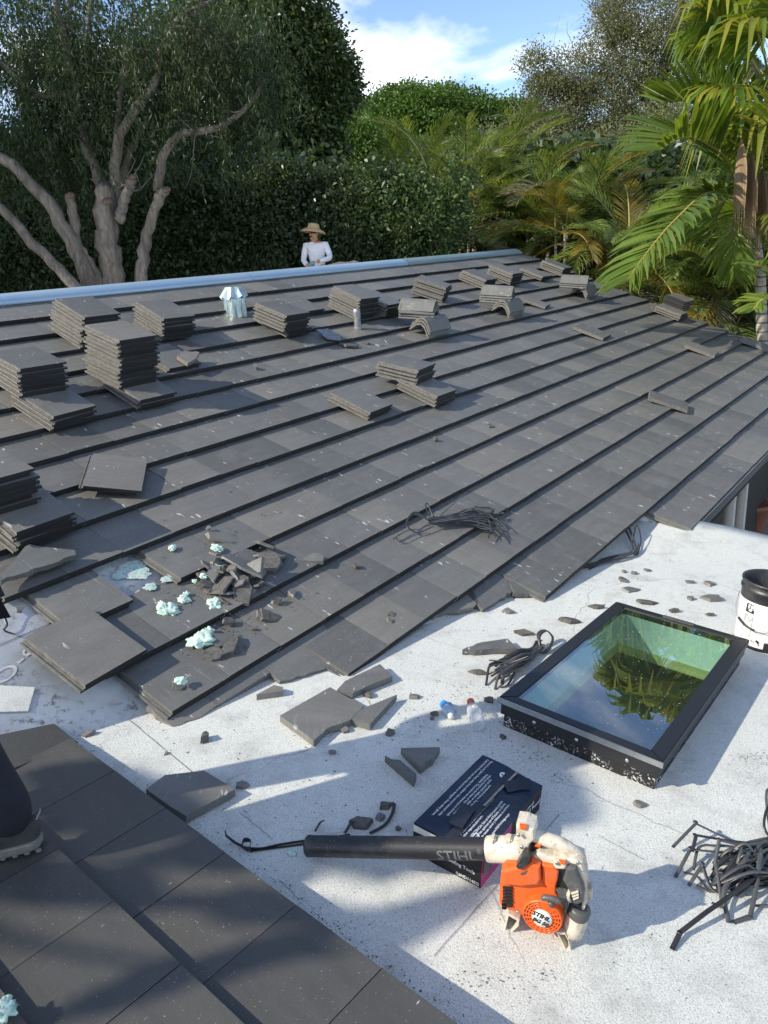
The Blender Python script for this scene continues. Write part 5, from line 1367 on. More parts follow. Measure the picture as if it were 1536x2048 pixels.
# ------------------------------------------------------------------ plastic straps
def ribbon(name, pts, w, parent, mat, tw=0.0, n=22, th=.0012, wdir=None):
    P = spline(pts, n); T = np.gradient(P, axis=0); T /= np.linalg.norm(T, axis=1)[:, None] + 1e-9
    vs_, fs_ = [], []
    ref = Vector(wdir) if wdir else Vector((0, 0, 1))
    for k in range(n):
        t = Vector(T[k]); s_ = t.cross(ref)
        if s_.length < 1e-3: s_ = Vector((1, 0, 0))
        s_.normalize(); s_ = Matrix.Rotation(tw * k / n + .0, 3, t) @ s_; up_ = s_.cross(t)
        p = Vector(P[k])
        for a, b in ((-1, -1), (1, -1), (1, 1), (-1, 1)): vs_.append(tuple(p + s_ * (w / 2 * a) + up_ * (th / 2 * b)))
        if k:
            o = 4 * k
            for q in range(4): fs_.append([o - 4 + q, o - 4 + (q + 1) % 4, o + (q + 1) % 4, o + q])
    fs_ += [[0, 1, 2, 3], [4 * n - 1, 4 * n - 2, 4 * n - 3, 4 * n - 4]]
    return link(name, mesh_np(name, vs_, fs_), parent, mat)
def bundle(name, label, root_px, plane, strands, mats, seed, h=0.0, zs=1.0):
    fn, Nn = (tile_pt, T_N) if plane == 'tile' else (flat_pt, F_N)
    b = thing(name, label, 'straps', 'bundles of plastic packing strap', Matrix.Translation(fn(*root_px, h)))
    org = b.matrix_world.translation; rr = random.Random(seed)
    for pts, w in strands:
        P = [fn(x, y, h) + Nn * z * zs - org for x, y, z in pts]
        ribbon('strap', [tuple(p) for p in P], w * .84, b, rr.choice(mats), rr.uniform(-.35, .35), 6 * len(pts), wdir=tuple(Nn))
    return b
rs = random.Random(5)
# on the slope: tied in the middle, loops to the left, ends fanned to the right
st1 = []
for k in range(30):
    yy = rs.uniform(-14, 14); st1.append(([(862 + rs.uniform(-8, 8), 1048 + yy * .5, .02 + rs.uniform(0, .05)), (900, 1046 + yy * .5, .03 + rs.uniform(0, .05)), (935, 1040 + yy, .03 + rs.uniform(0, .06)), (965 + rs.uniform(-10, 20), 1044 + yy * 1.2 + rs.uniform(-6, 6), .02 + rs.uniform(0, .08)), (985 + rs.uniform(-15, 25), 1052 + yy * 1.4 + rs.uniform(-10, 14), rs.uniform(.0, .07))], .011))
for k in range(9):
    d = rs.uniform(0, 1); st1.append(([(862, 1050, .03), (838 - 10 * d, 1042 - 6 * d, .07 + .03 * d), (818 - 4 * d, 1040 + 4 * d, .06), (814 - 2 * d, 1056, .02 + .02 * d), (835, 1066, .008), (866, 1055, .02)], .012))
for pts in ([(870, 1046, .04), (890, 1030, .08), (915, 1012, .13), (928, 1004, .15)], [(862, 1046, .03), (848, 1028, .10), (850, 1024, .12), (866, 1042, .05)], [(846, 1060, .01), (815, 1062, .01), (786, 1078, .0)], [(850, 1062, .008), (828, 1068, .008), (800, 1082, .0), (792, 1076, .0)], [(980, 1050, .05), (985, 1070, .02), (993, 1076, 0)], [(940, 1030, .06), (950, 1022, .08)]): st1.append((pts, .011))
bundle('strap_bundle', 'tied bundle of grey straps lying across a course of the slope', (895, 1050), 'tile', st1, (M_STRAP_G, M_STRAP_G, M_STRAP), 1, 0.0, .55)
# by the end of the slope on the white roof
st2 = []
for k in range(12):
    e = rs.uniform(-8, 8); st2.append(([(1172 + rs.uniform(-12, 12), 1137 + e * .4, rs.uniform(.0, .02)), (1205, 1127 + e * .6, .02), (1240, 1120 + e * .5, .03), (1268 + rs.uniform(-5, 5), 1112 + e * .4, .03), (1276, 1100, .05)], .012))
for k in range(9):
    e = rs.uniform(-1, 1); st2.append(([(1272 + 4 * e, 1113, .01), (1262 + 5 * e, 1095, .06), (1245 + 9 * e, 1072 + 4 * e, .11), (1228 + 8 * e, 1052 + 5 * e, .15), (1218 + rs.uniform(-5, 8), 1048 + rs.uniform(-3, 12), .14)], .012))
for pts in ([(1225, 1072, .1), (1205, 1068, .07), (1190, 1070, .05)], [(1276, 1110, .01), (1280, 1092, .05), (1270, 1076, .1), (1262, 1100, .03)], [(1170, 1128, .03), (1150, 1120, .02)]): st2.append((pts, .011))
bundle('strap_bundle', 'splayed bundle of grey straps where slope meets white roof', (1225, 1118), 'flat', st2, (M_STRAP_G, M_STRAP, M_STRAP_G), 2)
# left of the skylight
st3 = []
for k in range(26):
    e = rs.uniform(-1.9, 1.6); st3.append(([(976 + rs.uniform(-2, 44), 1356 + 12 * e + rs.uniform(-6, 8), .03 + rs.uniform(0, .05)), (1010, 1345 + 10 * e, .06), (1040, 1332 + 9 * e, .05 + rs.uniform(0, .03)), (1062, 1318 + 7 * e, .04), (1080 + rs.uniform(-8, 8), 1300 + 6 * e, .04)], .014))
for k in range(8):
    e = rs.uniform(-1, 1); st3.append(([(1080, 1302, .03), (1074 + 4 * e, 1290 + 4 * e, .09), (1088 + 4 * e, 1284 + 2 * e, .10), (1104, 1290 + 4 * e, .06), (1094, 1304 + 4 * e, .02), (1080, 1310, .02)], .014))
for pts in ([(980, 1352, .07), (976, 1352, .06), (972, 1372, .005)], [(1005, 1360, .05), (996, 1362, .05), (990, 1380, .004)], [(1030, 1352, .03), (1015, 1372, .01), (1000, 1376, .004)]): st3.append((pts, .014))
bundle('strap_bundle', 'black straps bunched against the left side of the skylight', (1050, 1335), 'flat', st3, (M_STRAP, M_STRAP, M_STRAP_G), 3, 0.0, .7)
# right edge, near
q = lambda a, b: (1300 + a / 5.534, 1560 + b / 5.534)
st4 = []
def zz(*pts): return [(*q(a, b), h) for a, b, h in pts]
st4 += [(zz((235, 825, .03), (470, 668, .07), (475, 668, .07), (850, 790, .05), (1130, 850, .04), (1280, 770, .05), (1420, 760, .05)), .013),
 (zz((440, 930, .05), (475, 805, .07), (480, 800, .07), (900, 840, .06), (1150, 850, .06), (1420, 740, .05)), .014),
 (zz((275, 1105, .01), (420, 905, .05), (425, 900, .05), (690, 930, .05), (1000, 930, .05), (1300, 830, .05)), .014),
 (zz((470, 1050, .02), (520, 880, .05), (720, 890, .06), (1000, 900, .06), (1330, 800, .05)), .012),
 (zz((700, 1060, .02), (720, 890, .08), (740, 885, .08), (1000, 905, .07), (1380, 800, .05)), .014),
 (zz((420, 1215, .015), (550, 1080, .05), (556, 1080, .05), (660, 1240, .02), (800, 1330, .02)), .014),
 (zz((240, 1890, .005), (325, 1745, .02), (330, 1740, .02), (600, 1580, .04), (850, 1430, .05), (1100, 1250, .06), (1250, 1000, .06), (1400, 850, .05)), .018),
 (zz((915, 1585, .003), (1100, 1535, .01), (1105, 1530, .01), (1150, 1290, .05), (1165, 1100, .08), (1200, 920, .06)), .017),
 (zz((680, 1370, .004), (780, 1410, .01), (720, 1200, .05), (690, 1080, .06)), .012),
 (zz((870, 1590, .004), (800, 1380, .03), (850, 1250, .05), (1100, 1050, .07)), .018),
 (zz((510, 1190, .01), (640, 1250, .01), (900, 1260, .03), (1250, 1100, .05)), .012),
 (zz((370, 1030, .004), (520, 1080, .004), (640, 1260, .01)), .010),
 (zz((1310, 260, .07), (1255, 300, .07), (1265, 420, .05), (1320, 620, .02), (1350, 760, .02)), .011),
 (zz((1350, 400, .07), (1260, 480, .06), (1245, 580, .03), (1310, 640, .01), (1400, 650, .01)), .011),
 (zz((1390, 1440, .02), (1150, 1420, .01)), .010)]
for k in range(44):
    a, b = rs.uniform(650, 1000), rs.uniform(920, 1330); a2, b2 = rs.uniform(1000, 1500), rs.uniform(820, 1250)
    st4.append((zz((a, b, rs.uniform(.005, .03)), ((a + a2) / 2 + rs.uniform(-60, 60), (b + b2) / 2 + rs.uniform(-80, 80), rs.uniform(.03, .09)), (a2, b2, rs.uniform(.02, .07)), (a2 + 250, b2 - 120, .03)), rs.uniform(.011, .016)))
bundle('strap_bundle', 'large tangle of grey straps at the right edge of the picture', (1460, 1760), 'flat', st4, (M_STRAP_G, M_STRAP_G, M_STRAP), 4)
# loose strap behind the nozzle
b5 = thing('loose_strap', 'long black strap with a curled loop running behind the blower nozzle', 'straps', 'bundles of plastic packing strap', Matrix.Translation(flat_pt(520, 1690)))
og = b5.matrix_world.translation
def fl(*pts): return [tuple(flat_pt(x, y) + F_N * z - og) for x, y, z in pts]
ribbon('strap', fl((452, 1672, .018), (452, 1680, .02), (470, 1688, .006), (484, 1696, .006), (495, 1708, .02), (502, 1698, .03), (490, 1690, .02), (486, 1698, .008), (520, 1700, .004), (560, 1692, .004), (620, 1683, .004), (700, 1672, .003)), .016, b5, M_STRAP, 0, 60, wdir=(1, 1, 0))
ribbon('strap', fl((500, 1704, .003), (560, 1696, .003), (618, 1688, .003)), .008, b5, M_STRAP, 0, 16)
ribbon('strap', fl((630, 1668, .01), (640, 1660, .03), (648, 1650, .02)), .008, b5, M_STRAP, 0, 12)
ribbon('strap', fl((690, 1668, .004), (703, 1654, .02), (712, 1648, .012), (740, 1642, .012)), .010, b5, M_STRAP, 0, 16)
ribbon('strap', fl((740, 1668, .003), (770, 1652, .006), (785, 1632, .012), (789, 1612, .012)), .012, b5, M_STRAP, 0, 16)
ribbon('strap', [tuple(tile_pt(x, y, DECK + .02) + T_N * z - og) for x, y, z in ((-6, 1200, .05), (2, 1208, .05), (4, 1230, .03), (14, 1252, .01), (8, 1262, .004), (30, 1270, .003))], .012, b5, M_STRAP, 0, 24)

# ------------------------------------------------------------------ people
def skin_body(name, joints, edges, mat, parent, sub=2, root=0):
    """one continuous surface grown on a skeleton: joints = [(xyz, rx, ry)]"""
    me = bpy.data.meshes.new(name); me.from_pydata([j[0] for j in joints], edges, []); me.update()
    o = link(name, me, parent, mat)
    md = o.modifiers.new('skin', 'SKIN'); md.use_smooth_shade = True
    for k, j in enumerate(joints): me.skin_vertices[0].data[k].radius = (j[1], j[2] if len(j) > 2 else j[1])
    me.skin_vertices[0].data[root].use_root = True
    sb = o.modifiers.new('subdivision', 'SUBSURF'); sb.levels = sub; sb.render_levels = sub
    return o
def ellipsoid(bm, c, r, m=None, sub=3):
    rr = bmesh.ops.create_icosphere(bm, subdivisions=sub, radius=1)
    for v in rr['verts']:
        v.co = Vector((v.co.x * r[0] + c[0], v.co.y * r[1] + c[1], v.co.z * r[2] + c[2]))
        if m is not None: v.co = m @ v.co
    return rr['verts']
# worker behind the ridge, half kneeling on the far slope, looking to the left
mp = at_y(640, 545, 14.2); foot = far_slope_pt(mp)
head_top = at_y(628, 453, 14.2)
MS = 1.0
facing = unit(V(CAM.x - foot.x - 2.0, CAM.y - foot.y, 0))          # chest a little to the left of the camera
px_ = unit(facing.cross(V(0, 0, 1)))                               # his left is -px_ ... right hand side from his view
mm = frame4(facing.cross(V(0, 0, 1)) * -1, -facing, V(0, 0, 1), V(head_top.x, head_top.y, 0))
# local axes: x = picture right, -y = towards the camera, z = up
ht = head_top.z
man = thing('person', 'worker in a white long sleeved shirt and wide straw hat, busy behind the ridge', 'person', None, Matrix.Translation((head_top.x, head_top.y, ht)) @ Euler((0, 0, math.atan2(facing.y, facing.x) + math.pi / 2)).to_matrix().to_4x4())
# z measured down from the top of the head
J = [((0, 0, -.80), .13, .10), ((.005, -.01, -.62), .135, .10), ((.01, -.03, -.44), .145, .10), ((.01, -.02, -.315), .145, .090), ((.0, -.02, -.245), .055, .055), ((-.005, -.03, -.19), .052, .055), ((-.01, -.045, -.12), .075, .088), ((-.01, -.04, -.04), .062, .08),
     ((-.175, -.02, -.315), .060), ((-.215, -.05, -.47), .046), ((-.225, -.14, -.56), .040), ((-.12, -.30, -.66), .032),
     ((.18, -.02, -.32), .060), ((.235, -.03, -.48), .046), ((.25, -.12, -.55), .040), ((.03, -.31, -.59), .032),
     ((-.10, -.01, -.92), .085), ((-.13, -.04, -1.30), .065), ((-.14, .02, -1.62), .045), ((-.15, -.12, -1.68), .04),
     ((.10, .0, -.92), .085), ((.13, -.03, -1.30), .065), ((.14, .03, -1.66), .045)]
EG = [(0, 1), (1, 2), (2, 3), (3, 4), (4, 5), (5, 6), (6, 7), (3, 8), (8, 9), (9, 10), (10, 11), (3, 12), (12, 13), (13, 14), (14, 15), (0, 16), (16, 17), (17, 18), (18, 19), (0, 20), (20, 21), (21, 22)]
skin_body('body', J, EG, M_SKIN, man, 2)
grow = lambda j, k: tuple([j[0]] + [r * k + .008 for r in j[1:]])
SJ = [grow(J[i], 1.06) for i in (0, 1, 2, 3, 8, 9, 10, 11, 12, 13, 14, 15)] + [((.0, -.02, -.255), .078, .070)]
SJ[7] = ((-.135, -.275, -.648), .042); SJ[11] = ((.055, -.285, -.588), .042)
SE = [(0, 1), (1, 2), (2, 3), (3, 4), (4, 5), (5, 6), (6, 7), (3, 8), (8, 9), (9, 10), (10, 11), (3, 12)]
skin_body('shirt', SJ, SE, M_SHIRT, man, 2)
TJ = [((0, .0, -.80), .15, .12)] + [grow(J[i], 1.12) for i in (16, 17, 18, 20, 21, 22)]
skin_body('trousers', TJ, [(0, 1), (1, 2), (2, 3), (0, 4), (4, 5), (5, 6)], M_TROUSER, man, 2)
hm = Matrix.Translation((-.012, -.045, -.11)) @ Euler((0, 0, -.62)).to_matrix().to_4x4()       # the head is turned to the left
bm = bmesh.new()
ellipsoid(bm, (0, -.085, -.028), (.014, .024, .018), hm, 2); ellipsoid(bm, (0, -.075, -.01), (.010, .018, .026), hm, 2)   # nose
ellipsoid(bm, (0, -.055, -.085), (.034, .035, .026), hm, 2)                                                           # chin
for s_ in (-1, 1): ellipsoid(bm, (s_ * .078, .012, -.015), (.012, .024, .034), hm, 2)
link('face', bm_mesh(bm, 'face', True), man, M_SKIN)
bm = bmesh.new()
for s_ in (-1, 1): ellipsoid(bm, (s_ * .031, -.080, .004), (.013, .008, .007), hm, 2)
ellipsoid(bm, (0, -.084, -.056), (.024, .008, .005), hm, 2)
link('eyes_and_mouth', bm_mesh(bm, 'eyes_and_mouth', True), man, M_HAIR)
bm = bmesh.new()
for s_ in (-1, 1): circ(bm, s_ * .032, .004, .024, .003, 20)
line(bm, (-.008, .006), (.008, .006), .003)
for v in bm.verts: v.co = hm @ Vector((v.co.x, -.096, v.co.y))
link('glasses', bm_mesh(bm, 'glasses'), man, M_DARK)
bm = bmesh.new(); ellipsoid(bm, (0, .018, .03), (.083, .085, .085), hm)
link('hair', bm_mesh(bm, 'hair', True), man, M_HAIR)
hatm = hm @ Matrix.Translation((0, .005, .065)) @ Euler((-.16, .10, 0)).to_matrix().to_4x4()
bm = bmesh.new(); lathe_bm(bm, [(.225, -.055), (.222, -.046), (.185, -.016), (.135, .006), (.108, .018), (.100, .06), (.090, .088), (.06, .098), (0, .10)], 40, hatm)
bm2 = bm; lathe_bm(bm, [(.224, -.057), (.18, -.026), (.10, .004), (.092, .05), (0, .06)], 40, hatm)
link('straw_hat', bm_mesh(bm, 'straw_hat', True), man, M_STRAW)
def hand(name, wrist, direction, up, mat, parent, curl=.8, side=1, k=1.0):
    d = Vector(direction).normalized(); u = Vector(up); u = (u - d * u.dot(d)).normalized(); s_ = d.cross(u) * side
    w = Vector(wrist)
    jn = [(tuple(w), .027 * k, .020 * k), (tuple(w + d * .05 * k), .036 * k, .018 * k), (tuple(w + d * .085 * k), .036 * k, .016 * k)]; ed = [(0, 1), (1, 2)]
    for f, (o_, ln) in enumerate(((-.030, .062), (-.010, .075), (.011, .070), (.030, .054))):
        b = w + d * .075 * k + s_ * o_ * k; i0 = len(jn); p = b; a = 0; jn.append((tuple(b), .0105 * k)); ed.append((2, i0))
        for g_ in range(3):
            a += curl * .55; p = p + (d * math.cos(a) - u * math.sin(a)) * ln * k * (.45, .32, .25)[g_]; jn.append((tuple(p), (.0095, .009, .0075)[g_] * k)); ed.append((len(jn) - 2, len(jn) - 1))
    b = w + d * .025 * k - s_ * .030 * k; i0 = len(jn); jn.append((tuple(b), .012 * k)); ed.append((0, i0))
    p = b + (d * .6 - s_ * .75 - u * .3) * .035 * k; jn.append((tuple(p), .0115 * k)); ed.append((i0, i0 + 1)); p = p + (d * .8 - s_ * .1 - u * .5) * .03 * k; jn.append((tuple(p), .009 * k)); ed.append((i0 + 1, i0 + 2))
    return skin_body(name, jn, ed, mat, parent, 1)
hand('glove', (-.11, -.31, -.67), (.55, -.55, -.55), (0, -.5, .8), M_GLOVE, man, .9, 1, 1.15)
hand('glove', (.02, -.315, -.60), (-.85, -.2, -.25), (0, -.6, .8), M_GLOVE, man, .8, -1, 1.15)
bm = bmesh.new(); ellipsoid(bm, (-.055, -.385, -.675), (.045, .03, .03)); ellipsoid(bm, (-.03, -.375, -.645), (.03, .028, .02))
link('glove_palm', bm_mesh(bm, 'glove_palm', True), man, M_TEAL)
# tiles lying on the far slope beside him
for (x, y, lab, yaw) in ((672, 529, 'tile poking up behind the ridge beside the worker, the nearer one', .5), (692, 527, 'tile poking up behind the ridge beside the worker, the farther one', .2)):
    p = at_y(x, y, 11.6)
    o = link('loose_tile', ME_LOOSE); o.matrix_world = Matrix.Translation(p) @ Euler((.04, -.16, yaw)).to_matrix().to_4x4() @ Matrix.Translation((-W_ / 2, -L_ / 2, 0)); tag(o, lab, 'roof tile', 'tiles behind the ridge')

# man at the left edge: only the near trouser leg and shoe are in the picture
ank = fg_pt(30, 1650, 0); sole = fg_pt(34, 1698)
wk = thing('person', 'worker cropped at the left edge, only a dark trouser leg and grey shoe showing', 'person', None, Matrix.Translation(sole))
fd = unit(V(-.93, -.25, 0)); fs = unit(V(fd.y, -fd.x, 0))
hl = lambda f, s_, z: tuple(fd * f + fs * s_ + V(0, 0, z))
JJ = [(hl(.05, .20, .92), .14, .11), (hl(.03, .20, 1.12), .13, .10), (hl(.05, .20, 1.34), .15, .10), (hl(.05, .20, 1.46), .06), (hl(.07, .20, 1.53), .06), (hl(.10, .20, 1.62), .085, .09), (hl(.10, .20, 1.70), .06),
      (hl(.05, .02, 1.40), .055), (hl(.12, -.03, 1.15), .045), (hl(.36, .02, 1.12), .036), (hl(.44, .06, 1.14), .03),
      (hl(.05, .38, 1.40), .055), (hl(.16, .44, 1.15), .045), (hl(.36, .40, 1.12), .036), (hl(.44, .36, 1.14), .03),
      (hl(.05, .10, .84), .085), (hl(.10, .04, .46), .06), (hl(-.005, .0, .10), .042), (hl(.04, .0, .05), .028), (hl(.15, .0, .035), .024),
      (hl(.10, .28, .84), .085), (hl(.40, .25, .50), .06), (hl(.52, .22, .10), .042), (hl(.62, .22, .04), .035)]
JE = [(0, 1), (1, 2), (2, 3), (3, 4), (4, 5), (5, 6), (2, 7), (7, 8), (8, 9), (9, 10), (2, 11), (11, 12), (12, 13), (13, 14), (0, 15), (15, 16), (16, 17), (17, 18), (18, 19), (0, 20), (20, 21), (21, 22), (22, 23)]
skin_body('body', JJ, JE, M_SKIN, wk, 1)
G2 = lambda i, k, a: (JJ[i][0], *[r * k + a for r in JJ[i][1:]])
skin_body('shirt', [G2(i, 1.1, .01) for i in (0, 1, 2, 7, 8, 11, 12)], [(0, 1), (1, 2), (2, 3), (3, 4), (2, 5), (5, 6)], M_TROUSER, wk, 2)
tj = [(hl(.05, .20, .90), .16, .13), G2(15, 1.15, .01), (hl(.09, .03, .48), .095), (hl(.035, .0, .26), .090, .092), (hl(.0, .0, .165), .080, .085), (hl(-.008, .0, .115), .070, .078), (hl(.0, .0, .075), .050, .056), G2(20, 1.15, .01), (hl(.40, .25, .50), .085), (hl(.49, .23, .24), .08), (hl(.52, .22, .12), .07)]
skin_body('trousers', tj, [(0, 1), (1, 2), (2, 3), (3, 4), (4, 5), (5, 6), (0, 7), (7, 8), (8, 9), (9, 10)], M_TROUSER, wk, 2)
def shoe(cx, cs, parent):
    def pt(f, s_, z): return fd * (f + cx) + fs * (s_ + cs) + V(0, 0, z)
    outline = [(-.075, .020), (-.070, .036), (-.03, .042), (.06, .040), (.13, .052), (.19, .050), (.225, .030), (.232, 0)]
    full = outline + [(f, -w) for f, w in outline[::-1][1:]] + [(-.082, 0)]
    bm = bmesh.new()
    levels = [(0.0, .93, 0), (.012, 1.0, 0), (.030, 1.03, 0), (.040, .98, 1), (.062, .92, 1), (.085, .80, 1), (.105, .62, 1)]
    rg = []
    for z, k, m_ in levels:
        rg.append([bm.verts.new(pt((f if z < .045 else -.075 + (f + .075) * (1 - (z - .045) * 8.2)), w * k, z + (.006 if f > .15 and z < .02 else 0) + (max(0, (f - .17)) * .25))) for f, w in full])
    n = len(full)
    for li in range(len(rg) - 1):
        for k in range(n):
            f_ = bm.faces.new((rg[li][k], rg[li][(k + 1) % n], rg[li + 1][(k + 1) % n], rg[li + 1][k])); f_.material_index = 0 if levels[li][2] == 0 else 1
    bm.faces.new(rg[0][::-1]); bm.faces.new(rg[-1]).material_index = 1
    o = link('shoe', bm_mesh(bm, 'shoe', True), parent, [M_SOLE, M_SHOE]); s2 = o.modifiers.new('s', 'SUBSURF'); s2.levels = s2.render_levels = 1
    for k in range(9):
        f = -.07 + k * .034
        for sg in (1, -1):
            bm = bmesh.new(); w = .036 if f < .05 else .047; c = pt(f, sg * w, .006); box_bm(bm, (0, 0, 0), (.016, .008, .012), frame4(fd, fs, V(0, 0, 1), c), .002); link('sole_lug', bm_mesh(bm, 'sole_lug'), o, M_SOLE)
    bm = bmesh.new(); ch = tube_np([([tuple(pt(-.078, -.008, .098)), tuple(pt(-.092, -.006, .122)), tuple(pt(-.092, .006, .122)), tuple(pt(-.078, .008, .098))], [.0025] * 4)], 8)
    link('heel_loop', mesh_np('heel_loop', ch[0], ch[1][ch[1][:, 0] != ch[1][:, 3]]), o, M_TAPEW)
    bm = bmesh.new()
    for sg in (1, -1):
        q = [pt(-.06, sg * .0425, .034), pt(.06, sg * .0435, .034), pt(.06, sg * .0435, .039), pt(-.06, sg * .0425, .039)]
        bm.faces.new([bm.verts.new(v) for v in q])
    link('sole_stripe', bm_mesh(bm, 'sole_stripe'), o, M_TAPEW)
shoe(0.0, 0.0, wk); shoe(.53, .22, wk)

# ------------------------------------------------------------------ plant pot by the wall
pg = V(pc.x, pc.y, 0); rr_ = ray(1494, 1062); gp = CAM + rr_ * ((0 - CAM.z) / rr_.z)
pot = thing('plant_pot', 'terracotta pot of reddish plants by the cream posts', 'plant pot', None, Matrix.Translation(gp))
bm = bmesh.new(); lathe_bm(bm, [(0, 0), (.20, 0), (.23, .05), (.285, .40), (.31, .41), (.31, .47), (.285, .475), (.265, .44), (0, .43)], 32); link('pot', bm_mesh(bm, 'pot', True), pot, M_TERRA)

# ------------------------------------------------------------------ foliage
def leaf_cards(P, D, ln, wd, droop=.0):
    """leaf shaped quads, folded a little: P base points, D directions"""
    n = len(P); D = D / (np.linalg.norm(D, axis=1)[:, None] + 1e-9)
    R = rng.normal(size=(n, 3)); S = np.cross(D, R); S /= np.linalg.norm(S, axis=1)[:, None] + 1e-9
    ln = np.broadcast_to(ln, (n,)) * rng.uniform(.7, 1.25, n); wd = np.broadcast_to(wd, (n,)) * rng.uniform(.75, 1.2, n)
    mid = P + D * (ln * .48)[:, None]; tip = P + D * ln[:, None]; tip[:, 2] -= droop * ln
    v = np.stack([P, mid + S * (wd / 2)[:, None], tip, mid - S * (wd / 2)[:, None]], 1).reshape(-1, 3)
    return v, np.arange(n * 4).reshape(n, 4)
def blob_points(blobs, per, spread, shell=.55):
    """clumps spread through ellipsoids; returns leaf points and outward directions"""
    Ps, Ds = [], []
    for (c, r, n) in blobs:
        d = rng.normal(size=(n, 3)); d /= np.linalg.norm(d, axis=1)[:, None]
        rad = shell + (1 - shell) * rng.random(n) ** .6; rad *= rng.uniform(.82, 1.12, n)
        cl = np.array(c) + d * rad[:, None] * np.array(r)
        k = per
        p = np.repeat(cl, k, 0) + rng.normal(size=(n * k, 3)) * np.array(spread)
        Ps.append(p); Ds.append(np.repeat(d, k, 0) + rng.normal(size=(n * k, 3)) * .8 + np.array([0, 0, .15]))
    return np.concatenate(Ps), np.concatenate(Ds)
def crown(name, blobs, per, spread, ln, wd, mat, parent, shell=.55, droop=.2):
    P, D = blob_points(blobs, per, spread, shell); v, f = leaf_cards(P, D, ln, wd, droop)
    return link(name, mesh_np(name, v, f), parent, mat)
def B(x, y, Y, rx, rz, n, ry=None):       # blob given where it is seen, radius in metres
    p = at_y(x, y, Y); return ((p.x, p.y, p.z), (rx, ry or rx, rz), n)
def limb(pts, Y, r0, r1, n=16):           # limb traced at distance Y: points (x, y[, dY])
    P = spline([tuple(at_y(p[0], p[1], Y + (p[2] if len(p) > 2 else 0))) for p in pts], n)
    P += rng.normal(size=P.shape) * r0 * .14
    return (P, np.linspace(r0, r1, n) * (1 + rng.normal(size=n) * .04))
def to_ground(limb_, drop=True):
    P, R = limb_
    if P[0][2] > 0: g_ = P[0].copy(); g_[2] = -.2; d = P[0] - P[1]; g_[:2] += d[:2] / max(.05, abs(d[2])) * P[0][2] * .4; P = np.vstack([g_, P]); R = np.concatenate([[R[0] * 1.25], R])
    return (P, R)
def twigs(limbs, n, ln, r, up=.3):
    out = []
    for _ in range(n):
        P, R = limbs[rng.integers(len(limbs))]; k = rng.integers(len(P) // 2, len(P)); p = P[k]
        d = rng.normal(size=3); d[2] += up; d /= np.linalg.norm(d); L = ln * rng.uniform(.5, 1.2)
        q = [p, p + d * L * .35 + rng.normal(size=3) * L * .06, p + d * L * .7 + rng.normal(size=3) * L * .12, p + d * L + rng.normal(size=3) * L * .15]
        out.append((spline(q, 7), np.linspace(r, r * .25, 7)))
    return out
def tree(name, label, cat, base, group=None): return thing(name, label, cat, group, Matrix.Identity(4))

# --- T1 the big many-trunked tree on the left
Y1 = 12.5
t1 = tree('broad_tree', 'large many-stemmed tree with pale bark and drooping fine foliage on the left', 'tree', None)
main = [to_ground(limb([(226, 575), (222, 520), (215, 460), (212, 405), (214, 380)], Y1, .19, .15)),
        to_ground(limb([(180, 575), (165, 530), (140, 480), (115, 435), (80, 385), (30, 335), (-20, 305)], Y1 - .3, .125, .08)),
        to_ground(limb([(196, 570), (178, 525), (155, 490), (146, 430), (140, 392)], Y1 - .2, .085, .07)),
        to_ground(limb([(280, 565), (284, 520), (298, 460), (318, 400), (330, 380)], Y1, .10, .075)),
        to_ground(limb([(150, 575), (110, 530), (60, 480), (10, 425), (-40, 390)], Y1 - .6, .085, .06)),
        limb([(214, 385), (196, 355), (175, 300), (160, 240), (152, 185), (140, 120), (120, 40), (95, -60)], Y1 + .3, .10, .04),
        limb([(226, 420), (232, 380), (231, 320), (240, 270), (270, 225), (310, 170), (322, 110), (345, 55), (375, 25), (430, 0)], Y1 + .1, .10, .03),
        limb([(238, 440), (250, 395), (265, 355)], Y1 - .1, .085, .065),
        limb([(240, 375), (252, 330), (262, 300), (285, 260), (320, 200), (365, 165)], Y1 + .5, .06, .025),
        limb([(318, 385), (318, 350), (328, 310), (345, 285), (365, 265), (400, 263), (440, 252), (470, 235), (500, 212), (530, 160)], Y1 + .1, .075, .03),
        limb([(232, 270), (238, 220), (245, 150), (256, 125)], Y1 + .2, .045, .03),
        limb([(135, 160), (132, 100), (138, 40), (142, -40)], Y1 + .4, .05, .03),
        limb([(160, 200), (130, 185), (80, 190), (40, 160), (0, 125), (-40, 110)], Y1 + .3, .055, .03),
        limb([(372, 40), (410, 60), (440, 75), (470, 110)], Y1 + .1, .022, .008), limb([(345, 55), (380, 55), (400, 70)], Y1, .025, .008),
        limb([(130, 380), (80, 330), (75, 250), (70, 180), (60, 100)], Y1 + .9, .05, .02), limb([(170, 310), (160, 200), (175, 100), (180, 20), (170, -50)], Y1 + .9, .06, .025)]
link('trunk', tube_mesh('trunk', main, 10), t1, M_BARK)
link('twig', tube_mesh('twig', twigs(main[5:], 110, .7, .008), 4, True, False), t1, M_BARK_G)
for x, y, Y, r in ((140, 391, Y1 - .2, .078), (332, 379, Y1, .078), (214, 402, Y1 - .16, .085), (265, 353, Y1 - .1, .066)):
    bm = bmesh.new(); ellipsoid(bm, (0, 0, 0), (r, r, r * .45), None, 2); o = link('cut_stub', bm_mesh(bm, 'cut_stub', True), t1, M_CUT); o.matrix_world = Matrix.Translation(at_y(x, y, Y - .03)) @ Euler((.5, .1, 0)).to_matrix().to_4x4()
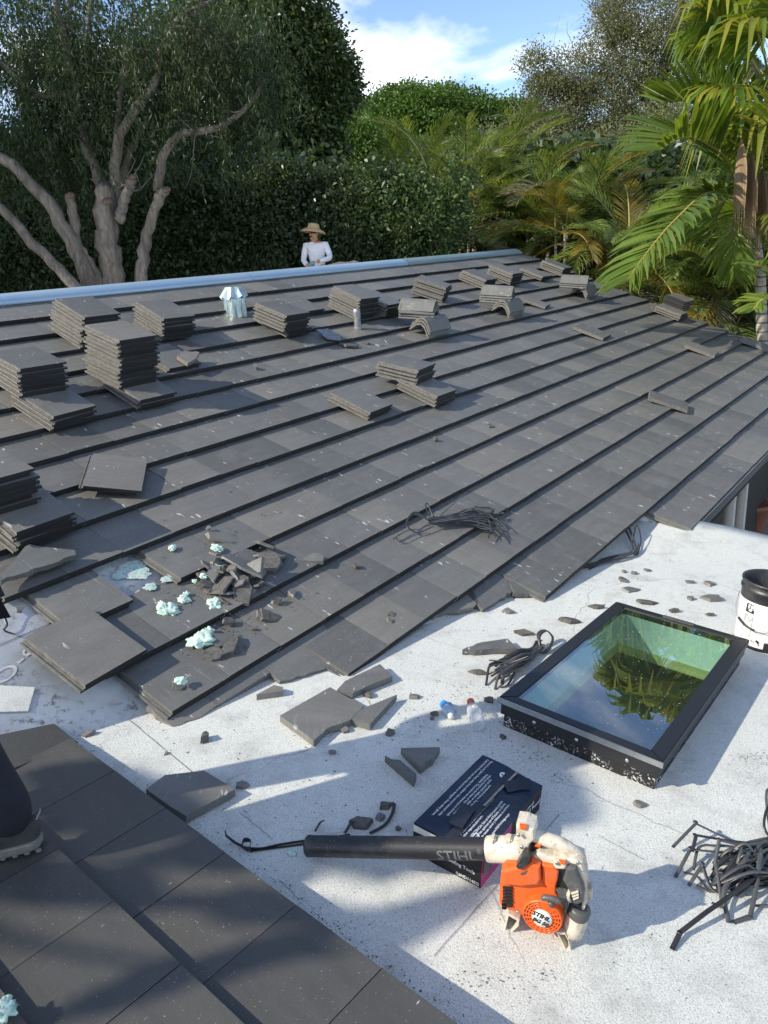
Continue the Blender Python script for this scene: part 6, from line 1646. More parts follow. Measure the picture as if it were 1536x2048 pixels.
def strands(blobs, nst, ln, per):
    Ps, Ds = [], []
    for (c, r, n) in blobs:
        d = rng.normal(size=(n, 3)); d /= np.linalg.norm(d, axis=1)[:, None]; cl = np.array(c) + d * (rng.random(n)[:, None] ** .4) * np.array(r)
        t = rng.random((n, per)); L = ln * rng.uniform(.5, 1.4, n)
        sway = rng.normal(size=(n, 3)) * .25
        p = cl[:, None, :] + sway[:, None, :] * (t[..., None] ** 1) * L[:, None, None]; p[..., 2] -= t * L[:, None]
        p = p + rng.normal(size=p.shape) * .045
        Ps.append(p.reshape(-1, 3)); dd = rng.normal(size=(n * per, 3)) * .55; dd[:, 2] -= .75; Ds.append(dd)
    return np.concatenate(Ps), np.concatenate(Ds)
bl1 = [B(120, 200, Y1 + .4, 1.0, .7, 130), B(200, 90, Y1 + .5, 1.3, .9, 170), B(330, 70, Y1 + .3, 1.2, .8, 150), B(440, 40, Y1 + .4, 1.0, .7, 150), B(60, 40, Y1 + .3, 1.1, .9, 150), B(30, 270, Y1 + .8, .7, .5, 60), B(480, 130, Y1 + .6, .8, .6, 90), B(240, 190, Y1 + 1.0, 1.2, .6, 120), B(140, 280, Y1 + .9, .8, .4, 70)]
P, D = strands(bl1, 0, 1.0, 58); v, f = leaf_cards(P, D, .085, .018, .15)
link('crown', mesh_np('crown', v, f), t1, M_DROOP)

# --- broadleaf giant behind it
Y2 = 24.0; K2 = 24 / 18.5
t2 = tree('ficus_tree', 'tall dense dark broadleaf tree between the many-stemmed tree and the open sky', 'tree', None)
tl = [to_ground(limb([(470, 540), (460, 440), (450, 330), (470, 220), (500, 100), (520, 0)], Y2, .3, .1)), limb([(455, 360), (520, 280), (590, 220), (640, 170)], Y2, .13, .04), limb([(450, 330), (400, 240), (360, 140)], Y2, .12, .04)]
for k in range(42):
    x = rng.uniform(380, 600); y = rng.uniform(200, 330); a = at_y(x, y, Y2 - rng.uniform(.2, 1.2)); b_ = a + V(rng.normal() * .15, 0, -rng.uniform(1.2, 2.8)); tl.append((np.linspace(a, b_, 6) + rng.normal(size=(6, 3)) * .02, np.linspace(.014, .006, 6)))
link('trunk', tube_mesh('trunk', tl, 7), t2, M_BARK_D)
bl2 = [B(480, 60, Y2, 2.0, 1.6, 300), B(600, 130, Y2, 1.0, 1.0, 190), B(640, 190, Y2, .62, .72, 110), B(545, 70, Y2, .9, .9, 150), B(610, 250, Y2, .75, .75, 130), B(560, 240, Y2, 1.2, 1.0, 190), B(430, 220, Y2 + .5, 1.6, 1.2, 190), B(590, 320, Y2 + .2, .8, .55, 110), B(500, 340, Y2 + .8, 1.4, .9, 150), B(500, -60, Y2, 1.8, 1.2, 120), B(668, 150, Y2 - .1, .34, .22, 44), B(688, 190, Y2, .25, .16, 26), B(640, 95, Y2, .36, .2, 36), B(655, 300, Y2, .34, .3, 34), B(640, 345, Y2, .4, .22, 30)]
bl2 = [(c, tuple(q * K2 for q in r), n) for c, r, n in bl2]
crown('crown', bl2, 50, (.22, .22, .17), .155, .078, M_FICUS, t2, .45)
t3 = tree('dark_tree', 'dark broadleaf tree at the far left behind the pale stems', 'tree', None)
tl3 = [to_ground(limb([(60, 560), (70, 420), (60, 280), (50, 120)], 17, .2, .08))]; link('trunk', tube_mesh('trunk', tl3, 7), t3, M_BARK_D)
crown('crown', [B(40, 60, 17.2, 1.6, 1.0, 70), B(170, 330, 17.6, 1.6, 1.2, 190), B(290, 220, 17.8, 1.6, 1.3, 190), B(30, 390, 17.4, 1.3, 1.2, 170), B(260, 70, 17.6, 1.4, 1.0, 80), B(-60, 300, 17.5, 1.0, .8, 60), B(330, 380, 18, 1.5, 1.0, 190), B(120, 150, 18, 1.1, .6, 40)], 42, (.2, .2, .15), .12, .055, M_DARKLEAF, t3)
# --- hedge shrubs, all along the back
hx_ = [(-40, 500, 15.5), (70, 500, 15.8), (190, 510, 15.6), (310, 490, 15.7), (420, 480, 15.6), (520, 465, 15.5), (600, 450, 16.2), (690, 455, 15.8), (780, 452, 16.0), (850, 455, 15.6)]
HL = ['shaded shrub at the far left behind the pale stems', 'shaded shrub behind the leftmost leaning stem', 'shaded shrub behind the thick middle stem', 'shaded shrub right of the thick middle stem', 'dark shrub under the tall ficus crown', 'dark shrub just left of the worker', 'dark shrub right behind the worker', 'glossy dark shrub right of the worker', 'glossy dark shrub left of the palms', 'dark shrub touching the first palms']
for k, (x, y, Y) in enumerate(hx_):
    sh = tree('shrub', HL[k], 'shrub', None, 'dark shrubs behind the ridge'); sh['group'] = 'dark shrubs behind the ridge'
    pb = at_y(x, y, Y); link('stem', tube_mesh('stem', [([(pb.x, pb.y, -.1), (pb.x + .1, pb.y, pb.z - .3)], [.06, .03])], 6), sh, M_BARK_D)
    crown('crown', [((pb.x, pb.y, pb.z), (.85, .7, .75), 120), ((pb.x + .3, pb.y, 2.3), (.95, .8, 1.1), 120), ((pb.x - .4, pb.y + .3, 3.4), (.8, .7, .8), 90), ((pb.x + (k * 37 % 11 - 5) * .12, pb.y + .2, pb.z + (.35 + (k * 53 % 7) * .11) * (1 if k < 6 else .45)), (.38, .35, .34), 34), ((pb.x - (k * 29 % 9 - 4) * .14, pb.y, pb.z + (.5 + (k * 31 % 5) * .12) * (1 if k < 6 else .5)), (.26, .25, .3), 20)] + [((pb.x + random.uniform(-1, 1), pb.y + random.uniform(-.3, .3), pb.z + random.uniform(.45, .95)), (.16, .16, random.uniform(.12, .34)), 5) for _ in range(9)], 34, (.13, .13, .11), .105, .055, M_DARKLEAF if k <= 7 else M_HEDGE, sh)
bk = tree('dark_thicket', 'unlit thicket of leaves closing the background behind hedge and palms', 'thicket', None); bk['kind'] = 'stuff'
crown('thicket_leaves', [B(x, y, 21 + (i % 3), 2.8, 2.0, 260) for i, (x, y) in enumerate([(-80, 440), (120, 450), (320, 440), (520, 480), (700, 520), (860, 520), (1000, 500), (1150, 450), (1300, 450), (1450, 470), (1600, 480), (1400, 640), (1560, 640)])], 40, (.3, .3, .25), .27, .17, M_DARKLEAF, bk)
del bk['category']; 
# --- bright dome of a tree far away
t5 = tree('domed_tree', 'bright green dome shaped tree far off under the clouds', 'tree', None)
Y5 = 40
link('trunk', tube_mesh('trunk', [to_ground(limb([(880, 420), (880, 330), (860, 270)], Y5, .4, .2))], 7), t5, M_BARK_D)
crown('crown', [B(840, 275, Y5, 3.0, 2.2, 420, 2.6), B(920, 278, Y5 + .5, 2.6, 1.9, 330, 2.4), B(1000, 285, Y5 + 1, 1.9, 1.7, 220), B(765, 290, Y5 - .5, 1.9, 1.7, 240), B(860, 340, Y5 - 1, 3.6, 1.2, 300), B(715, 290, Y5 - .8, 1.1, 1.3, 130), B(790, 225, Y5, 1.2, .75, 110), B(1040, 240, Y5 + 1, .9, .9, 80)], 70, (.34, .34, .17), .17, .10, M_GREEN, t5, .78)
t5b = tree('round_tree', 'yellowish round tree at the left end of the bright dome tree', 'tree', None)
link('trunk', tube_mesh('trunk', [to_ground(limb([(720, 430), (720, 360), (722, 320)], 33, .2, .1))], 7), t5b, M_BARK_D)
crown('crown', [B(716, 295, 33, .95, 1.0, 150), B(738, 350, 33, 1.2, .8, 150), B(700, 340, 33, .7, .7, 90), B(770, 360, 33, 1.0, .6, 90)], 50, (.22, .22, .13), .15, .08, M_GREEN, t5b, .7)
for k, (x, y, Y, lab) in enumerate(((800, 345, 27, 'lime green shrub top left of the palms'), (870, 330, 26, 'lime green shrub top under the dome tree'), (950, 318, 27, 'lime green bush rising behind the palm clump'), (1030, 318, 26, 'lime green bush at the foot of the grey tree'))):
    sh = tree('shrub', lab, 'shrub', None); sh['group'] = 'lime green bushes'
    p = at_y(x, y, Y); link('stem', tube_mesh('stem', [([(p.x, p.y, -.1), (p.x, p.y, p.z)], [.08, .03])], 6), sh, M_BARK_D)
    crown('crown', [((p.x, p.y, p.z), (.9, .8, .6), 130), ((p.x + .2, p.y - .2, p.z - .8), (1.1, .9, .8), 110)], 30, (.16, .16, .11), .16, .07, M_LIME, sh, .6)
# --- grey green fine-leaved oak on the right
Y7 = 38; K7 = 38 / 21
t7 = tree('oak_tree', 'tall airy grey-green oak with sky showing through its twigs on the right', 'tree', None)
ol = [to_ground(limb([(1370, 520), (1360, 420), (1340, 330), (1320, 240), (1330, 120), (1360, 0), (1380, -120)], Y7, .26, .08)), limb([(1345, 340), (1270, 250), (1200, 190), (1120, 130)], Y7 - .3, .10, .02), limb([(1325, 240), (1250, 140), (1215, 60), (1190, 20)], Y7, .09, .02), limb([(1340, 360), (1240, 330), (1150, 290), (1080, 270), (1040, 240)], Y7 - .6, .09, .02), limb([(1330, 130), (1400, 80), (1450, 30)], Y7, .07, .03), limb([(1335, 200), (1280, 200), (1200, 250), (1140, 240)], Y7 + .2, .06, .02)]
ol = [(p, r * 1.6) for p, r in ol]
link('limb', tube_mesh('limb', [limb([(1372, 362), (1345, 356), (1310, 360), (1285, 358), (1262, 335), (1250, 320)], 22, .12, .07)], 8), t7, M_BARK_G)
link('trunk', tube_mesh('trunk', ol, 8), t7, M_BARK_G); tw_ = link('twig', tube_mesh('twig', twigs(ol, 230, 2.0, .02, .15), 4, True, False), t7, M_BARK_G); tw_['kind'] = 'stuff'
blo = [B(1330, 60, Y7, 1.7, 1.5, 230), B(1260, 110, Y7, 1.1, 1.0, 150), B(1400, 150, Y7, 1.3, 1.4, 170), B(1150, 150, Y7, .85, .7, 80), B(1110, 210, Y7, .9, .7, 110), B(1200, 230, Y7, 1.2, .9, 170), B(1290, 260, Y7 - .5, 1.3, .9, 190), B(1100, 280, Y7 - .3, 1.1, .7, 150), B(1190, 320, Y7 - .8, 1.2, .7, 170), B(1010, 300, Y7 - .2, .8, .45, 90), B(1230, 40, Y7, .6, .6, 60), B(1440, 20, Y7, 1.4, 1.2, 160), B(1290, 360, Y7 - .9, 1.1, .6, 130), B(1070, 120, Y7, .35, .3, 22), B(1090, 170, Y7, .4, .3, 30)]
blo = [(c, tuple(q * K7 for q in r), n) for c, r, n in blo]
blo += [B(1060, 330, 30, 1.4, 1.1, 110), B(1160, 345, 29, 1.6, 1.1, 140), B(1260, 330, 28, 1.6, 1.3, 140), B(1350, 300, 29, 1.5, 1.4, 130), B(960, 300, 31, 1.2, .7, 70), B(1210, 400, 26, 1.5, .9, 120), B(1310, 410, 25, 1.4, .9, 110)]
crown('crown', blo, 78, (.27, .27, .20), .115, .055, M_OAK, t7, .3, .05)

# ------------------------------------------------------------------ palms
def frond_mesh(name, L, n, leaf, wd, droop=.5, fold=.45, hang=.35, mats=None, mi_fn=None, seed=0, stalk=.18):
    """feather frond growing along +x, bending down: rachis tube plus leaflets with a fold and a hanging tip"""
    r = np.random.default_rng(seed)
    t = np.linspace(0, 1, 22); ang = .0 - droop * 1.9 * t ** 1.4
    dx = np.cos(ang) * L / 21; dz = np.sin(ang) * L / 21
    X = np.concatenate([[0], np.cumsum(dx[:-1])]); Z = np.concatenate([[0], np.cumsum(dz[:-1])]); R = np.stack([X, 0 * X, Z], 1)
    tv, tf = tube_np([(R, np.linspace(.018, .004, 22) * L ** .5)], 5, False)
    Vs, Fs, off, mi = [tv], [tf], len(tv), [np.zeros(len(tf), int)]
    for s_ in (-1, 1):
        for k in range(n):
            u = stalk + (1 - stalk) * (k + .5 * (s_ > 0)) / n; i = min(20, int(u * 21)); q = u * 21 - i
            p = R[i] * (1 - q) + R[i + 1] * q; tg = (R[i + 1] - R[i]); tg /= np.linalg.norm(tg); nn = np.array([-tg[2], 0, tg[0]])
            ll = leaf * (math.sin(math.pi * min(1, .12 + .80 * u)) ** .7) * r.uniform(.88, 1.1); fw = .35 + .75 * u + r.normal() * .06
            d = np.array([0, s_, 0]) * math.cos(fw) + tg * math.sin(fw) + nn * (fold + r.normal() * .08); d /= np.linalg.norm(d)
            w = wd * r.uniform(.8, 1.15); wv = np.cross(d, nn); wv = np.cross(np.array([0, s_, 0.]) , d); wv = tg - d * (tg @ d); wv /= np.linalg.norm(wv) + 1e-9
            hz = np.array([0, 0, -1.]) * hang * r.uniform(.6, 1.4)
            a = p; b = p + d * ll * .42 + hz * ll * .10; c = p + d * ll * .75 + hz * ll * .38; e = p + d * ll * .93 + hz * ll * .75
            vs_ = [a - wv * w * .28, a + wv * w * .28, b + wv * w * .5, b - wv * w * .5, c + wv * w * .34, c - wv * w * .34, e + wv * .002, e - wv * .002]
            Vs.append(np.array(vs_)); Fs.append(np.array([[0, 1, 2, 3], [3, 2, 4, 5], [5, 4, 6, 7]]) + off); off += 8; mi.append(np.full(3, 1))
    me = mesh_np(name, np.concatenate(Vs), np.concatenate(Fs), None, False, np.concatenate(mi))
    for m_ in mats: me.materials.append(m_)
    return me
M_RACHIS = plain('pale_green_leaf_stalk', (.10, .12, .04), .5, var=.15)
M_RACHIS_Y = plain('yellow_leaf_stalk', (.34, .28, .08), .5, var=.15)
AF = [frond_mesh('frond', L, 44, .50, .020, dr, .42, .5, (m2, m_), None, 10 + i, .14) for i, (L, dr, m_, m2) in enumerate(((1.8, .45, M_ARECA, M_RACHIS), (2.0, .6, M_ARECA, M_RACHIS), (1.6, .38, M_ARECA, M_RACHIS), (1.8, .75, M_ARECA, M_RACHIS), (1.8, .65, M_ARECA_Y, M_RACHIS_Y), (1.7, .6, M_ARECA_D, M_RACHIS), (1.8, .9, M_ARECA_D, M_RACHIS)))]
def put_frond(me, parent, p, az, el, roll=0, scale=1.0):
    o = bpy.data.objects.new('frond', me); COL.objects.link(o); o.parent = parent
    o.matrix_world = Matrix.Translation(p) @ Matrix.Rotation(az, 4, 'Z') @ Matrix.Rotation(-el, 4, 'Y') @ Matrix.Rotation(roll, 4, 'X') @ Matrix.Scale(scale, 4); return o
def areca(x, y, Y, n, label, scale=1.0, mixc=(6, 1, 1), zbase=0):
    n = int(n * 1.7); mixc = (mixc[0] * 1.6, mixc[1] * .7, mixc[2] * .7)
    c = at_y(x, y, Y); t = thing('areca_palm', label, 'palm', 'areca palms behind the roof', Matrix.Translation((c.x, c.y, 0)))
    stems = []
    for k in range(3):
        a, b_ = random.uniform(-.35, .35), random.uniform(-.3, .3); hz = c.z + random.uniform(-.7, .2) * scale
        stems.append(((np.array([[a * .4, b_ * .4, -.2], [a * .7, b_ * .7, hz * .5], [a, b_, hz]])), [.05, .045, .03]))
    o = link('stem', tube_mesh('stem', [(spline(p, 8), np.linspace(.05, .03, 8)) for p, r in stems], 7), t, M_PTRUNK)
    for k in range(n):
        P, _ = stems[k % 3]; tip = Vector(P[-1]) + Vector((c.x, c.y, 0))
        el = random.choice((1.3, 1.1, .9, .7, .5, .3, .05, -.25)) + random.uniform(-.12, .12); az = k * 2.4 + random.uniform(-.4, .4)
        r = random.random() * sum(mixc)
        me = random.choice(AF[:4]) if r < mixc[0] and el > -.1 else (AF[4] if r < mixc[0] + mixc[1] else random.choice(AF[5:]))
        put_frond(me, t, tip, az, el, random.uniform(-.3, .3), scale * random.uniform(.8, 1.15))
    return t
AP = [(800, 380, 20, 12, 'areca palm at the left end of the palm clump, beside the dark hedge', 1.0, (6, 0, 1)), (845, 345, 21, 12, 'areca palm whose top meets the lime shrubs at left', 1.0, (6, .3, 1)), (890, 390, 18.5, 14, 'areca palm with dry fronds left in the clump', 1.0, (3, .3, 3)), (930, 430, 17.2, 12, 'low areca palm with arching dry fronds above the ridge end', .95, (2, .2, 4)),
 (950, 345, 20, 13, 'areca palm topping the middle of the clump', 1.05, (5, .3, 1)), (1000, 385, 18.5, 13, 'areca palm in the centre of the clump', 1.0, (4, .3, 2)), (1010, 350, 21, 12, 'tall areca palm under the grey oak', 1.0, (6, .5, 1)), (1055, 435, 17.8, 13, 'areca palm with a grey drooping skirt right of centre', 1.0, (2.5, .3, 4)), (1075, 395, 20, 12, 'areca palm with upright fronds below the grey oak', 1.05, (6, .4, 1)),
 (1110, 430, 18, 13, 'glossy areca palm right of the drooping skirt', 1.0, (6, .6, 1)), (1130, 470, 16.2, 13, 'areca palm with orange yellow fronds by the roof end', .85, (1.5, 4, .6)), (1080, 470, 16.8, 11, 'low green areca palm beyond the ridge end', .85, (4, .5, 1.5)), (1190, 450, 16.6, 13, 'pale areca palm behind the right stacks', .95, (4, .6, 2)), (1170, 420, 19.5, 11, 'half hidden areca palm under the oak limb', 1.0, (5, .3, 1.5)),
 (1240, 500, 15.6, 12, 'areca palm rising over the right roof edge', .9, (4, .8, 1.8)), (1240, 440, 18, 11, 'shaded areca palm under the oak limb', 1.0, (6, .2, 1)), (1300, 530, 15, 12, 'areca palm behind the sideways stack', .9, (4, .8, 1.6)), (1350, 470, 16.5, 12, 'dark areca palm behind the drooping big frond', 1.0, (6, .2, .6)), (1370, 570, 14.5, 12, 'areca palm with hanging yellow fronds at the right', .9, (3.5, 1, 1.6)),
 (1430, 560, 14.2, 13, 'full green areca palm right of the yellow one', 1.0, (5, .5, 1)), (1480, 480, 15.5, 12, 'dark areca palm behind the ringed trunk', 1.0, (6, .3, .6)), (1490, 610, 13.8, 12, 'areca palm at the foot of the ringed trunk', .9, (4.5, .6, 1)), (1560, 560, 14, 11, 'areca palm at the right edge behind the trunk', 1.0, (5, .5, 1)), (1420, 640, 15, 11, 'low shaded areca palm over the rake of the roof', .9, (5, .3, 1)), (1330, 600, 16, 10, 'low shaded areca palm left of the yellow one', .9, (5, .2, 1)), (1560, 660, 14.6, 10, 'low areca palm at the right edge of the picture', .9, (5, .3, 1))]
for a in AP: areca(a[0], a[1], a[2], a[3], a[4], a[5], a[6])

# --- tall feather palm on the right, its ringed trunk beyond the roof edge
Yp = 12.4; KP = 12.4 / 9.6
hub = at_y(1492, 405, Yp)
fp = thing('feather_palm', 'tall feather palm with a ringed pale trunk and big glossy fronds at the right', 'palm', None, Matrix.Translation((hub.x, hub.y, 0)))
tb_ = at_y(1526, 690, Yp); 
link('trunk', tube_mesh('trunk', [(np.array([[tb_.x - hub.x, tb_.y - hub.y, -.2], [tb_.x - hub.x, 0, 1.5], [tb_.x - hub.x - .01, 0, tb_.z], [(at_y(1520, 540, Yp).x - hub.x), 0, at_y(1520, 540, Yp).z], [.10, 0, hub.z - .25], [.02, 0, hub.z]]), [.11, .10, .088, .082, .08, .06])], 14), fp, M_PTRUNK)
def big_frond(parent, start, pts, leaf, wd, mat, rm, n=34, fold=.3, hang=.5, seed=0, up=(0, 0, 1), one=False):
    """frond along a curve in space: pts are world points"""
    r = np.random.default_rng(seed); P = spline([tuple(p) for p in pts], 40) - np.array(start); m = len(P)
    tv, tf = tube_np([(P, np.linspace(.022, .004, m))], 6, False); Vs, Fs, off, mi = [tv], [tf], len(tv), [np.zeros(len(tf), int)]
    T = np.gradient(P, axis=0); T /= np.linalg.norm(T, axis=1)[:, None]
    for s_ in (-1, 1):
        for k in range(n):
            u = .16 + .83 * (k + .5 * (s_ > 0)) / n; i = min(m - 2, int(u * (m - 1))); tg = T[i]; p = P[i]
            sd_ = np.cross(tg, np.array(up)); sd_ /= np.linalg.norm(sd_) + 1e-9; nn = np.cross(sd_, tg)
            ll = leaf * (math.sin(math.pi * min(1, .16 + .74 * u)) ** .6) * r.uniform(.9, 1.08); fw = .45 + .6 * u + r.normal() * .05
            d = sd_ * s_ * math.cos(fw) + tg * math.sin(fw) + nn * (fold + r.normal() * .07); d /= np.linalg.norm(d)
            wv = tg - d * (tg @ d); wv /= np.linalg.norm(wv); wv = wv + nn * r.normal() * .25; w = wd * r.uniform(.8, 1.15); hz = np.array([0, 0, -1.]) * hang * r.uniform(.6, 1.3)
            fo_ = np.cross(d, wv)
            a = p; b = p + d * ll * .35 + hz * ll * .06; c = p + d * ll * .7 + hz * ll * .28; e = p + d * ll * .92 + hz * ll * .66
            vs_ = [a - wv * w * .2, a + fo_ * w * .05, a + wv * w * .2, b - wv * w * .5 , b + fo_ * w * .22, b + wv * w * .5, c - wv * w * .36, c + fo_ * w * .15, c + wv * w * .36, e - wv * .002, e, e + wv * .002]
            q = np.array([[0, 1, 4, 3], [1, 2, 5, 4], [3, 4, 7, 6], [4, 5, 8, 7], [6, 7, 10, 9], [7, 8, 11, 10]])
            Vs.append(np.array(vs_)); Fs.append(q + off); off += 12; mi.append(np.full(6, 1))
    me = mesh_np('frond', np.concatenate(Vs), np.concatenate(Fs), None, False, np.concatenate(mi)); me.materials.append(rm); me.materials.append(mat)
    o = bpy.data.objects.new('frond', me); COL.objects.link(o); o.parent = parent; o.matrix_world = Matrix.Translation(start); return o
def pf(parent, h, px, dys, leaf, wd, *a, **k):
    P = [h] + [at_y(x, y, Yp + d * KP) for (x, y), d in zip(px, dys)]
    return big_frond(parent, h, P, leaf * KP, wd * KP, *a, **k)
pf(fp, hub, [(1420, 385), (1350, 440), (1290, 510), (1255, 560)], (-.4, -.8, -1.1, -1.3), .66, .050, M_PALM, M_RACHIS_Y, 44, .25, .30, 1)
pf(fp, hub, [(1440, 390), (1390, 395), (1345, 420), (1310, 460)], (-.1, -.1, .0, .1), .70, .048, M_PALM, M_RACHIS, 42, .3, .35, 2)
pf(fp, hub, [(1455, 320), (1410, 285), (1365, 275), (1320, 300)], (-.2, -.4, -.6, -.8), .92, .052, M_PALM, M_RACHIS_Y, 46, .40, .12, 3)
pf(fp, hub, [(1470, 300), (1430, 235), (1380, 205), (1325, 205)], (.1, .2, .3, .4), .85, .048, M_PALM, M_RACHIS, 44, .40, .12, 4)
pf(fp, hub, [(1470, 380), (1440, 420), (1420, 480), (1410, 540)], (.5, .9, 1.1, 1.2), .55, .045, M_PALM, M_RACHIS, 30, .2, .4, 5)
pf(fp, hub, [(1540, 330), (1600, 320), (1660, 360)], (.2, .3, .4), .65, .045, M_PALM, M_RACHIS, 30, .3, .3, 6)
pf(fp, hub, [(1530, 300), (1570, 220), (1620, 200)], (-.6, -1.2, -1.6), .65, .045, M_PALM_Y, M_RACHIS_Y, 30, .3, .3, 7)
pf(fp, hub, [(1500, 300), (1510, 200), (1530, 120)], (.4, .9, 1.6), .65, .045, M_PALM, M_RACHIS, 30, .3, .3, 8)
pf(fp, hub, [(1470, 440), (1465, 500), (1470, 560)], (-.3, -.3, -.2), .45, .04, M_PALM, M_RACHIS, 24, .2, .4, 9)
pf(fp, hub, [(1560, 430), (1600, 500), (1620, 580)], (-.7, -1.2, -1.4), .5, .045, M_PALM_Y, M_RACHIS_Y, 28, .2, .4, 10)
# --- fan palm crowding the upper right corner, with its dead skirt
Yf = 13.5; KF = 13.5 / 8.7
fh = at_y(1545, 190, Yf)
fan = thing('fan_palm', 'fan palm with yellow green hanging fingers and a brown dead skirt at upper right', 'palm', None, Matrix.Translation((fh.x, fh.y, 0)))
link('trunk', tube_mesh('trunk', [(np.array([[1.1, .6, -.2], [.9, .45, 2.5], [.25, .15, fh.z - .7], [0, 0, fh.z + .2]]), [.15, .13, .12, .11])], 12), fan, M_BARK)
def fan_leaf(parent, base, tip, R, n, mat, seed, spread=2.5, hang=.7, w=.07, roll=0.0):
    """stalk from base to tip, then a fan of folded fingers that hang at their ends"""
    r = np.random.default_rng(seed); base, tip = np.array(base), np.array(tip); d0 = tip - base; d0 /= np.linalg.norm(d0)
    sd_ = np.cross(d0, [0, 0, 1.]); sd_ /= np.linalg.norm(sd_) + 1e-9; nn = np.cross(sd_, d0)
    sd2 = sd_ * math.cos(roll) + nn * math.sin(roll); nn = np.cross(sd2, d0); sd_ = sd2
    tv, tf = tube_np([(spline([base, (base + tip) / 2 + np.array([0, 0, .05]), tip], 8) - base, np.linspace(.02, .012, 8))], 6, False); Vs, Fs, off, mi = [tv], [tf], len(tv), [np.zeros(len(tf), int)]
    o0 = tip - base
    for k in range(n):
        a = (k / (n - 1) - .5) * 2 * spread; L = R * (1 - .25 * abs(a) / spread) * r.uniform(.9, 1.08)
        d = d0 * math.cos(a) + sd_ * math.sin(a) + nn * .1 * abs(math.sin(a)) ; d /= np.linalg.norm(d); wv = np.cross(d, nn); wv /= np.linalg.norm(wv); ww = w * r.uniform(.85, 1.15)
        hz = np.array([0, 0, -1.]) * hang * r.uniform(.7, 1.3); f_ = np.cross(d, wv)
        pa, pb, pc_, pd = o0 + d * .02, o0 + d * L * .42 + hz * L * .05, o0 + d * L * .68 + hz * L * .24, o0 + d * L * .86 + hz * L * .62
        vs_ = [pa - wv * .004, pa, pa + wv * .004, pb - wv * ww * .5, pb + f_ * ww * .25, pb + wv * ww * .5, pc_ - wv * ww * .32, pc_ + f_ * ww * .15, pc_ + wv * ww * .32, pd - wv * .002, pd, pd + wv * .002]
        Vs.append(np.array(vs_)); Fs.append(np.array([[0, 1, 4, 3], [1, 2, 5, 4], [3, 4, 7, 6], [4, 5, 8, 7], [6, 7, 10, 9], [7, 8, 11, 10]]) + off); off += 12; mi.append(np.full(6, 1))
    me = mesh_np('fan_frond', np.concatenate(Vs), np.concatenate(Fs), None, False, np.concatenate(mi)); me.materials.append(M_RACHIS_Y); me.materials.append(mat)
    o = bpy.data.objects.new('frond', me); COL.objects.link(o); o.parent = parent; o.matrix_world = Matrix.Translation(base); return o
for k, (x, y, d, R, mt, hg) in enumerate([(1440, 40, -.2, .72, M_PALM_Y, .8), (1515, 65, -.9, .85, M_PALM_Y, .75), (1465, 170, -.7, .72, M_PALM_Y, .75), (1540, 205, -1.1, .75, M_PALM_Y, .75), (1430, 115, .3, .66, M_PALM, .8), (1500, -10, -.4, .8, M_PALM, .8), (1580, 20, -.6, .9, M_PALM_Y, .7), 
   (1415, 10, .4, .62, M_PALM, .85), (1470, 100, .2, .7, M_PALM, .85), (1520, 140, .1, .7, M_PALM_Y, .85), (1455, 225, .1, .58, M_PALM_Y, .9), (1540, 20, .4, .8, M_PALM, .85), (1400, 80, .6, .55, M_PALM, .9),
   (1620, 120, -.6, .9, M_PALM_Y, .7), (1600, 260, -.6, .7, M_PALM, .8), (1500, 250, .5, .6, M_PALM, .9), (1660, 210, .3, .8, M_PALM, .8)]):
    fan_leaf(fan, fh, at_y(x, y, Yf + d * KF), R * KF, 28, mt, 60 + k, 2.3, hg * KF * .85, .075 * KF, random.uniform(-.3, .3))
for k, (x, y, x2, y2, d) in enumerate([(1482, 275, 1474, 335, -1.35), (1502, 300, 1496, 375, -1.3), (1524, 330, 1518, 390, -1.2), (1545, 300, 1545, 400, -1.2)]):
    fan_leaf(fan, at_y(x, y - 60, Yf + d * KF), at_y(x, y, Yf + d * KF), .42 * KF, 22, M_DEAD, 90 + k, .55, 1.1 * KF, .045 * KF)
# --- small pale fronds entering at the right edge
ev = at_y(1580, 590, 7.2); et = thing('young_palm', 'young palm whose bright leaflets enter at the right edge above the roof', 'palm', None, Matrix.Translation((ev.x, ev.y, 0)))
link('stem', tube_mesh('stem', [(np.array([[.4, .2, -.1], [.3, .1, 2], [.05, 0, ev.z]]), [.05, .045, .02])], 8), et, M_PTRUNK)
for k, (pts, d) in enumerate((([(1560, 560), (1530, 535), (1500, 530)], (0, -.1, -.2)), ([(1555, 595), (1525, 600), (1505, 620)], (-.1, -.2, -.3)), ([(1610, 560), (1650, 560)], (0, 0)), ([(1590, 540), (1600, 490)], (.1, .2)))):
    P = [ev] + [at_y(x, y, 7.2 + q_) for (x, y), q_ in zip(pts, d)]; big_frond(et, ev, P, .30, .045, M_PALM_Y, M_RACHIS_Y, 14, .3, .25, 130 + k)
# red plant in the pot
crown('plant', [((gp.x, gp.y, .72), (.30, .30, .26), 60), ((gp.x - .12, gp.y, .9), (.25, .25, .2), 40)], 22, (.06, .06, .05), .09, .04, M_RED, pot, .3)
for k, (x, y, Y) in enumerate(((1500, 930, 13.5), (1560, 960, 12.8))):
    sh = tree('shrub', ('shaded shrub below the roof eave behind the cream post', 'shaded shrub at the right edge behind the plant pot')[k], 'shrub', None); p = at_y(x, y, Y); sh['group'] = 'shrubs by the patio'
    link('stem', tube_mesh('stem', [([(p.x, p.y, -.1), (p.x, p.y, p.z)], [.05, .03])], 6), sh, M_BARK_D)
    crown('crown', [((p.x + .2, p.y, 1.3), (.9, .7, 1.0), 120), ((p.x + .8, p.y + .4, 2.2), (.9, .7, .8), 100)], 30, (.13, .13, .11), .10, .05, M_HEDGE, sh)

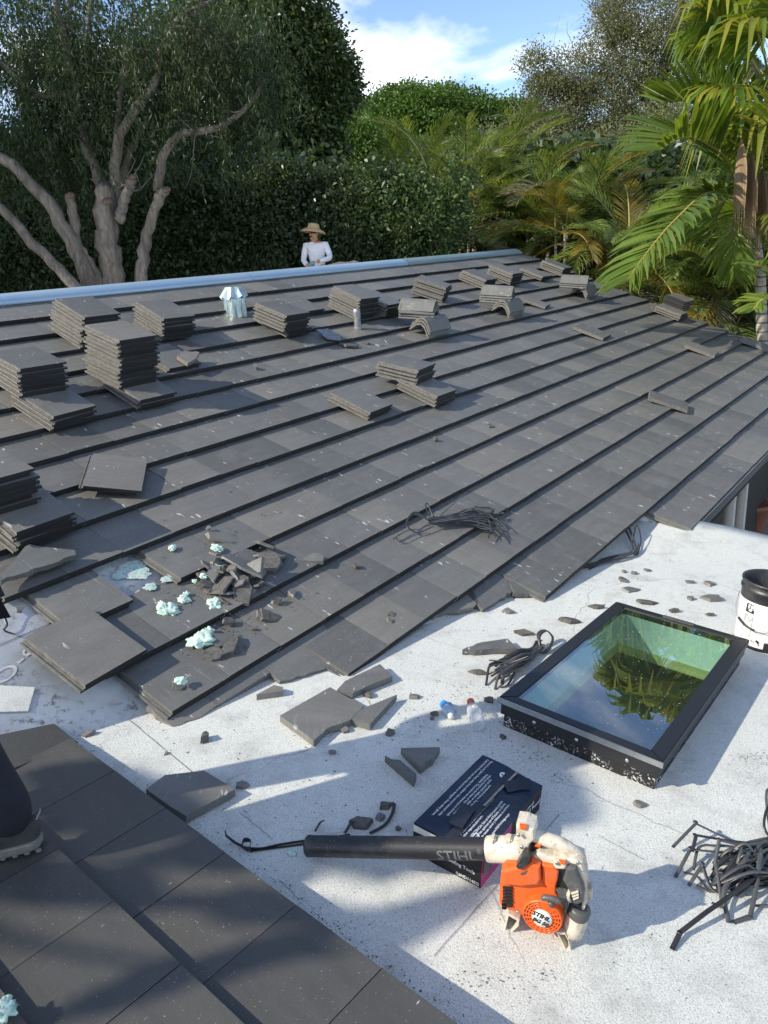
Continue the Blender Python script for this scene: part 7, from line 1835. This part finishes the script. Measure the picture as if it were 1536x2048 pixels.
# ------------------------------------------------------------------ unseen trees that shade the left garden; a plant added for near-roof shade
for k, (c, r, lab) in enumerate((((-11.5, 11.3, 9.4), (2.4, 2.1, 3.0), 'tall dark tree left of the picture, nearest of three'), ((-12.2, 14.6, 10.2), (2.6, 2.4, 4.2), 'tall dark tree left of the picture, middle of three'), ((-13, 20.5, 10.5), (3.0, 3.0, 4.6), 'tall dark tree left of the picture, farthest of three'))):
    gt = tree('tall_tree', lab, 'tree', None); link('trunk', tube_mesh('trunk', [(np.array([[c[0], c[1], -.2], [c[0] + .1, c[1], 4], [c[0], c[1], c[2]]]), [.3, .24, .1])], 8), gt, M_BARK_D)
    crown('crown', [(c, r, 330), ((c[0], c[1], c[2] - 2.2), (r[0] * .9, r[1] * .9, 2.6), 160)], 22, (.3, .3, .25), .34, .2, M_DARKLEAF, gt, .25)
SHADES = [  # shadow outlines on the roofs; the added leaves are cut to them
 ([(430, 1668), (560, 1630), (700, 1585), (830, 1543), (960, 1495), (1060, 1492), (1150, 1540), (1200, 1610), (1185, 1655), (1080, 1660), (900, 1735), (760, 1760), (640, 1745), (520, 1725)], 'flat', 7.4),
 ([(560, 1790), (640, 1800), (690, 1835), (850, 1790), (985, 1755), (1000, 1800), (900, 1850), (800, 1900), (700, 1875)], 'flat', 6.6),
 ([(10, 1545), (100, 1522), (215, 1515), (330, 1560), (440, 1650), (330, 1672), (160, 1664), (60, 1660)], 'fg', 6.9),
 ([(150, 1706), (320, 1694), (430, 1660), (540, 1725), (500, 1750), (400, 1742), (320, 1722), (250, 1716)], 'fg', 6.3),
 ([(-30, 1705), (140, 1712), (300, 1735), (262, 1752), (340, 1788), (250, 1812), (120, 1798), (-20, 1796)], 'fg', 7.0),
 ([(330, 1775), (460, 1785), (560, 1768), (640, 1830), (560, 1852), (430, 1850), (360, 1825)], 'fg', 6.2),
 ([(-20, 2050), (120, 1985), (260, 1935), (375, 1902), (500, 1872), (620, 1855), (720, 1905), (560, 1920), (440, 1945), (330, 1990), (160, 2030)], 'fg', 6.5)]
bh = fg_pt(-190, 1730) - SUN_DIR * 7.2
shade_pl = thing('shade_plant', 'unseen plant added on the left, its leaves cut to shade the near roof', 'plant', None, Matrix.Translation((bh.x, bh.y, 0)))
link('stem', tube_mesh('stem', [(np.array([[-.5, -.2, -.2], [-.3, -.1, 3], [0, 0, bh.z]]), [.12, .10, .06])], 10), shade_pl, M_PALM)
def paddle(px, plane, dist):  # leaf outline is the wanted shadow, moved back towards the sun
    fn = flat_pt if plane == 'flat' else fg_pt
    P = [fn(x, y) - SUN_DIR * (dist + .25 * math.sin(i * 1.7)) for i, (x, y) in enumerate(px)]
    c = sum(P, V(0, 0, 0)) / len(P); bm = bmesh.new()
    nz_ = 5; ring = []
    for i in range(len(P)):
        for q in range(nz_):
            p = P[i].lerp(P[(i + 1) % len(P)], q / nz_); ring.append(p + (p - c).normalized() * random.uniform(-.02, .02))
    top = [bm.verts.new(p - V(bh.x, bh.y, 0)) for p in ring]; bot = [bm.verts.new(p + SUN_DIR * .006 - V(bh.x, bh.y, 0)) for p in ring]
    bmesh.ops.triangulate(bm, faces=[bm.faces.new(top), bm.faces.new(bot[::-1])])
    n = len(ring)
    for i in range(n): bm.faces.new((top[i], top[(i + 1) % n], bot[(i + 1) % n], bot[i]))
    link('leaf', bm_mesh(bm, 'shade_leaf'), shade_pl, M_PALM)
    st_ = bh - V(bh.x, bh.y, 0); e = c - V(bh.x, bh.y, 0)
    link('leaf_stalk', tube_mesh('leaf_stalk', [(spline([tuple(st_), tuple(st_.lerp(e, .5) - V(0, 0, .1)), tuple(e)], 8), np.linspace(.03, .012, 8))], 6), shade_pl, M_RACHIS)
for px, pl, d in SHADES: paddle(px, pl, d)
